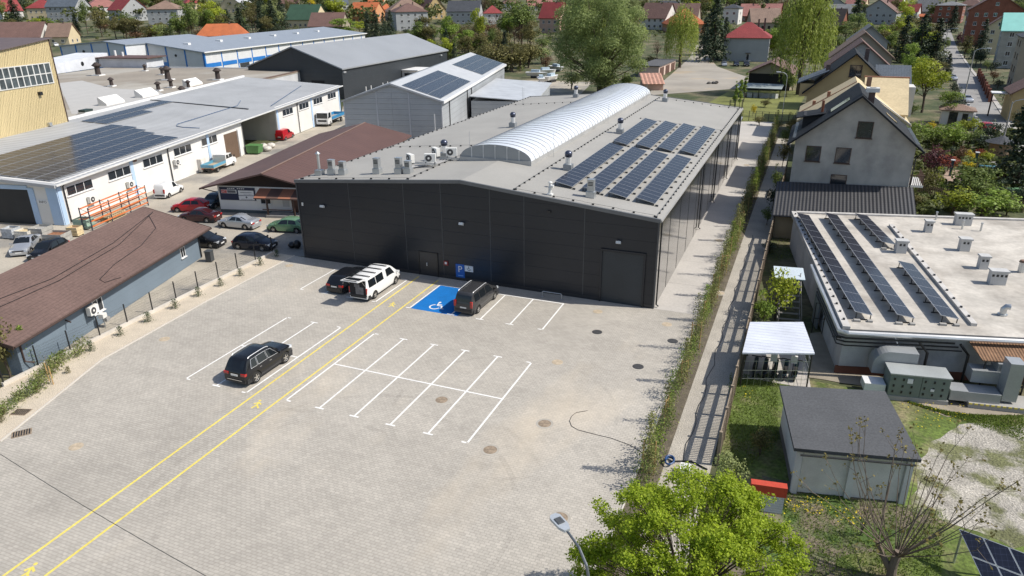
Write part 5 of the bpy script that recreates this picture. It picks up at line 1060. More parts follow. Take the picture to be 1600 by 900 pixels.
def house(name, label, cat, loc, rz, w, d, he, hr, roof='gf', wall='white', rm='brown', ov=.5, wins=None, chim=(), group=None, frame=None, base=-1.5, auto=True, vpane=None):
    """front facade on y=0 facing -y, x from -w/2 to w/2; gf: gable to the front, gs: ridge along the facade, hp: hipped, fl: flat, mo: mono-pitch falling to the front"""
    t = thing(name, label, cat, loc, rz, group); wm, rr = WALLS[wall], ROOFS[rm]; h2 = w/2; th = .22
    if roof == 'mo': mb = MB(); mb.add([(-h2,0,base),(h2,0,base),(h2,d,base),(-h2,d,base),(-h2,0,he),(h2,0,he),(h2,d,hr),(-h2,d,hr)],[(0,3,2,1),(4,5,6,7),(0,1,5,4),(1,2,6,5),(2,3,7,6),(3,0,4,7)])
    elif roof == 'gf': mb = MB(); mb.prof([(-h2,base),(h2,base),(h2,he),(0,hr-.02),(-h2,he)],0,d)
    elif roof == 'gs': mb = MB(); mb.add([(x,y,z) for x in (-h2,h2) for y,z in ((0,base),(d,base),(d,he),(d/2,hr-.02),(0,he))],[(4,3,2,1,0),(5,6,7,8,9)]+[(i,(i+1)%5,5+(i+1)%5,5+i) for i in range(5)])
    else: mb = MB(); mb.box(-h2,0,base,h2,d,he)
    mb.build('wall', wm, t); mb = MB(); k = .03
    if roof == 'gf':
        s = (hr-he)/h2; e = he-s*ov
        for q in (1,-1): A = [(0,-ov,hr+k),(0,d+ov,hr+k),(q*(h2+ov),d+ov,e+k),(q*(h2+ov),-ov,e+k)]; mb.slab(*[(p[0],p[1],p[2]+th) for p in (A if q < 0 else A[::-1])], th)
    elif roof == 'gs':
        s = (hr-he)/(d/2); e = he-s*ov
        for y in (-ov,d+ov): A = [(-h2-ov,y,e+k),(h2+ov,y,e+k),(h2+ov,d/2,hr+k),(-h2-ov,d/2,hr+k)]; mb.slab(*[(p[0],p[1],p[2]+th) for p in (A if y < 0 else A[::-1])], th)
    elif roof == 'mo': s = (hr-he)/d; mb.slab((-h2-ov,-ov,he-s*ov+k+th),(h2+ov,-ov,he-s*ov+k+th),(h2+ov,d+ov,hr+s*ov+k+th),(-h2-ov,d+ov,hr+s*ov+k+th),th)
    elif roof == 'hp':
        b = [(-h2-ov,-ov),(h2+ov,-ov),(h2+ov,d+ov),(-h2-ov,d+ov)]; r = min(w,d)/2*.95
        R0, R1 = ((-h2+r,d/2),(h2-r,d/2)) if w >= d else ((0,r),(0,d-r))
        vs = [(x,y,he+.003) for x,y in b]+[(x,y,he+.18) for x,y in b]+[(*R0,hr),(*R1,hr)]
        top = [(4,5,9,8),(5,6,9),(6,7,8,9),(7,4,8)] if w >= d else [(4,5,8),(5,6,9,8),(6,7,9),(7,4,8,9)]
        mb.add(vs,[(3,2,1,0),(0,1,5,4),(1,2,6,5),(2,3,7,6),(3,0,4,7)]+top)
    else: mb.box(-h2-ov*.5,-ov*.5,he+.003,h2+ov*.5,d+ov*.5,he+.3)
    ro = mb.build('roof', rr, t)
    for (x,y,hh) in chim:
        MB().box(x-.28,y-.24,he,x+.28,y+.24,hh).build('chimney', CHIM, ro)
    F = {'f': ((0,0,0),(1,0,0),(0,-1,0)), 'r': ((h2,d/2,0),(0,1,0),(1,0,0)), 'l': ((-h2,d/2,0),(0,-1,0),(-1,0,0))}
    if wins is None and auto:
        wins = []; fl = max(1,int(he/2.7))
        for i in range(fl):
            z = 1.55+i*(he/fl if fl > 1 else 0)
            n = max(1,int(w/3.4)); wins += [('f',(-.5+(c+.5)/n)*w*.86,z,1.25,1.35,2) for c in range(n)]
            n = max(1,int(d/4.2)); wins += [(s,(-.5+(c+.5)/n)*d*.8,z,1.2,1.35,2) for c in range(n) for s in 'rl']
        if roof == 'gf' and hr-he > 2: wins.append(('f',0,he+(hr-he)*.36,1.2,1.2,2))
    for (s,u,z,ww,hh,n) in (wins or ()): window(t, F[s], u, z, ww, hh, n, frame=frame or (FRW if wall not in ('tan',) else DFR), pane=vpane)
    return t, ro
# ---- the gable house nearest on the right and the row behind it
def fx(u, v, y, cx): q = OY(u,v,y); return float(q[0]-cx), float(q[2])
cx = 32.3; Y = 40.2
ws_ = []
for (u,v,w,h) in ((1351.5,203,1.45,1.65),(1270.5,240,1.45,1.6),(1317,243,1.45,1.6),(1309.5,284,1.55,1.5)):
    a, z = fx(u,v,Y,cx); ws_.append(('f',a,z,w,h,1))
gh, ro = house('gable_house','tall pale grey gable house with a dark standing-seam roof and four brown-framed windows','house',(cx,Y,0),0,11.2,10.2,8.9,13.45,'gf','stain','seam',.75,ws_,[(.9,.9,14.3)],frame=DFR)
MB().box(.3,.3,13.9,1.5,1.5,14.3).build('chimney_cap', pm('white cap', (.6,.6,.58), .7), ro)
s = (13.45-8.9)/5.6
def slope(xl, y0, y1, x0, dz): return [(x,y,13.45-abs(x)*s+dz+.25) for x,y in ((x0,y0),(xl,y0),(xl,y1),(x0,y1))]
mb = MB(); A = slope(-2.6,1.6,3.6,-1.0,.08); mb.slab(A[1],A[0],A[3],A[2],.06); mb.build('roof_window', PANE, ro); mb = MB(); A = slope(3.8,2.6,3.8,2.7,.08); mb.slab(*A,.06); mb.build('roof_window', PANE, ro)
mb = MB(); mb.box(-5.2,3.6,9.0,-3.5,6.8,10.9); mb.build('dormer', pm('dark dormer', (.02,.02,.022), .7), ro); MB().slab((-5.9,3.2,10.7),(-2.6,3.2,11.35),(-2.6,7.2,11.35),(-5.9,7.2,10.7),.12).build('dormer_roof', ROOFS['seam'], ro)
MB().cyl((-3.4,4.6,11.2),(-3.4,4.6,12.4),.14,n=8).build('flue', pm('copper flue', (.25,.10,.06), .5, metal=.5), ro)
mb = MB()
for q in (-1,1):
    for k in range(16): mb.cbox((q*(5.75),k*.62+.3,13.45-5.75*s+.34),(.32,.1,.12))
mb.build('snow_guard', STEEL, ro)
mb = MB(); mb.tube([(6.4,-.7,8.55),(5.75,-.12,7.9),(5.66,-.12,.1)],.06,6); mb.build('downpipe', DARK, gh)
mb = MB(); mb.box(5.603,2,4.4,7.2,6,4.6); bal = mb.build('balcony', FRW, gh); mb = MB()
for k in range(9): mb.box(5.7+.17*k,2.0,4.6,5.76+.17*k,2.05,5.6)
for k in range(16): mb.box(7.12,2.1+.25*k,4.6,7.17,2.16+.25*k,5.6)
mb.box(5.65,1.98,5.6,7.2,2.08,5.68); mb.build('railing', pm('brown rail', (.12,.07,.05), .7), bal)
# low tiled outbuilding in front of it
sh = thing('tiled_outbuilding','low outbuilding with a wide dark ribbed tile roof before the tall grey gable house','outbuilding',(31.9,34.2,0),R(1.5))
MB().box(-6,0,0,6.2,5,2.5).build('wall', pm('timber wall', (.30,.25,.17), .85), sh)
TILE = pm('graphite ribbed tile', (.055,.055,.06), .6, var=.1, stripe=(((1,0,0),.34,0,.45,.05),((0,1,0),.38,.12,.25,.03)))
MB().slab((-6.3,-.45,2.5),(6.6,-.45,2.95),(6.6,5.6,4.9),(-6.3,5.6,4.5),.18).build('roof', TILE, sh); mb = MB()
mb.tube([(-6.3,-.5,2.4),(6.6,-.5,2.85)],.07,6); mb.build('gutter', DARK, sh)
# yellow-felt roof house
yr, ro = house('yellow_roof_house','house with a broad yellow felt roof just behind the tall grey gable house','house',(32.6,56,0),0,11.6,11.5,8.6,12.45,'gf','white','yellow',.5,[('f',2.2,10.6,.8,.7,1)],[(1.6,9.6,12.9)],frame=DFR)
TERR = pm('terracotta edging', (.36,.17,.10), .8)
mb = MB(); mb.slab((-6.3,5.2,8.62),(-.02,5.2,12.78),(-.02,5.5,12.78),(-6.3,5.5,8.62),.06); mb.build('party_edge', TERR, ro); mb = MB(); mb.slab((0,-.5,12.95),(6.2,-.5,8.7),(6.2,-.2,8.7),(0,-.2,12.95),.1); mb.build('verge', FRW, ro)
MB().box(.6,10.5,8,7.2,14,11.7).build('wing_wall', WALLS['white'], yr); MB().slab((1.,2.,9.4),(6.,2.,9.4),(6.4,12.2,12.6),(1.2,12.2,12.6),.2).build('wing_roof', ROOFS['yellow'], yr); MB().box(1.1,12.2,12.5,6.5,12.5,12.75).build('wing_ridge', TERR, yr); MB().box(1.,2.6,6,5.8,10.5,9.2).build('wing_wall', WALLS['white'], yr)
for x,y,h in ((-4.6,6,10.1),(-3.,6.3,11.3)): MB().box(x-.2,y-.2,9,x+.2,y+.2,h).build('chimney', TERR, ro)
# ochre house with grey roof
a, z = fx(1337,111,75,32.8)
yo, ro = house('ochre_house','ochre gable house with a steep grey sheet roof and one dark window','house',(32.6,75,0),0,11.4,11,9.9,14.9,'gf','yellow','seam',.7,[('f',a+.2,z,1.6,1.6,2)],[(-3.4,1.6,13.4),(1.6,5.5,15.4)],frame=DFR)
MB().slab((3.2,2.5,9.7),(8.0,2.5,9.7),(8.0,9,12.9),(3.2,9,12.9),.2).build('wing_roof', ROOFS['slate'], yo); MB().box(3.,3,4,7.6,8.6,9.6).build('wing_wall', WALLS['yellow'], yo); MB().slab((-7.2,-.2,10.9),(-3.2,-.2,12.7),(-3.2,6,12.7),(-7.2,6,10.9),.15).build('dormer_roof', ROOFS['slate'], ro); MB().box(-6.8,0.003,9,-3.6,5.6,10.8).build('dormer', WALLS['yellow'], ro)
house('grey_roof_house','house with a weathered grey roof edged in white, behind the ochre house','house',(34.0,94,0),0,9.5,10,11.5,15.4,'gf','grey','brown',.5,[],[])
house('brown_roof_house','house with a dark brown roof and pinkish edge boards, second behind the ochre house','house',(34.9,109,0),0,10,10,12,16.1,'gf','tan','tan',.5,[],[]) 
house('brown_roof_house','narrow house with a grey-brown roof, farthest of the row behind the ochre house','house',(36.6,128,0),0,7,10,13.5,16.4,'gf','grey','grey',.5,[],[])
# ---- flat-roofed white hall with solar rows
q = [G(*a,3.3) for a in ((1316,514),(1600,528),(1600,345),(1236,333))]
FL, FR, BR, BL = q; FR2 = FL+(FR-FL)*1.9; BR2 = BL+(BR-BL)*1.55
wh = thing('flat_roof_workshop','weathered white flat-roofed workshop with leaning solar rows, pale chimneys and pipes along its edge','workshop',(FL[0],FL[1],0),R(9.5))
WEA = pm('weathered white render', (.50,.50,.49), .9, var=.16, sc=.5, fvar=.06, col2=(.33,.33,.33), c2sc=.35, c2=(.55,.72))
MEM = pm('dusty white roofing', (.50,.465,.41), .85, var=.2, sc=.5, fvar=.09, fsc=3, col2=(.32,.29,.25), c2sc=.28, c2=(.48,.72), stripe=(((0,1,0),2.6,.02,.12,0),))
def inset(P, k=.25):
    c = sum(P)/len(P); return [(float(p[0]+(c[0]-p[0])*k/np.linalg.norm((c-p)[:2])),float(p[1]+(c[1]-p[1])*k/np.linalg.norm((c-p)[:2]))) for p in P]
P4 = [FL,FR2,BR2,BL]
MB().prism(inset(P4,.35),0,3.1).build('wall', WEA, wh, True); MB().prism([(float(p[0]),float(p[1])) for p in P4],3.103,3.32).build('roof', MEM, wh, True)
def along(A, B, k): return A+(B-A)*k
def bar(A, B, w, z0, z1, nm, m, par=wh):
    d = (B-A)[:2]; n = np.array([-d[1],d[0]])/np.linalg.norm(d)*w/2; return MB().prism([(A[0]-n[0],A[1]-n[1]),(B[0]-n[0],B[1]-n[1]),(B[0]+n[0],B[1]+n[1]),(A[0]+n[0],A[1]+n[1])],z0,z1).build(nm,m,par,True)
COP = pm('pale coping', (.52,.50,.47), .8, var=.15, sc=1.5)
off = (FR-FL)/np.linalg.norm(FR-FL)
bar(FL+off*.25,BL+off*.25,.45,3.323,3.5,'coping',COP); S1, S2 = G(1522,508,3.4), G(1392,352,3.4); bar(S1,S2,.35,3.323,3.52,'coping',COP); bar(BL+off*.5,BR2,.4,3.323,3.48,'coping',COP)
mb = MB()
for k in np.linspace(.04,.96,20): p = along(FL,BL,k)+off*.25; mb.cbox((p[0],p[1],3.55),(.14,.14,.1))
for k in np.linspace(.05,.95,14): p = along(S1,S2,k); mb.cbox((p[0],p[1],3.57),(.14,.14,.1))
mb.build('wire_holder', DARK, wh, True)
bar(FL+np.array([.0,.32,0]),FR2+np.array([0,.32,0]),.1,0.,.55,'plinth',pm('red brown plinth', (.17,.07,.045), .9)).location = (0,-.05,.0)
def ptube(pts, r, nm, m, n=8): return MB().tube([tuple(map(float,p)) for p in pts],r,n).build(nm,m,wh,True)
dn = np.array([off[1],-off[0],0])
ptube([BL*.45+FL*.55+np.array([-.15,0,-.12]),FL+dn*.25+np.array([-.2,.2,-.12]),FL+dn*.3+off*.3-np.array([0,0,.12]),FR2+dn*.3-np.array([0,0,.12])],.16,'silver_pipe',pm('silver pipe lagging', (.70,.70,.69), .35, metal=.5))
for z,r,e in ((.45,.07,.36),(.72,.06,.33),(.98,.05,.33)): ptube([BL*.3+FL*.7+np.array([-.25,0,-z]),FL+dn*e+np.array([-.3,.2,-z]),FL+dn*e+off*.2-np.array([0,0,z]),FL+dn*e+off*(6.2+z)-np.array([0,0,z])],r,'dark_pipe',DARK,6)
for d_ in (5.2,7.6): ptube([FL+dn*.36+off*(d_-.6)-np.array([0,0,.5]),FL+dn*.36+off*d_-np.array([0,0,1.2]),FL+dn*.6+off*(d_-.1)-np.array([0,0,3.2])],.09,'dark_pipe',DARK,6)
ptube([G(1300,525,2.3),G(1330,530,2.3)],.06,'dark_pipe',DARK,6)
p0 = FL+dn*.32+off*3.1; ptube([p0-np.array([0,0,.2]),p0+off*.3-np.array([0,0,.8]),p0+off*.15-np.array([0,0,1.6])],.04,'white_conduit',FRW,6)
g = MB(); a = G(1274,512); MB().cbox((30.2,13.2,1.25),(.12,1.5,2.3),R(12)).build('steel_door', pm('grey steel door', (.17,.19,.20), .6), wh, True)
PM4 = panel_mesh(1.72,1.06,'panel')
for (f0,f1,n0,n1,n,lb) in (((1247,334),(1262,336),(1338,490),(1361,491),13,'leaning row of solar panels along the left edge of the white flat roof'),((1292,333),(1305,336),(1404,493),(1427,497),13,'leaning row of solar panels second from the left edge of the white flat roof'),
       ((1339,334),(1351,337),(1381,379),(1397,382),5,'short leaning row of solar panels at the back of the white flat roof'),((1409,409),(1420,412),(1472,493),(1497,500),6,'short leaning row of solar panels beside the raised strip of the white flat roof')):
    A = (G(*f0,3.95)+G(*f1,3.6))/2; B = (G(*n0,3.95)+G(*n1,3.6))/2; d = (A-B)[:2]; L = float(np.hypot(*d)); rz = atan2(-d[0],d[1])
    t = thing('solar_array', lb, 'solar panels', (B[0],B[1],3.33), rz, 'solar rows on the white flat roof'); pl = L/n
    pmx = panel_mesh(1.12,pl-.03)
    for k in range(n): panel_part(pmx, t, (0,(k+.5)*pl,.46), (0,R(10),0))
    mb = MB()
    for k in range(n+1): y = min(max(k*pl,.05),L-.05); mb.cbox((-.42,y,.25),(.05,.05,.5)); mb.cbox((.46,y,.19),(.05,.05,.36)); mb.cbox((0,y,.03),(1.1,.08,.06))
    mb.build('frame', DARK, t)
    mb = MB(); mb.box(-.6,-.35,0,-.2,-.1,.12); mb.box(.25,-.3,0,.55,-.05,.12); mb.build('ballast', CONC, t)
PCH = pm('pale chimney render', (.50,.50,.49), .85, var=.1, sc=1.5)
for (u,v,w,lb) in ((1449,362,.55,'narrow pale chimney at the back of the white flat roof'),(1503,351,1.35,'wide pale chimney with slots at the rear edge of the white flat roof'),(1505,391,.75,'pale chimney with two slots in the middle of the white flat roof'),(1534,419,.6,'narrow pale chimney second from the right of the white flat roof'),(1556,443,1.05,'wide pale chimney nearest the right side of the white flat roof'),(1406,394,.8,'pale chimney beside the short back row of leaning solar panels')):
    q = G(u,v,3.33); t = thing('chimney', lb, 'chimney', q, R(10), 'chimneys on the white flat roof')
    MB().box(-w/2,-.3,-.01,w/2,.3,.95).build('shaft', PCH, t); MB().box(-w/2-.08,-.38,.953,w/2+.08,.38,1.08).build('cap', PCH, t); mb = MB()
    for k in range(2 if w < 1 else 4): x = (k-(.5 if w < 1 else 1.5))*.28; mb.box(x-.08,-.31,.62,x+.08,-.302,.8)
    mb.build('slot', DARK, t)
q = G(1595,425,3.33); t = thing('flue_pipe','stubby flue with a rust-red cap at the right edge of the white flat roof','flue',q); MB().cyl((0,0,0),(0,0,.8),.25,n=10).build('pipe', STEEL, t); MB().cyl((0,0,.8),(0,0,.95),.3,.22,10).build('cap', RUST, t)
q = G(1566,492,3.33); t = thing('vent_cowl','silver bent vent cowl near the front of the white flat roof','vent',q,R(15)); mb = MB(); mb.tube([(0,0,0),(0,0,.45),(.12,-.04,.62),(.32,-.1,.62)],.2,10); mb.build('pipe', STEEL, t, False, 40); MB().cyl((0,0,-.0),(0,0,.08),.3,n=10).build('flange', STEEL, t)
for u,v,h,lb in ((1462,343,.7,'thin white pipe at the rear edge of the white flat roof'),(1503,358,.8,'thin grey pipe standing in front of the wide rear chimney'),(1532,361,.7,'thin pipe right of the wide rear chimney')):
    q = G(u,v,3.33); t = thing('vent_pipe',lb,'pipe',q); MB().cyl((0,0,0),(0,0,h),.08,n=8).build('pipe', STEEL, t); MB().cyl((0,0,h),(0,0,h+.06),.11,n=8).build('cap', STEEL, t)
# rusty canopy and ventilation plant in front of it
cp = [G(1513,531,2.9),G(1536,563,2.5),G(1680,571,2.5),G(1680,541,2.9)]
t = thing('rusty_canopy','rust-brown corrugated canopy on the front of the white flat-roofed workshop','canopy',cp[1]*np.array([1,1,0]),R(10))
MB().slab(*[tuple(p) for p in cp],.06).build('sheet', pm('rusty corrugated sheet', (.24,.135,.075), .9, var=.25, sc=1.2, fvar=.2, fsc=6, stripe=(((1,0,0),.18,0,.3,.03),)), t, True); mb = MB()
for k in (.02,.5): p = along(cp[1],cp[2],k); mb.tube([(p[0]+.1,p[1]+.1,0),(p[0]+.1,p[1]+.1,2.42)],.05,6)
mb.build('post', DARK, t, True)
GALD = pm('galvanised duct', (.38,.395,.40), .45, metal=.35, var=.1, sc=1.); GRNP = pm('grey green plant panels', (.165,.20,.175), .6, var=.08)
hv = thing('air_handling_unit','large grey-green air handling unit with galvanised ducts standing against the white workshop','air handling unit',(34.5,3.6,0),R(9))
mb = MB(); mb.box(0,0,.3,1.75,1.35,1.75); mb.box(1.78,0,.3,3.3,1.35,1.75); mb.build('casing', GRNP, hv); MB().box(-.05,-.05,.0,3.4,1.4,.297).build('base', CONC, hv); MB().box(-.06,-.06,1.753,3.36,1.42,1.83).build('top', pm('pale top sheet', (.40,.42,.41), .5, metal=.2), hv)
mb = MB()
for x in (.25,.75,1.25,1.95,2.45,2.95):
    for z in (.6,1.0,1.45): mb.box(x-.05,-.03,z-.08,x+.05,-.003,z+.08)
mb.build('latch', DARK, hv); MB().box(.95,-.06,1.25,1.25,-.003,1.55).build('label', FRW, hv); MB().box(2.3,-.06,.85,2.5,-.003,1.0).build('label', FRW, hv)
mb = MB(); n = 9; c = (.55,1.55); P = [(c[0]-.95*sin(a),c[1]+.95*cos(a)) for a in np.linspace(0,pi/2,n)]+[(c[0]-.95,c[1]-.6),(c[0]-.1,c[1]-.6),(c[0]-.1,c[1]-.1)]+[(2.1,1.5),(2.1,2.5)]; mb.prof([(x-.3,z-.1+.1) for x,z in P],1.5,2.6); mb.build('duct', GALD, hv)
mb = MB(); mb.box(-1.3,.2,.35,-.1,1.2,.85); mb.build('duct', FRW, hv)
mb = MB(); mb.box(3.45,.1,.35,4.4,1.2,1.0); mb.box(4.4,.15,.3,6.2,1.25,.95); mb.box(4.8,1.25,1.1,6.4,2.2,1.9); mb.box(6.3,.3,.5,7.1,1.3,3.0); mb.build('duct', GALD, hv); mb = MB(); mb.box(6.15,1.4,1.1,6.9,2.4,2.4); mb.build('duct', GALD, hv)
t = thing('loading_step','yellow-edged low concrete loading step at the right end of the white workshop','step',G(1512,637),R(8)); MB().box(0,0,0,9,1.6,.35).build('slab', CONC, t); mb = MB()
for k in range(30): mb.box(k*.3,-.03,.25,k*.3+.18,-.003,.35)
mb.build('edge_paint', YELL, t)
# carport with a white corrugated roof
q = [G(*a,2.5) for a in ((1160,551),(1273,552),(1255,503),(1172,503))]
t = thing('carport','open shelter with a white corrugated roof next to the wooden fence','shelter',(q[0][0],q[0][1],0),R(6))
MB().slab(*[tuple(p) for p in q],.1).build('roof', pm('white corrugated sheet', (.62,.65,.72), .5, stripe=(((0,1,0),.42,.18,.12,.03),)), t, True)
for p in q: c = sum(q)/4; p = p+(c-p)*.06; MB().tube([(p[0],p[1],0),(p[0],p[1],2.38)],.05,6).build('post', DARK, t, True)
mb = MB()
for k in range(1,10):
    for (A,B) in ((q[0],q[1]),(q[1],q[2])): p = along(A,B,k/10); c = sum(q)/4; p = p+(c-p)*.05; mb.tube([(p[0],p[1],0),(p[0],p[1],1.9)],.012,4)
for z in (.6,1.2,1.85): mb.tube([tuple((p+(c-p)*.05)*np.array([1,1,0])+np.array([0,0,z])) for p in (q[0],q[1],q[2])],.015,4)
mb.build('mesh_side', STEEL, t, True)
DB = pm('dark blue scooter paint', (.02,.05,.07), .3, coat=.5)
for k in range(5):
    x, y = 26.7+.62*k, 4.0+.1*k; t = thing('scooter', ('small blue-black scooter under the white shelter, nearest the fence','small blue-black scooter second from the fence under the white shelter','small blue-black scooter in the middle under the white shelter','small blue-black scooter fourth from the fence under the white shelter','small blue-black scooter farthest from the fence under the white shelter')[k],'scooter',(x,y,.016),R(88),'scooters under the white shelter')
    for xx in (-.55,.6): mb = MB(); mb.cyl((xx,-.05,.24),(xx,.05,.24),.24,n=12); mb.build('wheel', TYRE, t)
    mb = MB(); mb.prof([(-.75,.45),(-.2,.35),(.35,.3),(.5,.85),(.62,.9),(.62,.3),(.3,.2),(-.4,.22)],-.13,.13); mb.build('body', DB, t); MB().box(-.6,-.12,.5,.0,.12,.78).build('seat', TYRE, t); MB().box(.5,-.32,.98,.56,.32,1.03).build('handlebar', TYRE, t); MB().tube([(.58,0,.85),(.53,0,1.0)],.03,5).build('stem', TYRE, t)
for u,v,lb in ((1206,555,'white notice box hanging at the left under the white shelter'),(1237,558,'white notice box hanging at the right under the white shelter')):
    q_ = G(u,v+28); t = thing('notice_box',lb,'box',(q_[0],q_[1]-.2,1.0)); MB().box(-.2,-.1,0,.2,.1,.5).build('case', FRW, t); MB().tube([(0,0,-1.0),(0,0,0)],.03,5).build('post', DARK, t)
# scaffold steps with a small white roof behind the shelter
q_ = G(1222,505); t = thing('steel_steps','steel frame steps with a small white roof beside the wall of the white workshop','steps',(28.1,14.6,0),R(8)); 
mb = MB()
for x in (-.8,.8):
    mb.tube([(x,-2.6,0),(x,.8,2.3)],.04,6)
    for y,z in ((-2.5,1.),(-1.,1.9),(.8,3.2)): mb.tube([(x,y,0),(x,y,z)],.035,6)
    mb.tube([(x,-2.5,1.),(x,.8,3.1)],.03,6)
for k in range(8): mb.cbox((0,-2.5+.45*k,.2+.3*k),(1.6,.26,.04))
mb.build('frame', pm('grey scaffold', (.25,.24,.23), .5, metal=.4), t); MB().slab((-1.1,.2,2.9),(1.1,.2,2.9),(1.1,2.0,3.2),(-1.1,2.0,3.2),.08).build('roof', pm('pale blue white sheet', (.55,.62,.66), .5), t)
t = thing('gate_frame','black open steel gate frame reaching from the white workshop wall','gate',G(1268,520),R(95)); mb = MB(); mb.tube([(0,0,0),(0,0,2.4),(0,-2.2,2.4),(0,-2.2,.0)],.04,6); mb.tube([(0,0,1.2),(0,-2.2,1.2)],.03,6); mb.build('frame', DARK, t); MB().tube([(0,-.7,0),(0,-.7,2.4)],.03,6).build('bar', DARK, t)
# small grey-roofed shed
q = [G(*a,2.75) for a in ((1241,701),(1440,719),(1383,612),(1218,603))]; t = thing('garage_shed','pale grey block shed with a dark felt roof beside the gravel','shed',(q[0][0],q[0][1],0),R(11))
SHW = pm('pale grey shed render', (.60,.605,.59), .85, var=.1, sc=.7); I = inset(q,.42)
MB().prism(I,.55,2.6).build('wall', SHW, t, True); MB().prism(I,0,.547).build('plinth', pm('dark grey plinth', (.13,.13,.135), .85), t, True)
MB().prism([(float(p[0]),float(p[1])) for p in q],2.603,2.78).build('roof', pm('dark roofing felt', (.082,.085,.09), .9, var=.10, sc=.5, fvar=.2, fsc=10, stripe=(((0,1,0),1.,.02,.25,0),)), t, True)
A, B = np.array([*I[0],0]), np.array([*I[1],0]); D_ = (B-A)/np.linalg.norm(B-A); N_ = np.array([D_[1],-D_[0],0])
for k0,k1 in ((.05,.47),(.53,.95)):
    a_, b_ = along(A,B,k0)+N_*.03, along(A,B,k1)+N_*.03; MB().prism([(a_[0],a_[1]),(b_[0],b_[1]),(b_[0]-N_[0]*.026,b_[1]-N_[1]*.026),(a_[0]-N_[0]*.026,a_[1]-N_[1]*.026)],.05,2.4).build('door', pm('grey door', (.62,.61,.58), .7, var=.12, sc=1.), t, True)
for k in (0.01,.5,.99):
    p = along(A,B,k)+N_*.06; MB().cbox((p[0],p[1],1.3),(.3,.2,2.58),R(11)).build('pillar', SHW, t, True)
MB().tube([tuple(along(A,B,k)+N_*.5+np.array([0,0,2.55])) for k in (0,1)],.05,6).build('gutter', DARK, t, True)
# bits and pieces lower right
q = G(1196,800); t = thing('brick_kiosk','small white brick box with a bright red lid beside the leafy tree','box',(q[0],q[1],0),R(8)); MB().box(-.75,0,0,.75,.32,1.0).build('wall', pm('white brick', (.60,.62,.65), .8, stripe=(((0,0,1),.14,.14,.35,.004),)), t); MB().box(-.82,-.05,1.003,.82,.36,1.55).build('lid', pm('bright red lid', (.50,.06,.03), .6, var=.15, sc=2), t)
q = G(1046,724); t = thing('blue_hose','coil of dark blue hose on the gravel behind the saplings','hose',(q[0],q[1],.05)); mb = MB(); mb.tube([(.22*cos(a),.36*sin(a),.05+.02*a) for a in np.linspace(0,10,50)],.05,6); mb.build('coil', pm('blue hose', (.02,.07,.20), .5), t)
q = [G(*a) for a in ((1048,722),(1080,722),(1105,735))]; mb = MB(); mb.tube([(p[0],p[1],.06) for p in q],.04,6); mb.build('tail', DARK, t, True)
q = G(1070,740); t = thing('white_box','white plastic box on the gravel lane behind the leafy tree','box',(q[0],q[1],0),R(5)); MB().box(-.25,-.3,0,.25,.3,.4).build('case', FRW, t); MB().box(-.27,-.32,.403,.27,.32,.45).build('lid', FRW, t)
q = [G(*a) for a in ((1283,470),(1168,515),(1135,590),(1105,640),(1078,700),(1060,735))]; tag(MB().tube([(24.0+.12*sin(k*1.7),y,.03) for k,y in enumerate(np.linspace(-9,34,40))],.02,5).build('hose', DARK),'long thin dark hose lying along the gravel lane','hose')
A, B, D = G(1498,826,1.75), G(1660,886,1.75), G(1540,915,.55)
t = thing('solar_array','ground-mounted solar panels at the lower right corner','solar panels',(A[0],A[1],0),0)
U = (B-A)/4; V = (D-A)/2.; N = np.cross(U,V); N /= np.linalg.norm(N); N = N if N[2] > 0 else -N
for i in range(5):
    for j in range(3):
        o = A+U*i*1.0+V*j; u, v = U*.985, V*.985
        P = [o,o+u,o+u+v,o+v]; e1, e2 = u/np.linalg.norm(u)*.03, v/np.linalg.norm(v)*.03; mb = MB()
        mb.add([tuple(p) for p in P]+[tuple(p-N*.04) for p in P],[(3,2,1,0),(4,5,6,7),(0,1,5,4),(1,2,6,5),(2,3,7,6),(3,0,4,7)],1)
        Q = [o+e1+e2,o+u-e1+e2,o+u+v-e1-e2,o+v+e1-e2]; mb.add([tuple(p+N*.004) for p in Q],[(3,2,1,0)],0)
        mb.build('panel',[pm('ground solar glass', (.02,.024,.04), .22, var=.15, sc=1.2, coat=.1, spec=.3, stripe=(((1,.2,0),.19,.05,-1.2,0),((.0,1,0),.19,.05,-1.2,0))),PVF],t,True)
for k in (.1,1.5,3): p = A+U*k+V*.1; MB().tube([(p[0],p[1],0),tuple(p-N*.05)],.05,6).build('post', STEEL, t, True)
# ---- fences
t = thing('wooden_fence','long grey-brown wooden fence between the gravel lane and the gardens','fence',(25.75,10,0)); FW_ = pm('weathered fence wood', (.27,.215,.155), .9, var=.25, sc=1.5)
ys = np.arange(-7,62,2.55)
for y in ys: MB().box(25.68,y-.08,0,25.84,y+.08,2.1).build('post', FW_, t, True)
for a, b in zip(ys,ys[1:]):
    mb = MB()
    for z in (.25,1.05,1.85): mb.box(25.71,a+.08,z-.13,25.77,b-.08,z+.13)
    k = a+.2
    while k < b-.12: mb.box(25.775,k,.1,25.8,k+.055,2.0); k += .17
    mb.build('panel', FW_, t, True)
t = thing('mesh_fence','thin black mesh fence with slim posts along the gravel bed','fence',(-18.6,0,.26)); P_ = [(-18.36,-15.4),(-18.5,-9.7),(-18.65,-2),(-18.85,8.3),(-18.9,11.6)]
def onp(y):
    for (a,b),(c,d) in zip(P_,P_[1:]):
        if y <= d: return a+(c-a)*(y-b)/(d-b)
    return P_[-1][0]
ys = [-15.3+2.45*k for k in range(12)]
for y in ys: MB().box(onp(y)-.035,y-.035,.2,onp(y)+.035,y+.035,1.75).build('post', DARK, t, True)
mb = MB()
for z in np.arange(.35,1.7,.2): mb.tube([(onp(y),y,z) for y in ys],.0045,3)
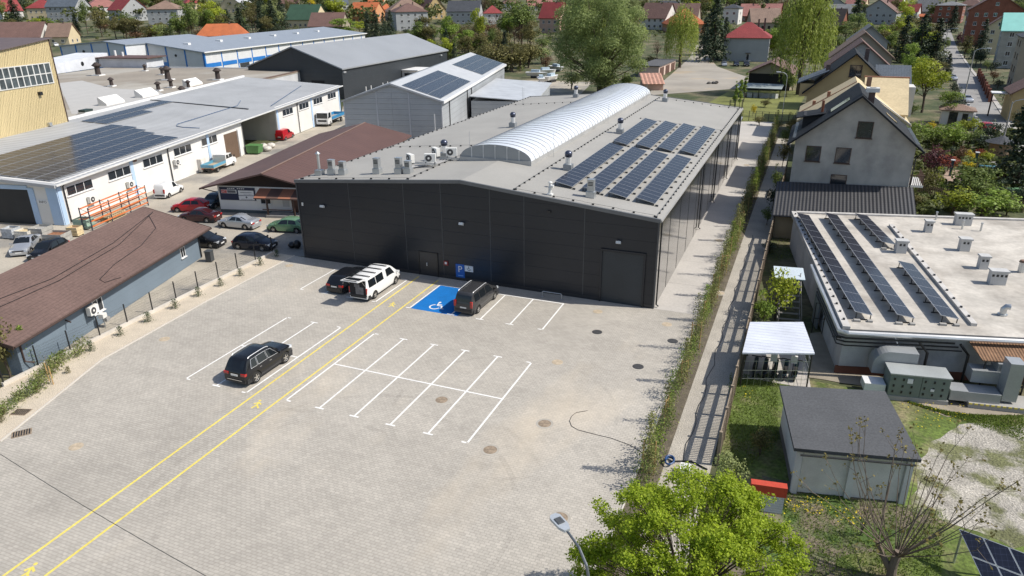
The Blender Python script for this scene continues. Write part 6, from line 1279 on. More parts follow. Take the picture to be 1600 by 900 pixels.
for k in range(0,270): y = -15.3+k*.1; mb.tube([(onp(y),y,.3),(onp(y),y,1.65)],.0025,3)
mb.build('mesh', DARK, t, True)
q = G(455,388); t = thing('black_sack','two black refuse sacks at the left foot of the dark hall','sack',(q[0],q[1]+.2,0)); mb = MB(); mb.ball((0,0,.3),.42,10,7,.75); mb.build('sack', pm('black plastic', (.012,.012,.013), .35), t, False, 60); mb = MB(); mb.ball((.55,.1,.42),.4,10,7,1.1); mb.build('sack', pm('black plastic', (.012,.012,.013)), t, False, 60)
# rear boundary fence and black posts behind the lane
t = thing('rear_fence','dark mesh fence closing the far end of the side lane','fence',(20,107,0))
for k in range(12): MB().box(12+k*1.2-.05,107.0,0,12+k*1.2+.05,107.1,1.9).build('post', DARK, t, True)
mb = MB()
for z in (.3,.7,1.1,1.5,1.85): mb.tube([(12,107.05,z),(25.2,107.05,z)],.02,4)
mb.build('wire', DARK, t, True)
for (u0,v0,u1,v1,n,lb) in ((1433,304,1478,313,14,'brown picket fence behind the yellow-green shrub'),(1540,312,1598,332,18,'brown picket fence below the green bins')):
    A, B = G(u0,v0), G(u1,v1); t = thing('picket_fence',lb,'fence',A,0); mb = MB(); PF = pm('brown pickets', (.20,.14,.095), .85, var=.2); n = int(np.linalg.norm(B-A)/.24); d = (B-A)/n; ang = atan2(d[1],d[0])
    for k in range(n+1): p = A+d*k; mb.cbox((p[0],p[1],.7),(.10,.03,1.4),ang)
    mb.build('picket', PF, t, True); mb = MB()
    for z in (.35,1.05): c = (A+B)/2; mb.cbox((c[0]+.04*sin(ang),c[1]-.04*cos(ang)+.08,z),(float(np.linalg.norm(B-A)),.04,.09),ang)
    mb.build('rail', PF, t, True)
# ---- lamps and poles
def arm_lamp(loc, h, ang, reach, label, m=CONC, r=.14, name='street_lamp'):
    t = thing(name, label, 'street lamp', loc, ang); MB().cyl((0,0,0),(0,0,h),r,r*.6,8).build('pole', m, t)
    MB().tube([(0,0,h-.4),(.15*reach,0,h+.15),(.55*reach,0,h+.45),(reach,0,h+.5)],.05,6).build('arm', STEEL, t); mb = MB(); mb.cbox((reach+.3,0,h+.5),(.75,.3,.16)); mb.build('lamp_head', FRW, t); return t
for (u,v,vt,lb) in ((1563,236,165,'leaning concrete street lamp nearest the dark garden conifer'),(1503,168,88,'concrete street lamp beside the parked silver car'),(1471,96,52,'concrete street lamp far up the street')):
    q = GT(u,v); arm_lamp(q, (v-vt)*dist(q)/F*1.06, R(-15), 2.2, lb)
q = G(1221,190); arm_lamp(q, 8.6, R(170), 1.4, 'slim pale lamp post at the far end of the side lane', STEEL, .08)
hp = G(880,824,7.2); pl_ = G(921,905,6.3); t = thing('street_lamp','grey curved street lamp leaning into the bottom of the picture beside the leafy tree','street lamp',(pl_[0],pl_[1],0)); d = hp-pl_
PG = pm('grey lamp post', (.13,.145,.16), .45, metal=.4)
MB().cyl((0,0,0),(0,0,5.6),.1,.06,10).build('pole', PG, t); MB().tube([(0,0,5.55),(0,0,6.2),(d[0]*.12,d[1]*.12,6.7),(d[0]*.4,d[1]*.4,7.08),(d[0]*.75,d[1]*.75,7.2),(d[0]*.9,d[1]*.9,7.22)],.06,8,0,.04).build('arm', PG, t)
an = atan2(d[1],d[0]); mb = MB(); pts = [(-.12,-.1),(.1,-.19),(.62,-.2),(.74,-.1),(.74,.1),(.62,.2),(.1,.19),(-.12,.1)]; mb.prism(pts,-.05,.05); M = Matrix.Translation((d[0]*.92,d[1]*.92,7.25)) @ Matrix.Rotation(an,4,'Z'); mb.v = [tuple(M @ Vector(p)) for p in mb.v]; hd = mb.build('lamp_head', pm('pale lamp casing', (.50,.54,.57), .4, metal=.3), t)
mb = MB(); mb.box(.2,-.13,.053,.5,.13,.06)
for k in range(6): mb.box(.21+.05*k,-.12,.06,.235+.05*k,.12,.09)
mb.v = [tuple(M @ Vector(p)) for p in mb.v]; mb.build('cooling_fin', pm('dark fins', (.10,.11,.12), .5), hd)
# ---- garden furniture right
q = G(1492,196); house('garden_shed','small garden house with a brown roof and white doors near the street','garden house',(q[0],q[1],0),R(-5),5,4,2.6,3.6,'hp','white','tan',.5,[('f',-.6,1.3,1.4,2.2,1),('f',1.3,1.3,.9,1.8,1)],[],frame=DFR)
for u,v,lb in ((1576,308,'green wheeled bin by the brown picket fence, left of the pair'),(1587,308,'green wheeled bin by the brown picket fence, right of the pair')):
    q = G(u,v); t = thing('wheelie_bin',lb,'bin',(q[0],q[1],0),R(20),'green wheeled bins'); MB().box(-.3,-.32,.06,.3,.32,1.0).build('body', pm('bottle green', (.03,.12,.06), .5), t); MB().box(-.33,-.36,1.003,.33,.34,1.08).build('lid', pm('light green lid', (.12,.24,.12), .5), t)
t = thing('garden_pavilion','round garden kiosk with a dark cone roof beside the tall garden conifer','pavilion',G(1560,245)); MB().cyl((0,0,0),(0,0,2.2),1.5,n=12).build('wall', pm('warm boards', (.30,.2,.12), .8), t); MB().cyl((0,0,2.2),(0,0,3.1),2.2,.1,14).build('roof', ROOFS['dark'], t)
t = thing('paddling_pool','pale blue oval paddling pool on the garden lawn','pool',G(1541,262)); mb = MB(); mb.cyl((0,0,0),(0,0,.4),1.1,n=18); mb.build('wall', pm('pool blue', (.15,.3,.4), .5), t); MB().cyl((0,0,.4),(0,0,.42),1.0,n=18).build('water', pm('pool water', (.08,.22,.3), .1), t)
for u,v,lb in ((1484,275,'dark green garden post with a white cap beside the paved patio'),(1522,262,'blue garden post with a white cap beside the paddling pool')):
    t = thing('garden_post',lb,'post',G(u,v)); MB().box(-.15,-.15,0,.15,.15,2.1).build('post', pm('dark green post', (.02,.06,.07), .6), t); MB().box(-.25,-.25,2.103,.25,.25,2.2).build('cap', FRW, t)
sheet('patio', [tuple(float(c) for c in G(*a)[:2]) for a in ((1472,288),(1502,288),(1500,266),(1476,266))], .02, pm('pinkish patio slabs', (.36,.26,.20), .9, stripe=(((1,0,0),.6,.05,.3,0),((0,1,0),.6,.05,.3,0))))
# ---- the courtyard behind the hall
t_, r_ = house('red_roof_house','white two-storey house with a bright red hipped roof behind the courtyard','house',tuple(GT(1163,96)),R(3),15.,14.,7.6,12.6,'hp','grey','red',.6,[('f',.9,1.5,1.0,2.2,1),('r',-3,2,1.1,1.5,1),('r',1,2,1.1,1.5,1),('r',-3,5,1.1,1.5,1),('r',1,5,1.1,1.5,1)],[(3.2,7,13.6),(5.2,7.,13.9)])
MB().box(.1,-.6,2.7,1.8,-.003,2.85).build('door_canopy', BRNT, t_); MB().box(-.2,-1.6,-1,2.0,-.02,.4).build('steps', CONC, t_)
a, b = GT(1029,121), GT(1055,108); d = b-a; L = float(np.hypot(*d[:2])); t = thing('garage_row','row of three garages with brown doors and pale pink piers','garages',a,atan2(d[1],d[0]))
MB().box(0,0.05,-1,L,6,3.).build('wall', pm('pale pink render', (.62,.47,.40), .9), t); MB().box(-.3,-.3,3.003,L+.3,6.4,3.25).build('roof', pm('dark garage felt', (.09,.09,.095), .9), t)
for k in range(3): MB().box(L*(k+.14)/3,-.0,0,L*(k+.86)/3,.046,2.5).build('door', pm('brown garage door', (.10,.05,.035), .7), t)
q = GT(1200,141); house('timber_barn','dark timber barn with a brown felt roof at the courtyard edge','barn',tuple(q),R(-2),10,16,4.2,6.6,'gf','tan','brown',.7,[],[],auto=False)
MB().box(-5.02,-.06,-1,5.02,-.004,4.0).build('boarding', pm('black boarding', (.012,.011,.012), .8), bpy.data.objects['timber_barn'])
a = G(1012,150,3.4); t = thing('striped_tile_lean_to','lean-to roof of red and cream tiles beside the garages','lean-to',GT(1022,140),R(20)); MB().box(-3,-2,0,2,5,1.8).build('wall', WALLS['pink'], t); MB().slab((-3.3,-2.4,1.7),(2.3,-2.4,1.7),(2.3,5.4,3.6),(-3.3,5.4,3.6),.15).build('roof', pm('red and cream tiles', (.36,.20,.15), .85, var=.3, sc=1.5, stripe=(((1,0,0),1.0,.4,-.7,0),((0,1,0),.9,.35,.3,0))), t)
a = G(1020,146,3.5); t = thing('flat_outbuilding','long low outbuilding with a pale blue-grey flat roof touching the back of the dark hall','outbuilding',(10,77.5,0),R(2)); MB().box(-7,-2.6,0,7.4,7,3.9).build('wall', pm('pale outbuilding render', (.5,.5,.5), .85), t); MB().box(-7.3,-2.9,3.903,7.7,7.3,4.1).build('roof', pm('pale blue grey sheet', (.44,.47,.51), .5, metal=.2, var=.05), t)
t = thing('sheet_shelter','low shelter with a grey sheet roof and stored materials in the courtyard grass','shelter',G(1186,152),R(-3)); MB().slab((-5,-2,2.3),(5,-2,2.3),(5,2.5,2.9),(-5,2.5,2.9),.1).build('roof', pm('weathered sheet', (.30,.34,.34), .7, var=.15), t); mb = MB()
for x in (-4.7,0,4.7): mb.box(x-.08,-1.8,0,x+.08,-1.64,2.2)
mb.build('post', DARK, t); mb = MB()
for k in range(6): mb.cbox((-3.6+1.4*k,-.6,.5),(1.1,1.4,1.),R(13*k))
mb.build('stored_sheet', pm('pale stored sheets', (.45,.46,.46), .7, var=.3, sc=2), t)
q = G(1162,140); t = thing('wheel_pile','dark heap of tyres and stones at the courtyard corner','heap',GT(1113,131)); mb = MB()
for k in range(7): mb.ball((random.uniform(-1.2,1.2),random.uniform(-.8,.8),random.uniform(.1,.5)),.55,7,5,.7)
mb.build('heap', pm('dark heap', (.07,.065,.06), .9, var=.4, sc=2), t)
# ================================================================ houses on the rising ground behind
LAND = []                                              # (u, v, label) of every far house, for wording the trees
def bgh(label, u, v, wpx, hpx, rpx, roof, wall, rm, drz=0., dep=1.0, chim=1, wins=True, cat='house', name='house', ov=.5, dz=0.):
    q = GT(u, v); k = dist(q)/F; w = wpx*k; d = w*dep; he = hpx*k*1.05; hr = he+rpx*k*1.05
    dx, dy = q[0]-CAM[0], q[1]-CAM[1]; rz = atan2(-dx,dy)+R(drz)
    LAND.append((u, v-hpx*.6, label))
    return house(name, label, cat, (q[0],q[1],T(q[0],q[1])+dz), rz, w, d, he, hr, roof, wall, rm, ov, None if wins else [], [(w*.15,d*.5,hr+.7)]*chim, 'houses beyond the works yards')
for a in (
 ('red-roofed house half hidden at the far left edge',22,30,30,12,14,'gs','white','red',20),
 ('cream house with a red roof and a balcony at upper left',64,31,36,16,13,'hp','cream','red',-25),
 ('grey and white house with a steep blue-grey roof at upper left',99,34,46,21,16,'gs','grey','slate',-30),
 ('small house with a bright red roof behind the blue-grey roofed one',122,22,26,10,12,'hp','white','red',15),
 ('white house with a faded pink hipped roof above the olive trees',168,27,52,14,14,'hp','white','pinkish',10),
 ('grey gable house with a bright red roof slope',214,33,42,16,17,'gf','grey','red',28),
 ('pale house with a brown hipped roof and two dark windows',258,44,46,26,12,'hp','grey','tan',-18),
 ('long low building with an orange hipped tile roof behind the blue-trimmed hall',350,70,76,12,17,'hp','tan','orange',-6,.42),
 ('house with a pale blue-grey double roof behind bare trees',362,20,44,8,16,'gf','cream','lightgrey',-25),
 ('long brown-roofed house with a white gable behind the yellow hall',30,72,64,12,20,'gs','white','brown',-22),
 ('small brown-tiled house with a pale gable beside the parked white car',92,70,34,12,17,'gs','cream','tan',-30),
 ('green-roofed house with a cream gable behind the blue-trimmed hall',470,44,50,12,20,'gs','cream','green',-28),
 ('brown-roofed house with small pointed dormers',508,50,52,8,18,'gs','tan','brown',-18),
 ('orange house with a two-part orange tile roof',566,36,42,14,14,'gs','orange','orange',-25),
 ('small orange-roofed house behind the tan hipped house',607,24,24,8,8,'hp','orange','orange',10),
 ('tan house with a big faded brown hipped roof',640,32,62,12,20,'hp','tan','tan',8),
 ('grey two-storey house with a dark hipped roof and a white bay',645,48,50,26,12,'hp','grey','brown',12),
 ('ochre gable house with a steep brown roof',682,30,32,14,18,'gf','yellow','brown',25),
 ('grey house with dark roofs and three small gables',724,38,50,18,14,'gs','grey','dark',-8),
 ('white house with a red hipped roof behind the leafy thicket',771,38,28,15,11,'hp','white','red',5),
 ('pink house with a bright red gable roof left of the big willow-green tree',858,52,34,22,20,'gs','pink','red',-25),
 ('house with a faded pink roof far behind the red gable one',845,16,38,6,10,'gs','white','pinkish',8),
 ('long house with a brown roof and a white gable right of the big tree',1018,46,44,16,20,'gs','white','brown',-25),
 ('house with a wide dark brown roof behind the weeping willow',1060,40,54,8,22,'gs','tan','brown',-8),
 ('house with an orange hipped roof right behind the weeping willow',1072,52,58,12,22,'hp','orange','orange',10),
 ('long dark roof set with solar panels near the top edge',1034,18,48,4,10,'gs','white','dark',-12),
 ('white cube-like house with a grey hipped roof right of the dark spruce',1140,38,24,22,6,'hp','white','dark',-15),
 ('house with a long faded red roof behind the red hipped one',1184,34,60,8,16,'gs','brick','pinkish',-6),
 ('brown-roofed house right behind the red hipped roof',1196,48,44,12,18,'gs','tan','tan',12),
 ('house with a dark gambrel-like roof behind the tall willow',1300,16,36,8,12,'gf','grey','slate',12),
 ('outbuilding with a wide grey roof right of the tall willow',1306,30,48,8,12,'gs','grey','grey',-10),
 ('small house with a rusty orange roof right of the tall willow',1301,46,24,6,22,'gs','brick','tan',-25),
 ('pale grey gable house with one attic window among the conifers',1368,38,54,16,18,'gf','grey','brown',-8),
 ('house with a faded pink roof behind the pale grey gable',1392,18,26,8,16,'gs','white','pinkish',-15),
 ('house with a plain dark grey wall-like roof near the top right',1449,26,32,8,20,'gs','grey','grey',0),
 ('red brick house with white lamps near the street end',1478,36,38,24,6,'hp','brick','grey',-6),
 ('small house with a brick-red roof on the slope above the long orange roof',308,14,30,8,11,'hp','cream','red',12),
 ('small brown-roofed house on the slope above the green roof',452,13,28,7,11,'gs','tan','brown',-15),
 ('slate-roofed white house on the slope above the pointed dormers',530,15,30,8,10,'gs','white','slate',8),
 ('small house with a rust-orange roof above the orange two-part roof',588,10,24,7,9,'gs','cream','orange',-12),
 ('pale house with a brown hipped roof above the red thicket house',800,16,32,9,10,'hp','white','brown',6),
 ('cream house with a pinkish roof above the small rusty orange roof',1335,15,28,8,10,'gs','cream','pinkish',-10),
 ('tan house with a brown roof beside the brick house at the street end',1512,24,34,13,12,'hp','tan','brown',-8),
 ('small red-roofed house peeping out between the tall conifers',1420,28,22,9,10,'gs','white','red',-12),
 ('low orange-lit building left of the brick house',1447,34,20,7,3,'gs','orange','orange',0)):
    bgh(*a)
def rh(label, u, v, wpx, hpx, rpx, dm, roof, wall, rm, rz, wins=True, chim=1, name='house'):
    q = GT(u, v); k = dist(q)/F; w = wpx*k; LAND.append((u+wpx/2, v-hpx*.6, label)); c, s = cos(R(rz)), sin(R(rz))
    return house(name, label, 'house', (q[0]+c*w/2,q[1]+s*w/2,T(q[0],q[1])), R(rz), w, dm, hpx*k*1.06, (hpx+rpx)*k*1.06, roof, wall, rm, .5, None if wins else [], [(w*.1,dm*.4,(hpx+rpx)*k*1.06+.8)]*chim, 'houses along the street at right')
rh('big red brick gable house at the top of the street',1503,70,70,48,22,16,'gf','brick','brown',-6)
rh('white and stained house with a pale turquoise roof',1553,106,62,52,22,14,'gs','stain','turq',-8)
rh('narrow pale house with a brown roof between the brick and the turquoise-roofed house',1531,84,36,36,14,10,'gf','cream','brown',-8)
rh('beige three-storey house with a dark roof at the right edge',1579,140,60,72,14,12,'hp','tan','dark',-6)
rh('timber-framed yellow house end with a brown roof at the right edge',1572,190,44,40,14,9,'gf','yellow','brown',-4,False,0)
q = GT(1560,150); t = thing('white_canopy','small white flat canopy over a gateway at the right side of the street','canopy',GT(1568,182),R(-5)); MB().box(-3,-1.5,4.4,3,1.5,4.6).build('roof', FRW, t); mb = MB()
for x in (-2.8,2.8): mb.box(x-.12,-1.3,0,x+.12,-1.06,4.4)
mb.build('post', BRNT, t)
A, B = GT(1546,160), GT(1528,120); d = B-A; n = 9; t = thing('brick_wall_fence','low red-brown fence wall with piers along the right side of the street','fence wall',A,0)
for k in range(n): p = A+d*k/(n-1); MB().box(p[0]-.35,p[1]-.35,T(p[0],p[1])-.5,p[0]+.35,p[1]+.35,T(p[0],p[1])+2.2).build('pier', WALLS['brick'], t, True)
mb = MB(); c = (A+B)/2; mb.cbox((c[0]+.1,c[1],.8+T(c[0],c[1])),(float(np.hypot(*d[:2])),.2,1.7),atan2(d[1],d[0])); mb.build('wall', WALLS['brick'], t, True)
A, B = GT(1510,178), GT(1524,205); d = B-A; t = thing('hedge_fence','dark green boarded fence with white caps on the left side of the street','fence',A,0)
for k in range(7): p = A+d*k/6; MB().box(p[0]-.2,p[1]-.2,0,p[0]+.2,p[1]+.2,2.0).build('post', FRW, t, True)
c = (A+B)/2; mb = MB(); mb.cbox((c[0],c[1],.8),(float(np.hypot(*d[:2])),.12,1.6),atan2(d[1],d[0])); mb.build('board', pm('dark green board', (.04,.09,.07), .7), t, True)
# ================================================================ trees and plants
LV = {'green': leafmat('mid green leaves', (.10,.15,.035), (.21,.26,.07)), 'olive': leafmat('olive spring leaves', (.11,.105,.035), (.21,.19,.07)), 'lime': leafmat('yellow green leaves', (.22,.27,.025), (.42,.46,.05)),
      'fresh': leafmat('fresh green leaves', (.13,.21,.03), (.26,.34,.06)), 'willow': leafmat('willow leaves', (.24,.31,.05), (.44,.50,.11)), 'dark': leafmat('dark needles', (.022,.038,.022), (.06,.085,.042), .25, .1),
      'rust': leafmat('reddish buds', (.11,.065,.035), (.19,.11,.06)), 'yellow': leafmat('yellow blossom', (.55,.42,.02), (.75,.62,.04)), 'white': leafmat('white blossom', (.45,.42,.33), (.7,.67,.58)), 'red': leafmat('red foliage', (.20,.035,.02), (.33,.09,.05)), 'purple': leafmat('purple foliage', (.06,.022,.03), (.12,.045,.05)),
      'gold': leafmat('pale hedge leaves', (.16,.18,.055), (.30,.30,.11)), 'grey': leafmat('grey green leaves', (.17,.205,.075), (.32,.36,.14))}
BARK = pm('tree bark', (.10,.075,.055), .95, var=.3, sc=1.5, fvar=.25, fsc=8); TWIG = pm('grey brown twigs', (.17,.135,.105), .9, var=.2); STAKE = pm('timber stake', (.46,.30,.13), .8)
def leafmesh(name, P, size, out, mat, aspect=.7, bias=.6, vert=None):
    N = len(P); r = np.random.default_rng(len(P)+int(P[:,0].sum()*10)%997)
    nrm = out*bias+r.normal(size=(N,3))*.6; nrm[:,2] += .25; nrm /= np.linalg.norm(nrm,axis=1)[:,None]+1e-9
    t = r.normal(size=(N,3)) if vert is None else vert+r.normal(size=(N,3))*.15
    t -= nrm*(t*nrm).sum(1)[:,None]; t /= np.linalg.norm(t,axis=1)[:,None]+1e-9; b = np.cross(nrm,t)
    s = np.asarray(size)[:,None]/2
    V = np.stack([P-t*s, P-b*s*aspect, P+t*s, P+b*s*aspect],1).reshape(-1,3)
    me = bpy.data.meshes.new(name); me.vertices.add(4*N); me.vertices.foreach_set('co', V.ravel().astype(np.float32))
    me.loops.add(4*N); me.loops.foreach_set('vertex_index', np.arange(4*N,dtype=np.int32)); me.polygons.add(N); me.polygons.foreach_set('loop_start', np.arange(0,4*N,4,dtype=np.int32))
    me.materials.append(mat); me.update(calc_edges=True); me.validate(); return me
def blobs_cloud(blobs, n, r, shell=.55):
    B = np.array(blobs); w = B[:,3]**2; k = r.choice(len(B), n, p=w/w.sum()); d = r.normal(size=(n,3)); d /= np.linalg.norm(d,axis=1)[:,None]
    d[:,2] = np.where((d[:,2] < -.3)&(r.random(n) < .5), -d[:,2], d[:,2])
    rad = B[k,3]*(shell+(1-shell)*r.random(n)**.6)*(1+.12*r.normal(size=n)); return B[k,:3]+d*rad[:,None]*np.array([1,1,.8]), d
def broad(seed, n=2600, leaf=.36, rx=3.7, z0=2.3, z1=10., nb=22, br=(.8,1.7), mat='green', name='crown', trunk_r=.22, shell=.5, taper=0.):
    r = np.random.default_rng(seed); B = []; zc, rz = (z0+z1)/2, (z1-z0)/2
    for i in range(nb):
        d = r.normal(size=3); d /= np.linalg.norm(d); q = r.random()**.4; b = r.uniform(*br)
        x = np.array([d[0]*(rx-b*.8)*q, d[1]*(rx-b*.8)*q, zc+d[2]*(rz-b*.7)*q]); k = 1-taper*max(0,(x[2]-z0)/(z1-z0)); x[:2] *= k; B.append((*x,b*(1-.5*taper*(x[2]-z0)/(z1-z0))))
    P, d = blobs_cloud(B, n, r, shell); cr = leafmesh(name, P, leaf*r.uniform(.6,1.3,n), d, LV[mat], .7, 1.0)
    mb = MB(); mb.tube([(0,0,-.3),(.05,0,z0*.6),(0,.1,z0+1),(.1,0,zc),(0,0,zc+rz*.5)], trunk_r, 7, 0, trunk_r*.25)
    for b in B[::2]: mb.tube([(0,0,z0*.7+random.random()*(zc-z0)),(b[0]*.5,b[1]*.5,(z0+b[2])/2+.2),(b[0],b[1],b[2])], trunk_r*.38, 5, 0, .03)
    return cr, mb.mesh('trunk', BARK)
def conifer(seed, n=3000, mat='dark', rx=2.3, leaf=.42):
    r = np.random.default_rng(seed); P = []; D = []; S_ = []
    nl = 17
    for i in range(nl):
        z = .9+8.9*i/nl; R_ = rx*(1-i/nl)**.85+.15; nbr = int(6+9*(1-i/nl))
        for j in range(nbr):
            a = r.random()*2*pi; m = max(4,int(n/nl/nbr*(1.5-i/nl))); q = r.random(m)**.6; L = R_*r.uniform(.7,1.12)
            P.append(np.stack([cos(a)*L*q+r.normal(size=m)*.14, sin(a)*L*q+r.normal(size=m)*.14, z-.38*L*q**1.6+.2*q+r.normal(size=m)*.13],1)); D.append(np.tile([cos(a)*.5,sin(a)*.5,.6],(m,1)))
    P = np.concatenate(P); D = np.concatenate(D); top = np.array([[0,0,9.7],[0,0,10.]]); P = np.concatenate([P,top]); D = np.concatenate([D,[[0,0,1]]*2])
    cr = leafmesh('crown', P, leaf*r.uniform(.6,1.2,len(P)), D, LV[mat], .5); mb = MB(); mb.tube([(0,0,-.3),(0,0,5),(0,0,9.7)],.2,7,0,.02); return cr, mb.mesh('trunk', BARK)
def weeping(seed, n=13000, mat='willow', rx=3.4, leaf=.30, low=.8):
    r = np.random.default_rng(seed); P = []; ns = 330
    for i in range(ns):
        a = r.random()*2*pi; q = sqrt(r.random())*rx; zt = 10-(q/rx)**2*3.2+r.normal()*.3; L = r.uniform(.35,1)*(zt-low-(1.8 if q < rx*.4 else 0)); m = n//ns; s = r.random(m)
        x = q*(1+.12*s); P.append(np.stack([cos(a)*x+r.normal(size=m)*.10, sin(a)*x+r.normal(size=m)*.10, zt-L*s],1))
    P = np.concatenate(P); d = np.stack([P[:,0],P[:,1],np.zeros(len(P))],1)/rx; cr = leafmesh('crown', P, leaf*r.uniform(.7,1.3,len(P)), d, LV[mat], .35, .6, np.array([[0,0,1.]]))
    mb = MB(); mb.tube([(0,0,-.3),(.1,.1,2.5),(0,0,5.2)],.36,8,0,.2)
    for k in range(9): a = k*.7; mb.tube([(0,0,3.5+.2*k),(cos(a)*1.3,sin(a)*1.3,7.),(cos(a)*2.2,sin(a)*2.2,8.6)],.14,5,0,.03)
    return cr, mb.mesh('trunk', BARK)
def bare(seed, n=500, mat='rust', leaf=.25):
    r = np.random.default_rng(seed); mb = MB(); mb.tube([(0,0,-.3),(0,.1,3),(.1,0,5)],.2,7,0,.1); P = []
    for k in range(34):
        a = r.random()*2*pi; e = r.uniform(.5,1.3); z = r.uniform(2,5); L = r.uniform(2.,4.6); p = np.array([0,0,z]); d = np.array([cos(a)*cos(e),sin(a)*cos(e),sin(e)]); q = [p, p+d*L*.5+r.normal(size=3)*.2, p+d*L+np.array([0,0,.4])]
        mb.tube([tuple(x) for x in q],.05,4,0,.012); m = n//34; s = r.random(m)[:,None]; P.append(q[1]+(q[2]-q[1])*s+r.normal(size=(m,3))*.35)
    P = np.concatenate(P); return leafmesh('crown', P, leaf*r.uniform(.6,1.3,len(P)), r.normal(size=P.shape), LV[mat]), mb.mesh('trunk', BARK)
PROTO = {}
def proto(kind, mk): PROTO[kind] = [mk(s) for s in (1,2,3)]
proto('green', lambda s: broad(s)); proto('fresh', lambda s: broad(s+10, mat='fresh', nb=16, rx=3.9)); proto('olive', lambda s: broad(s+20, 2300, mat='olive', nb=26, rx=3.8, br=(.7,1.4), shell=.3)); proto('grey', lambda s: broad(s+30, mat='grey', nb=26))
proto('lime', lambda s: broad(s+40, mat='lime', nb=18)); proto('conifer', lambda s: conifer(s)); proto('willow', lambda s: weeping(s)); proto('bare', lambda s: bare(s)); proto('yellow', lambda s: broad(s+50, 1600, mat='yellow', nb=14)); proto('white', lambda s: broad(s+60, 1300, mat='white', shell=.2))
def shrubp(mat, n=900, shell=.5): return lambda s: broad(s+70, n, .55, 4.2, .6, 9.6, 15, (1.3,2.4), mat, 'foliage', .25, shell)
for m in ('green','fresh','olive','lime','yellow','red','purple','dark','grey','white','gold','rust'): proto('sh_'+m, shrubp(m))
proto('column', lambda s: broad(s+80, 1500, .3, 1.3, .8, 10, 16, (.5,.9), 'fresh', 'crown', .12, .4, .5))
def put(kind, i, loc, h, w, label, cat, group, name, rz=None):
    c, t = PROTO[kind][i%3]; o = thing(name, label, cat, loc, random.random()*6.28 if rz is None else rz, group); pw = {'conifer':4.6,'willow':7.2,'column':2.8}.get(kind, 8.0)
    o.scale = (w/pw, w/pw, h/10.0); link('crown' if not kind.startswith('sh_') else 'foliage', c, o); link('trunk' if not kind.startswith('sh_') else 'stem', t, o); return o
# wording: every plant is described by its look and the landmark it stands next to
LM = [(64,20,'the cream red-roofed house'),(99,18,'the steep blue-grey roof'),(168,14,'the faded pink hipped roof'),(218,18,'the grey red-roofed gable'),(258,26,'the pale house with two dark windows'),(350,44,'the long orange hipped roof'),(362,8,'the double blue-grey roof'),(30,52,'the long brown roof'),(92,56,'the small brown-tiled house'),(470,26,'the green roof'),(508,36,'the pointed dormers'),(566,22,'the orange two-part roof'),
      (640,10,'the big faded hipped roof'),(645,34,'the grey two-storey house'),(682,14,'the ochre brown-roofed gable'),(724,22,'the house with three small gables'),(771,22,'the red hipped roof in the thicket'),(858,34,'the bright red gable roof'),(1018,30,'the white gable by the big tree'),(1060,18,'the wide dark brown roof'),(1140,20,'the white cube-like house'),(1163,60,'the red hipped roof by the courtyard'),
      (1300,10,'the gambrel-like roof'),(1301,30,'the small rusty orange roof'),(1368,20,'the pale grey gable among conifers'),(1340,100,'the ochre house'),(1345,80,'the brown roofs behind the ochre house'),(1390,160,'the yellow felt roof'),(1330,215,'the tall grey gable house'),(1536,30,'the big red brick gable'),(1575,55,'the turquoise roof'),(1588,95,'the beige three-storey house'),(1490,110,'the street'),(1492,185,'the garden shed with white doors'),
      (1490,275,'the paved patio'),(1541,262,'the paddling pool'),(1582,300,'the green bins'),(1456,308,'the brown picket fence'),(1216,540,'the white shelter'),(1235,470,'the steel steps'),(1320,320,'the ribbed tile outbuilding'),(1330,690,'the dark-roofed shed'),(545,90,'the far dark hall'),(690,120,'the light grey hall'),(850,120,'the stored boats'),(1042,115,'the garage row'),(400,60,'the blue-trimmed hall roof'),(1450,25,'the plain grey roof'),(1180,110,'the timber barn'),(1120,150,'the courtyard grass')]
DESC = {'green':('leafy green tree','tree'),'fresh':('bright green tree','tree'),'olive':('olive-brown tree','tree'),'grey':('soft grey-green tree','tree'),'lime':('yellow-green tree','tree'),'conifer':('dark spruce','conifer'),'willow':('weeping pale green tree','willow'),'bare':('thin reddish bare tree','tree'),'yellow':('yellow flowering tree','tree'),'white':('white blossoming tree','tree'),'column':('slim columnar tree','tree'),
        'sh_green':('green shrub','shrub'),'sh_fresh':('bright green shrub','shrub'),'sh_olive':('olive shrub','shrub'),'sh_lime':('yellow-green shrub','shrub'),'sh_yellow':('bright yellow shrub','shrub'),'sh_red':('red-leaved shrub','shrub'),'sh_purple':('dark purple shrub','shrub'),'sh_dark':('dark evergreen shrub','shrub'),'sh_grey':('grey-green shrub','shrub'),'sh_white':('white flowering shrub','shrub'),'sh_gold':('pale yellow-green shrub','shrub'),'sh_rust':('reddish-brown shrub','shrub')}
USED = set()
def wording(kind, u, v, h, w):
    base = DESC[kind][0]; size = 'tall ' if h > 1.5*w else 'low broad ' if w > 1.35*h else 'small ' if h < 22 else 'large ' if h > 55 else 'rounded '
    L = sorted(LM, key=lambda l: hypot(l[0]-u, (l[1]-v)*1.5))
    for l in L[:5]:
        du, dv = u-l[0], v-h*.5-l[1]; near = 'close ' if hypot(du,dv) < 26 else ''
        rel = ('left of' if du < 0 else 'right of') if abs(du) > abs(dv)*.9 else ('in front of' if dv > 0 else 'behind'); rels = [near+rel] if near else ['some way '+rel if hypot(du,dv) > 60 else rel]
        for r_ in rels:
            for sz in (size,):
                s = sz+base+' '+r_+' '+l[2]
                if s not in USED: USED.add(s); return s
    for i in range(7):
        for j in range(i+1,9):
            s = size+base+' between '+L[i][2]+' and '+L[j][2]
            if s not in USED and len(s.replace('-',' ').split()) <= 16: USED.add(s); return s
    raise ValueError((kind,u,v))
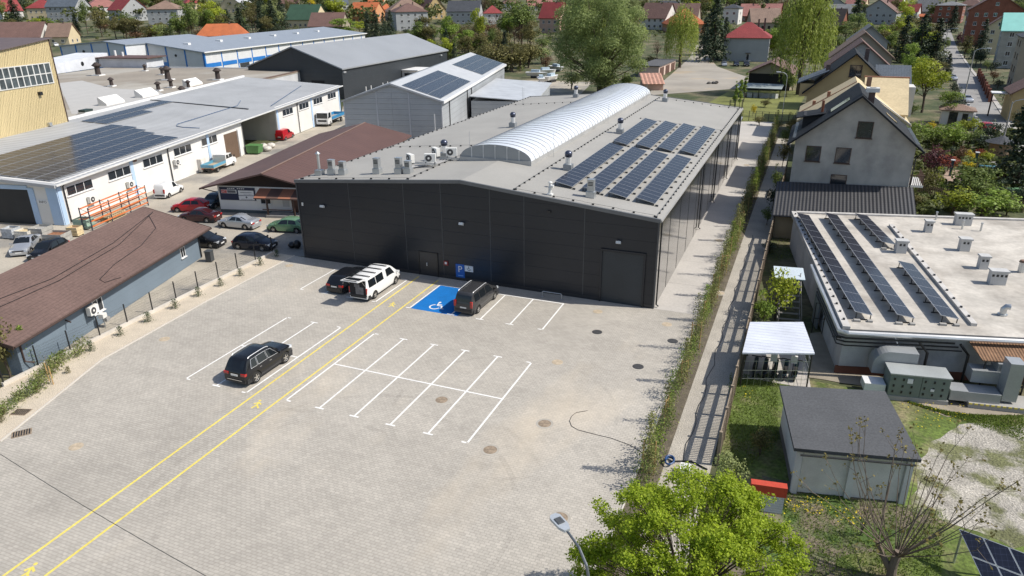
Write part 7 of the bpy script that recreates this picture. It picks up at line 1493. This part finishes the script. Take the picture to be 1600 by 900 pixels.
def plant(kind, u, v, h, w, i=0, z=None, name=None):
    q = GT(u,v); k = dist(q)/F; H = h*k*1.08; Wd = w*k; cat = DESC[kind][1]
    nm = name or {'conifer':'spruce','willow':'willow_tree','shrub':'shrub'}.get(cat if kind != 'conifer' else 'conifer', 'tree')
    return put(kind, i, (q[0],q[1],T(q[0],q[1]) if z is None else z), H, Wd, wording(kind,u,v,h,w), cat, 'trees and shrubs beyond the yards', nm)
TR = '''green 6 34 30 24;conifer 28 46 46 30;lime 58 50 20 34;fresh 80 52 22 30;conifer 122 54 30 16;sh_purple 108 54 14 12;green 138 54 46 26;olive 160 58 42 38;olive 182 62 36 36;green 204 50 26 30;olive 214 64 34 40;olive 238 66 28 32;grey 262 70 30 40;green 284 70 46 36;green 303 70 62 34;lime 326 56 50 30;lime 342 54 48 38;conifer 358 52 34 28;conifer 377 52 36 28;olive 396 54 40 32;conifer 411 56 46 28;conifer 428 54 48 30;conifer 443 50 46 26;olive 455 30 30 26;yellow 488 26 26 18;green 503 36 26 20;conifer 517 38 36 20;conifer 527 36 32 16;fresh 536 62 30 54;conifer 576 64 42 22;conifer 588 66 44 28;conifer 601 62 38 20;conifer 611 56 36 18;sh_dark 634 54 12 16;olive 660 66 40 42;sh_dark 672 70 24 22;fresh 704 84 54 48;sh_white 736 84 22 16;lime 748 72 54 34;rust 722 66 26 24;sh_rust 770 62 26 34;sh_olive 776 110 42 58;sh_olive 800 112 44 56;sh_olive 826 106 42 52;sh_olive 756 100 36 44;sh_grey 846 100 38 40;green 792 66 42 44;green 815 74 72 66;sh_green 848 80 28 32;sh_rust 852 112 26 24;olive 880 50 50 34;olive 905 40 44 36;grey 985 34 36 32;bare 1026 100 40 28;sh_olive 1016 106 26 26;bare 1040 96 34 20;olive 1010 26 28 36;olive 1095 26 30 40;green 1120 30 34 30;green 1072 14 22 34;olive 1165 20 30 36;lime 1208 16 26 30;willow 1062 106 84 50;conifer 1113 96 98 52;conifer 1099 86 54 26;conifer 1131 78 46 24;willow 1247 148 152 88;green 1272 118 46 36;sh_fresh 1288 112 32 28;green 1228 152 40 28;green 1290 84 30 28;sh_lime 1306 64 22 26;conifer 1334 50 46 30;green 1320 66 30 38;conifer 1346 44 30 18;sh_green 1300 100 24 24;sh_dark 1352 58 20 22;green 1388 92 42 32;conifer 1407 98 66 36;conifer 1432 104 74 46;conifer 1456 104 68 42;lime 1412 48 46 32;olive 1396 34 34 24;fresh 1428 140 54 56;lime 1440 176 82 78;fresh 1416 118 46 36;olive 1456 134 42 40;conifer 1476 128 40 22;fresh 1478 192 46 52;sh_dark 1490 156 30 20;sh_dark 1492 176 30 34;conifer 1486 50 36 26;conifer 1529 92 56 26;olive 1506 92 34 28;sh_dark 1524 104 26 26;sh_purple 1498 76 26 18;sh_green 1512 88 18 16;olive 1572 36 34 40;green 1594 40 36 30;conifer 1586 292 156 86;sh_dark 1545 226 30 30;olive 1594 226 52 40;sh_rust 1568 290 26 26;
sh_yellow 1452 208 15 15;sh_fresh 1436 226 30 38;sh_green 1462 226 26 38;sh_fresh 1489 232 32 46;sh_green 1512 232 26 34;sh_dark 1537 238 30 34;sh_green 1424 240 30 30;sh_lime 1510 212 24 30;sh_red 1472 262 24 34;sh_dark 1489 246 14 17;sh_yellow 1514 254 16 18;sh_yellow 1512 264 14 18;sh_rust 1500 256 22 22;sh_red 1528 250 14 18;sh_lime 1540 254 18 18;sh_purple 1456 280 42 40;sh_red 1480 268 20 22;sh_green 1516 304 50 62;sh_fresh 1421 294 20 13;sh_olive 1442 304 34 36;sh_lime 1458 298 32 22;sh_green 1532 314 30 40;sh_grey 1552 288 28 30;sh_dark 1566 318 30 30;sh_lime 1488 336 36 58;sh_fresh 1532 340 40 78;sh_green 1572 338 28 36;sh_dark 1596 330 34 26;sh_fresh 1466 304 18 22;sh_olive 1430 320 16 26;sh_grey 1500 318 18 22;
sh_lime 1210 500 88 58;sh_fresh 1192 512 62 40;sh_olive 1226 478 44 30;sh_green 1180 540 44 30;sh_dark 1202 395 24 26;sh_green 1198 352 30 22;sh_dark 1206 330 44 24;sh_green 1212 300 46 22;sh_olive 1222 262 44 24;sh_green 1228 236 40 22;sh_olive 1236 212 38 24;sh_olive 1186 716 46 44;sh_grey 1140 762 64 56;sh_grey 893 140 40 44;sh_grey 945 150 36 50;sh_green 972 146 34 40;sh_dark 1532 100 20 20;sh_dark 1548 118 24 22;sh_green 1541 112 18 16;sh_dark 1558 140 22 18;sh_rust 1552 128 18 20;sh_green 1566 158 22 20;sh_dark 1575 172 24 24;sh_green 1592 165 26 30;fresh 1412 150 34 30;sh_green 1425 178 20 26;sh_fresh 1408 186 18 22;column 1147 172 46 12;column 1155 167 46 12;column 1162 160 44 12;sh_yellow 1176 182 20 10;sh_olive 1195 168 16 20;sh_olive 1186 196 14 24;sh_lime 1238 142 26 24;sh_olive 1214 202 16 22'''
KINDFIX = {'rust': 'sh_rust'}
for k, row in enumerate(TR.replace('\n','').split(';')):
    kd, *n = row.split(); n = [float(x) for x in n]
    if n[0] > 1405 and n[1] > 195 and kd != 'conifer': n[2] *= 1.25; n[3] *= 1.3
    plant(KINDFIX.get(kd,kd), *n, i=k)
# trees and bushes that fill the gardens between the far houses
HB = [(l[0],l[1]) for l in LAND]
NOGO = lambda u, v: (1468+(v-60)*.25 < u < 1560+(v-60)*.35) or (1015 < u < 1200 and v > 62) or (u > 1230 and v > 118) or (836 < u < 1015 and v > 66) or (75 < u < 104 and 60 < v < 80)
def vmax(u): return 66 if u < 330 else 60 if u < 600 else 60+(u-600)*.45 if u < 720 else 112 if u < 850 else 98 if u < 1480 else 60
nf = 0
for _ in range(9000):
    if nf >= 290: break
    u, v = random.uniform(0,1600), random.uniform(16,112)
    if v > vmax(u) or NOGO(u,v): continue
    if any(abs(u-a) < 30 and -2 < v-b < 26 for a,b in HB): continue
    kd = random.choice(('green','fresh','olive','olive','grey','conifer','sh_olive','sh_green','sh_rust','bare','lime')); h = random.uniform(24,46)*(.55 if kd.startswith('sh_') else 1)*(1.2 if kd == 'conifer' else 1)
    if any(abs(u-a) < 24 and 0 <= v-h*.7-b < 14 for a,b in HB): h *= .55
    try: plant(kd, u, v, h, h*(.5 if kd == 'conifer' else random.uniform(.8,1.15))*(1.5 if kd.startswith('sh_') else 1), nf)
    except ValueError: continue
    nf += 1
# the big tree behind the hall, modelled finer
r_ = np.random.default_rng(5); q = GT(936,148); k = dist(q)/F
bt = thing('large_tree','huge spreading grey-green tree directly behind the arched skylight','tree',(q[0],q[1],0)); Hh = 156*k*1.1; Rr = 92*k; B = []
for i in range(95):
    d = r_.normal(size=3); d /= np.linalg.norm(d); qq = r_.random()**.33; b = r_.uniform(.13,.24)*Rr; B.append((d[0]*(Rr-b)*qq, d[1]*(Rr-b)*qq*.9, Hh*.52+d[2]*(Hh*.50-b*.6)*qq, b))
B = [(x,y,z,b) if z < Hh*.7 else (x*.85-.04*Rr,y*.85,z,b) for x,y,z,b in B]
P, d = blobs_cloud(B, 56000, r_, .5); link('crown', leafmesh('crown', P, .46*r_.uniform(.6,1.3,len(P)), d, leafmat('big tree leaves', (.19,.25,.085), (.36,.42,.16), 0, .5), .55, 1.1), bt); mb = MB(); mb.tube([(0,0,-.3),(.3,0,4),(0,.3,9)],.75,10,0,.4)
for b in B[::3]: mb.tube([(0,0,2.5+random.random()*5),(b[0]*.4,b[1]*.4,b[2]*.6),(b[0],b[1],b[2])],.26,6,0,.05)
mb.build('trunk', BARK, bt)
# leafy maple in the foreground
r_ = np.random.default_rng(9); c = G(1092,893,4.2); mt = thing('maple_tree','bushy yellow-green maple tree filling the bottom of the picture','tree',(c[0]-.3,c[1]-.3,0)); B = []
for i in range(270):
    d = r_.normal(size=3); d /= np.linalg.norm(d); qq = .35+.68*r_.random()**.35; b = r_.uniform(.22,.52); B.append((d[0]*(4.25-b)*qq, d[1]*(3.9-b)*qq, 4.1+d[2]*(3.9-b)*qq, b))
B = [b for b in B if b[2] > 1.0]
C_, D_ = blobs_cloud(B, 1750, r_, .7); m = 62                # leaves hang in tufts at the twig ends
P2 = (C_[:,None,:]+r_.normal(size=(len(C_),m,3))*np.array([.12,.12,.09])).reshape(-1,3); D2 = np.repeat(D_*.6+np.array([0,0,.5]),m,0)
link('crown', leafmesh('crown', P2, r_.uniform(.05,.115,len(P2)), D2, leafmat('maple leaves', (.20,.30,.018), (.46,.55,.045), 0, .5), .85, .8), mt)
mb = MB(); mb.tube([(0,0,-.2),(.05,0,1.5),(0,.1,4)],.2,9,0,.1)
for b in B[::2]: mb.tube([(0,0,1.+random.random()*2),(b[0]*.45,b[1]*.45,b[2]*.75),(b[0],b[1],b[2])],.05,5,0,.012)
for c_ in C_[::2]: k_ = np.linalg.norm(c_[:2]); mb.tube([tuple(c_*np.array([.75,.75,.9])),tuple(c_)],.012,4,0,.005)
mb.build('trunk', BARK, mt)
q = G(912,880,3.5); t = plant('sh_lime',905,905,26,26,1,name='shrub'); t['label'] = 'small yellow-green bush at the foot of the grey street lamp'
# many-stemmed bare tree lower right
r_ = np.random.default_rng(12); q = G(1392,905); t = thing('bare_tree','many-stemmed nearly bare tree with budding twigs at the lower right','tree',(q[0],q[1],0)); mb = MB(); mb.tube([(0,0,-.2),(-.05,0,.7),(.05,.05,1.5)],.21,9,0,.17); mb.tube([(0,0,.3),(-.45,.1,1.),(-.8,.1,1.7)],.16,7,0,.1); P = []
for k_ in range(40):
    a = r_.random()*2*pi; e = r_.uniform(.62,1.5); L = r_.uniform(3.0,6.4); s0 = np.array([.15*cos(a),.15*sin(a),1.35]) if k_ % 5 else np.array([-.75,.1,1.6]); d = np.array([cos(a)*cos(e),sin(a)*cos(e),sin(e)]); p1 = s0+d*L*.4+np.array([cos(a),sin(a),0])*.25; p2 = s0+d*L*.75+np.array([cos(a),sin(a),0])*.25; p3 = s0+d*L+r_.normal(size=3)*.15
    mb.tube([tuple(x) for x in (s0,p1,p2,p3)],.027,5,0,.006)
    for m_ in range(2): e_ = p2+(p3-p2)*r_.random(); f_ = e_+d*.5+r_.normal(size=3)*.25; mb.tube([tuple(e_),tuple(f_)],.01,4,0,.005); P.append(f_+r_.normal(size=(5,3))*.05)
    P.append(p3+r_.normal(size=(9,3))*.07)
mb.build('trunk', TWIG, t); P = np.concatenate(P); link('foliage', leafmesh('foliage', P, r_.uniform(.07,.16,len(P)), r_.normal(size=P.shape), leafmat('budding leaves', (.14,.12,.035), (.24,.20,.07)), .7), t)
# a thinner one behind it
q = G(1330,840); t = thing('bare_tree','thin dry sapling standing in front of the dark-roofed shed','tree',(q[0]+.4,q[1]+.3,0)); mb = MB()
for k_ in range(7): a = k_*.9; mb.tube([(0,0,0),(.15*cos(a),.15*sin(a),1.1),(.5*cos(a),.5*sin(a),2.4+.2*(k_%3))],.018,4,0,.006)
mb.build('trunk', TWIG, t)
# the slim saplings and low hedge plants along the lane
def sapling_mesh(seed, mat, h, n=900, w=.36):
    r = np.random.default_rng(seed); s = r.random(n); P = np.stack([r.normal(size=n)*w*(1-.7*s)*.8, r.normal(size=n)*w*(1-.7*s)*.8, .35+s*(h-.35)],1); d = P*np.array([1,1,0]); d[:,2] = .3
    mb = MB(); mb.tube([(0,0,-.05),(.03,0,h*.5),(0,0,h*.98)],.022,5,0,.006)
    for k in range(16): a = r.random()*6.28; z = .3+r.random()*(h*.8); mb.tube([(0,0,z),(cos(a)*w*.6,sin(a)*w*.6,z+.35)],.008,4,0,.004)
    return leafmesh('crown', P, r.uniform(.06,.13,n), d, LV[mat], .6), mb.mesh('trunk', TWIG)
SAP = [sapling_mesh(1,'gold',3.5), sapling_mesh(2,'fresh',3.2), sapling_mesh(3,'gold',3.9,520), sapling_mesh(4,'olive',3.0,260)]
mb = MB(); mb.tube([(.28,0,-.05),(.28,0,1.9)],.03,6); mb.tube([(-.28,.0,-.05),(-.28,.0,1.9)],.03,6); mb.tube([(-.28,0,1.7),(.28,0,1.7)],.02,5); mb.tube([(-.28,0,.9),(.28,0,.9)],.02,5); STK = mb.mesh('stake', STAKE)
ONES = ['nearest','second','third','fourth','fifth','sixth','seventh','eighth','ninth','tenth','eleventh','twelfth','thirteenth','fourteenth','fifteenth','sixteenth','seventeenth','eighteenth','nineteenth','twentieth','twenty-first','twenty-second','twenty-third','twenty-fourth']
for k in range(22):
    y = -9.1+5.05*k; c_, t_ = SAP[(0,3,0,2,1,0,2,1)[k%8]] if k else SAP[0]
    t = thing('sapling', 'slim staked sapling beside the lane, %s counting from the maple tree' % ONES[k], 'sapling', (22.5+random.uniform(-.1,.1),y,0), random.random()*6, 'saplings along the side lane'); s = random.uniform(.9,1.15); t.scale = (s,s,s); link('crown', c_, t); link('trunk', t_, t); link('stake', STK, t)
HED = []
for s_, m_ in ((1,'green'),(2,'gold'),(3,'olive'),(4,'fresh')):
    r = np.random.default_rng(s_+40); n = 260; z = r.random(n); P = np.stack([r.normal(size=n)*.17,r.normal(size=n)*.2,.08+z*1.15],1); HED.append((leafmesh('foliage', P, r.uniform(.06,.13,n), P*[1,1,.2], LV[m_], .6), MB().tube([(0,0,-.05),(0,0,1.05)],.012,4,0,.005).mesh('stem', TWIG)))
hl = 'low young hedge plant in the long planting strip beside the lane'
for k in range(128):
    y = -10.5+(.72*k if k < 70 else 50.4+(k-70)*.86); t = thing('hedge_plant', hl, 'hedge plant', (22.45+random.uniform(-.18,.18),y+random.uniform(-.12,.12),0), random.random()*6, 'hedge plants along the side lane'); s = random.uniform(.6,1.25)*(1 if k < 60 else 1.25); t.scale = (s*1.1,s*1.1,s*1.2)
    c_, t_ = HED[random.choice((0,0,1,2,3) if k < 55 else (1,1,2,3))]; link('foliage', c_, t); link('stem', t_, t)
# little conifers and border plants in the gravel bed
DW = []
for s_ in (1,2):
    r = np.random.default_rng(s_+60); n = 420; z = r.random(n); P = np.stack([r.normal(size=n)*.17*(1.1-.6*z),r.normal(size=n)*.17*(1.1-.6*z),.04+z*.72],1); DW.append((leafmesh('foliage', P, r.uniform(.05,.11,n), P, LV['dark' if s_ == 1 else 'olive'], .5), MB().tube([(0,0,-.02),(0,0,.5)],.015,4).mesh('stem', TWIG)))
DWD = leafmat('dwarf conifer', (.035,.06,.022), (.085,.12,.045), .1, .2)
DW[0][0].materials[0] = DWD
for k,(u,v,i,lb) in enumerate(((433,401,0,'closest to the dark hall'),(407,414,0,'second from the dark hall'),(376,431,0,'third from the dark hall'),(345,447,0,'by the corner of the slate-blue wall'),(310,463,0,'before the bare strip by the fence'),(274,482,0,'between two fence posts near the beige cover'),(232,503,0,'straight left of the beige manhole cover'),(189,524,0,'below the air conditioner'),(143,548,0,'at the upper end of the border plants'),(107,583,1,'beside the staked sapling'),(58,614,1,'below the staked sapling'),(7,648,1,'left of the square drain grate'),(3,660,1,'at the left edge of the picture'))):
    q = G(u,v); t = thing('dwarf_conifer' if not i else 'dwarf_shrub', ('small dark dwarf conifer in the gravel bed, ' if not i else 'small brownish dwarf shrub in the gravel bed, ')+lb, 'shrub', (q[0],q[1],.005), k, 'small shrubs in the gravel bed'); s = (1.,.62)[i]*random.uniform(.9,1.1); t.scale = (s,s,s); link('foliage', DW[i][0], t); link('stem', DW[i][1], t)
BP = []
for s_ in (1,2,3):
    r = np.random.default_rng(s_+80); n = 170; P = np.stack([r.normal(size=n)*.26,r.normal(size=n)*.26,.05+r.random(n)*.6],1); BP.append((leafmesh('foliage', P, r.uniform(.07,.15,n), P, LV[('grey','gold','green')[s_-1]], .6), MB().tube([(0,0,-.02),(0,0,.4)],.012,4).mesh('stem', TWIG)))
for k in range(34):
    f = k/33; u, v = -20+f*145, 668-f*122; q = G(u+random.uniform(-9,9),v+random.uniform(-7,5)); t = thing('border_plant','low pale green border plant at the foot of the mesh fence','plant',(q[0],q[1],.01),k,'border plants along the mesh fence'); s = random.uniform(.7,1.2); t.scale = (s,s,s*1.1); link('foliage', BP[k%3][0], t); link('stem', BP[k%3][1], t)
q = G(80,598); t = thing('staked_sapling','leafless young tree held by two timber stakes in the gravel bed','sapling',(q[0],q[1],0)); mb = MB()
for x,y in ((-.3,.1),(.35,-.1)): MB().tube([(x,y,-.02),(x,y,1.35)],.035,6).build('stake', STAKE, t)
MB().tube([(-.3,.1,.8),(.35,-.1,.8)],.02,5).build('crossbar', STAKE, t); mb.tube([(0,0,0),(.02,0,1.),(0,.05,1.9)],.02,5,0,.008)
for k in range(6): mb.tube([(0,0,1.+.12*k),(.25*cos(k*2.1),.25*sin(k*2.1),1.3+.15*k)],.008,4)
mb.build('trunk', TWIG, t)
q = G(2,520,3.4); t = put('sh_olive',1,(q[0]-.5,q[1],.0),5.0,2.6,'brown-green bush growing up against the near end of the brown shingle roof','shrub',None,'shrub')
q = G(42,520,2.4); t = thing('roof_sapling','thin young tree rising past the eave at the near end of the brown shingle roof','sapling',(q[0]+.15,q[1]-.5,0)); link('crown', SAP[1][0], t); link('trunk', SAP[1][1], t)
# dandelions, grass tufts and the far wood
r = np.random.default_rng(3); P = []
for (u0,u1,v0,v1,n) in ((1225,1300,776,806,70),(1305,1355,792,822,40),(1430,1515,626,672,70),(1405,1470,610,650,30),(1160,1180,605,625,14)):
    for _ in range(n): q = G(r.uniform(u0,u1),r.uniform(v0,v1)); P.append((q[0],q[1],.12))
P = np.array(P); me = leafmesh('dandelions', P, r.uniform(.05,.11,len(P)), np.tile([0,0,1.],(len(P),1)), leafmat('dandelion yellow', (.65,.48,.02), (.8,.65,.03)), 1., 2.); tag(link('dandelions', me), kind='stuff')
P = []; 
for (us, n) in ((((1140,585),(1215,585),(1215,690),(1130,760)),5200),(((1400,622),(1480,650),(1600,650),(1600,690),(1430,735)),6000),(((1220,765),(1480,800),(1470,900),(1240,900)),6500),(((1160,760),(1235,770),(1230,800),(1170,800)),900),(((1203,380),(1240,360),(1250,400),(1205,410)),900)):
    Q = [G(*a)[:2] for a in us]
    for _ in range(n): a, b = r.random(2); p = (Q[0]*(1-a)+Q[1]*a)*(1-b)+(Q[3]*(1-a)+Q[2]*a)*b; P.append((p[0],p[1],.05))
P = np.array(P)+r.normal(size=(len(P),3))*[.05,.05,.02]; me = leafmesh('grass_tufts', P, r.uniform(.07,.19,len(P)), np.tile([.0,.0,.1],(len(P),1)), leafmat('grass blades', (.09,.15,.02), (.20,.26,.04)), .3, .3, np.array([[0,0,1.]])); tag(link('grass_tufts', me), kind='stuff')
r = np.random.default_rng(33); P = []; D = []           # undergrowth between the far houses and in the gardens
for k in range(60000):
    if len(P) > 1900: break
    if k % 6: u, v = r.uniform(0,1600), r.uniform(8,114); ok = v < vmax(u) and not NOGO(u,v); R_ = r.uniform(.9,2.4)
    else: u, v = r.uniform(1422,1600), r.uniform(205,335); ok = not (1470 < u < 1506 and 262 < v < 290) and u > 1425+(v-205)*.08; R_ = r.uniform(.35,.75)
    if not ok: continue
    q = GT(u,v); p, d = blobs_cloud([(q[0],q[1],q[2]+R_*.35,R_)], 46, r, .55); P.append(p); D.append(d)
P = np.concatenate(P); D = np.concatenate(D); tag(link('undergrowth', leafmesh('undergrowth', P, r.uniform(.35,.8,len(P)), D, leafmat('undergrowth leaves', (.06,.085,.025), (.17,.19,.06)), .7, 1.)), kind='stuff')
r = np.random.default_rng(21); P = []; D = []
for _ in range(620):
    dd = 430+(r.random()**1.3)*620; a = YAW+r.uniform(-.72,.72); x, y = CAM[0]+dd*sin(a)/cos(a-YAW), CAM[1]+dd*cos(a)/cos(a-YAW); hh = r.uniform(6,13); ww = r.uniform(3,6.5); B = [(x+r.normal()*ww*.4,y+r.normal()*ww*.4,T(x,y)+hh*r.uniform(.35,.8),ww*r.uniform(.35,.6)) for _ in range(5)]
    p, d = blobs_cloud(B, 130, r, .5); P.append(p); D.append(d)
P = np.concatenate(P); D = np.concatenate(D); tag(link('distant_woodland', leafmesh('distant_woodland', P, r.uniform(.9,2.0,len(P)), D, leafmat('far leaves', (.05,.075,.022), (.15,.16,.05)), .8)), kind='stuff')
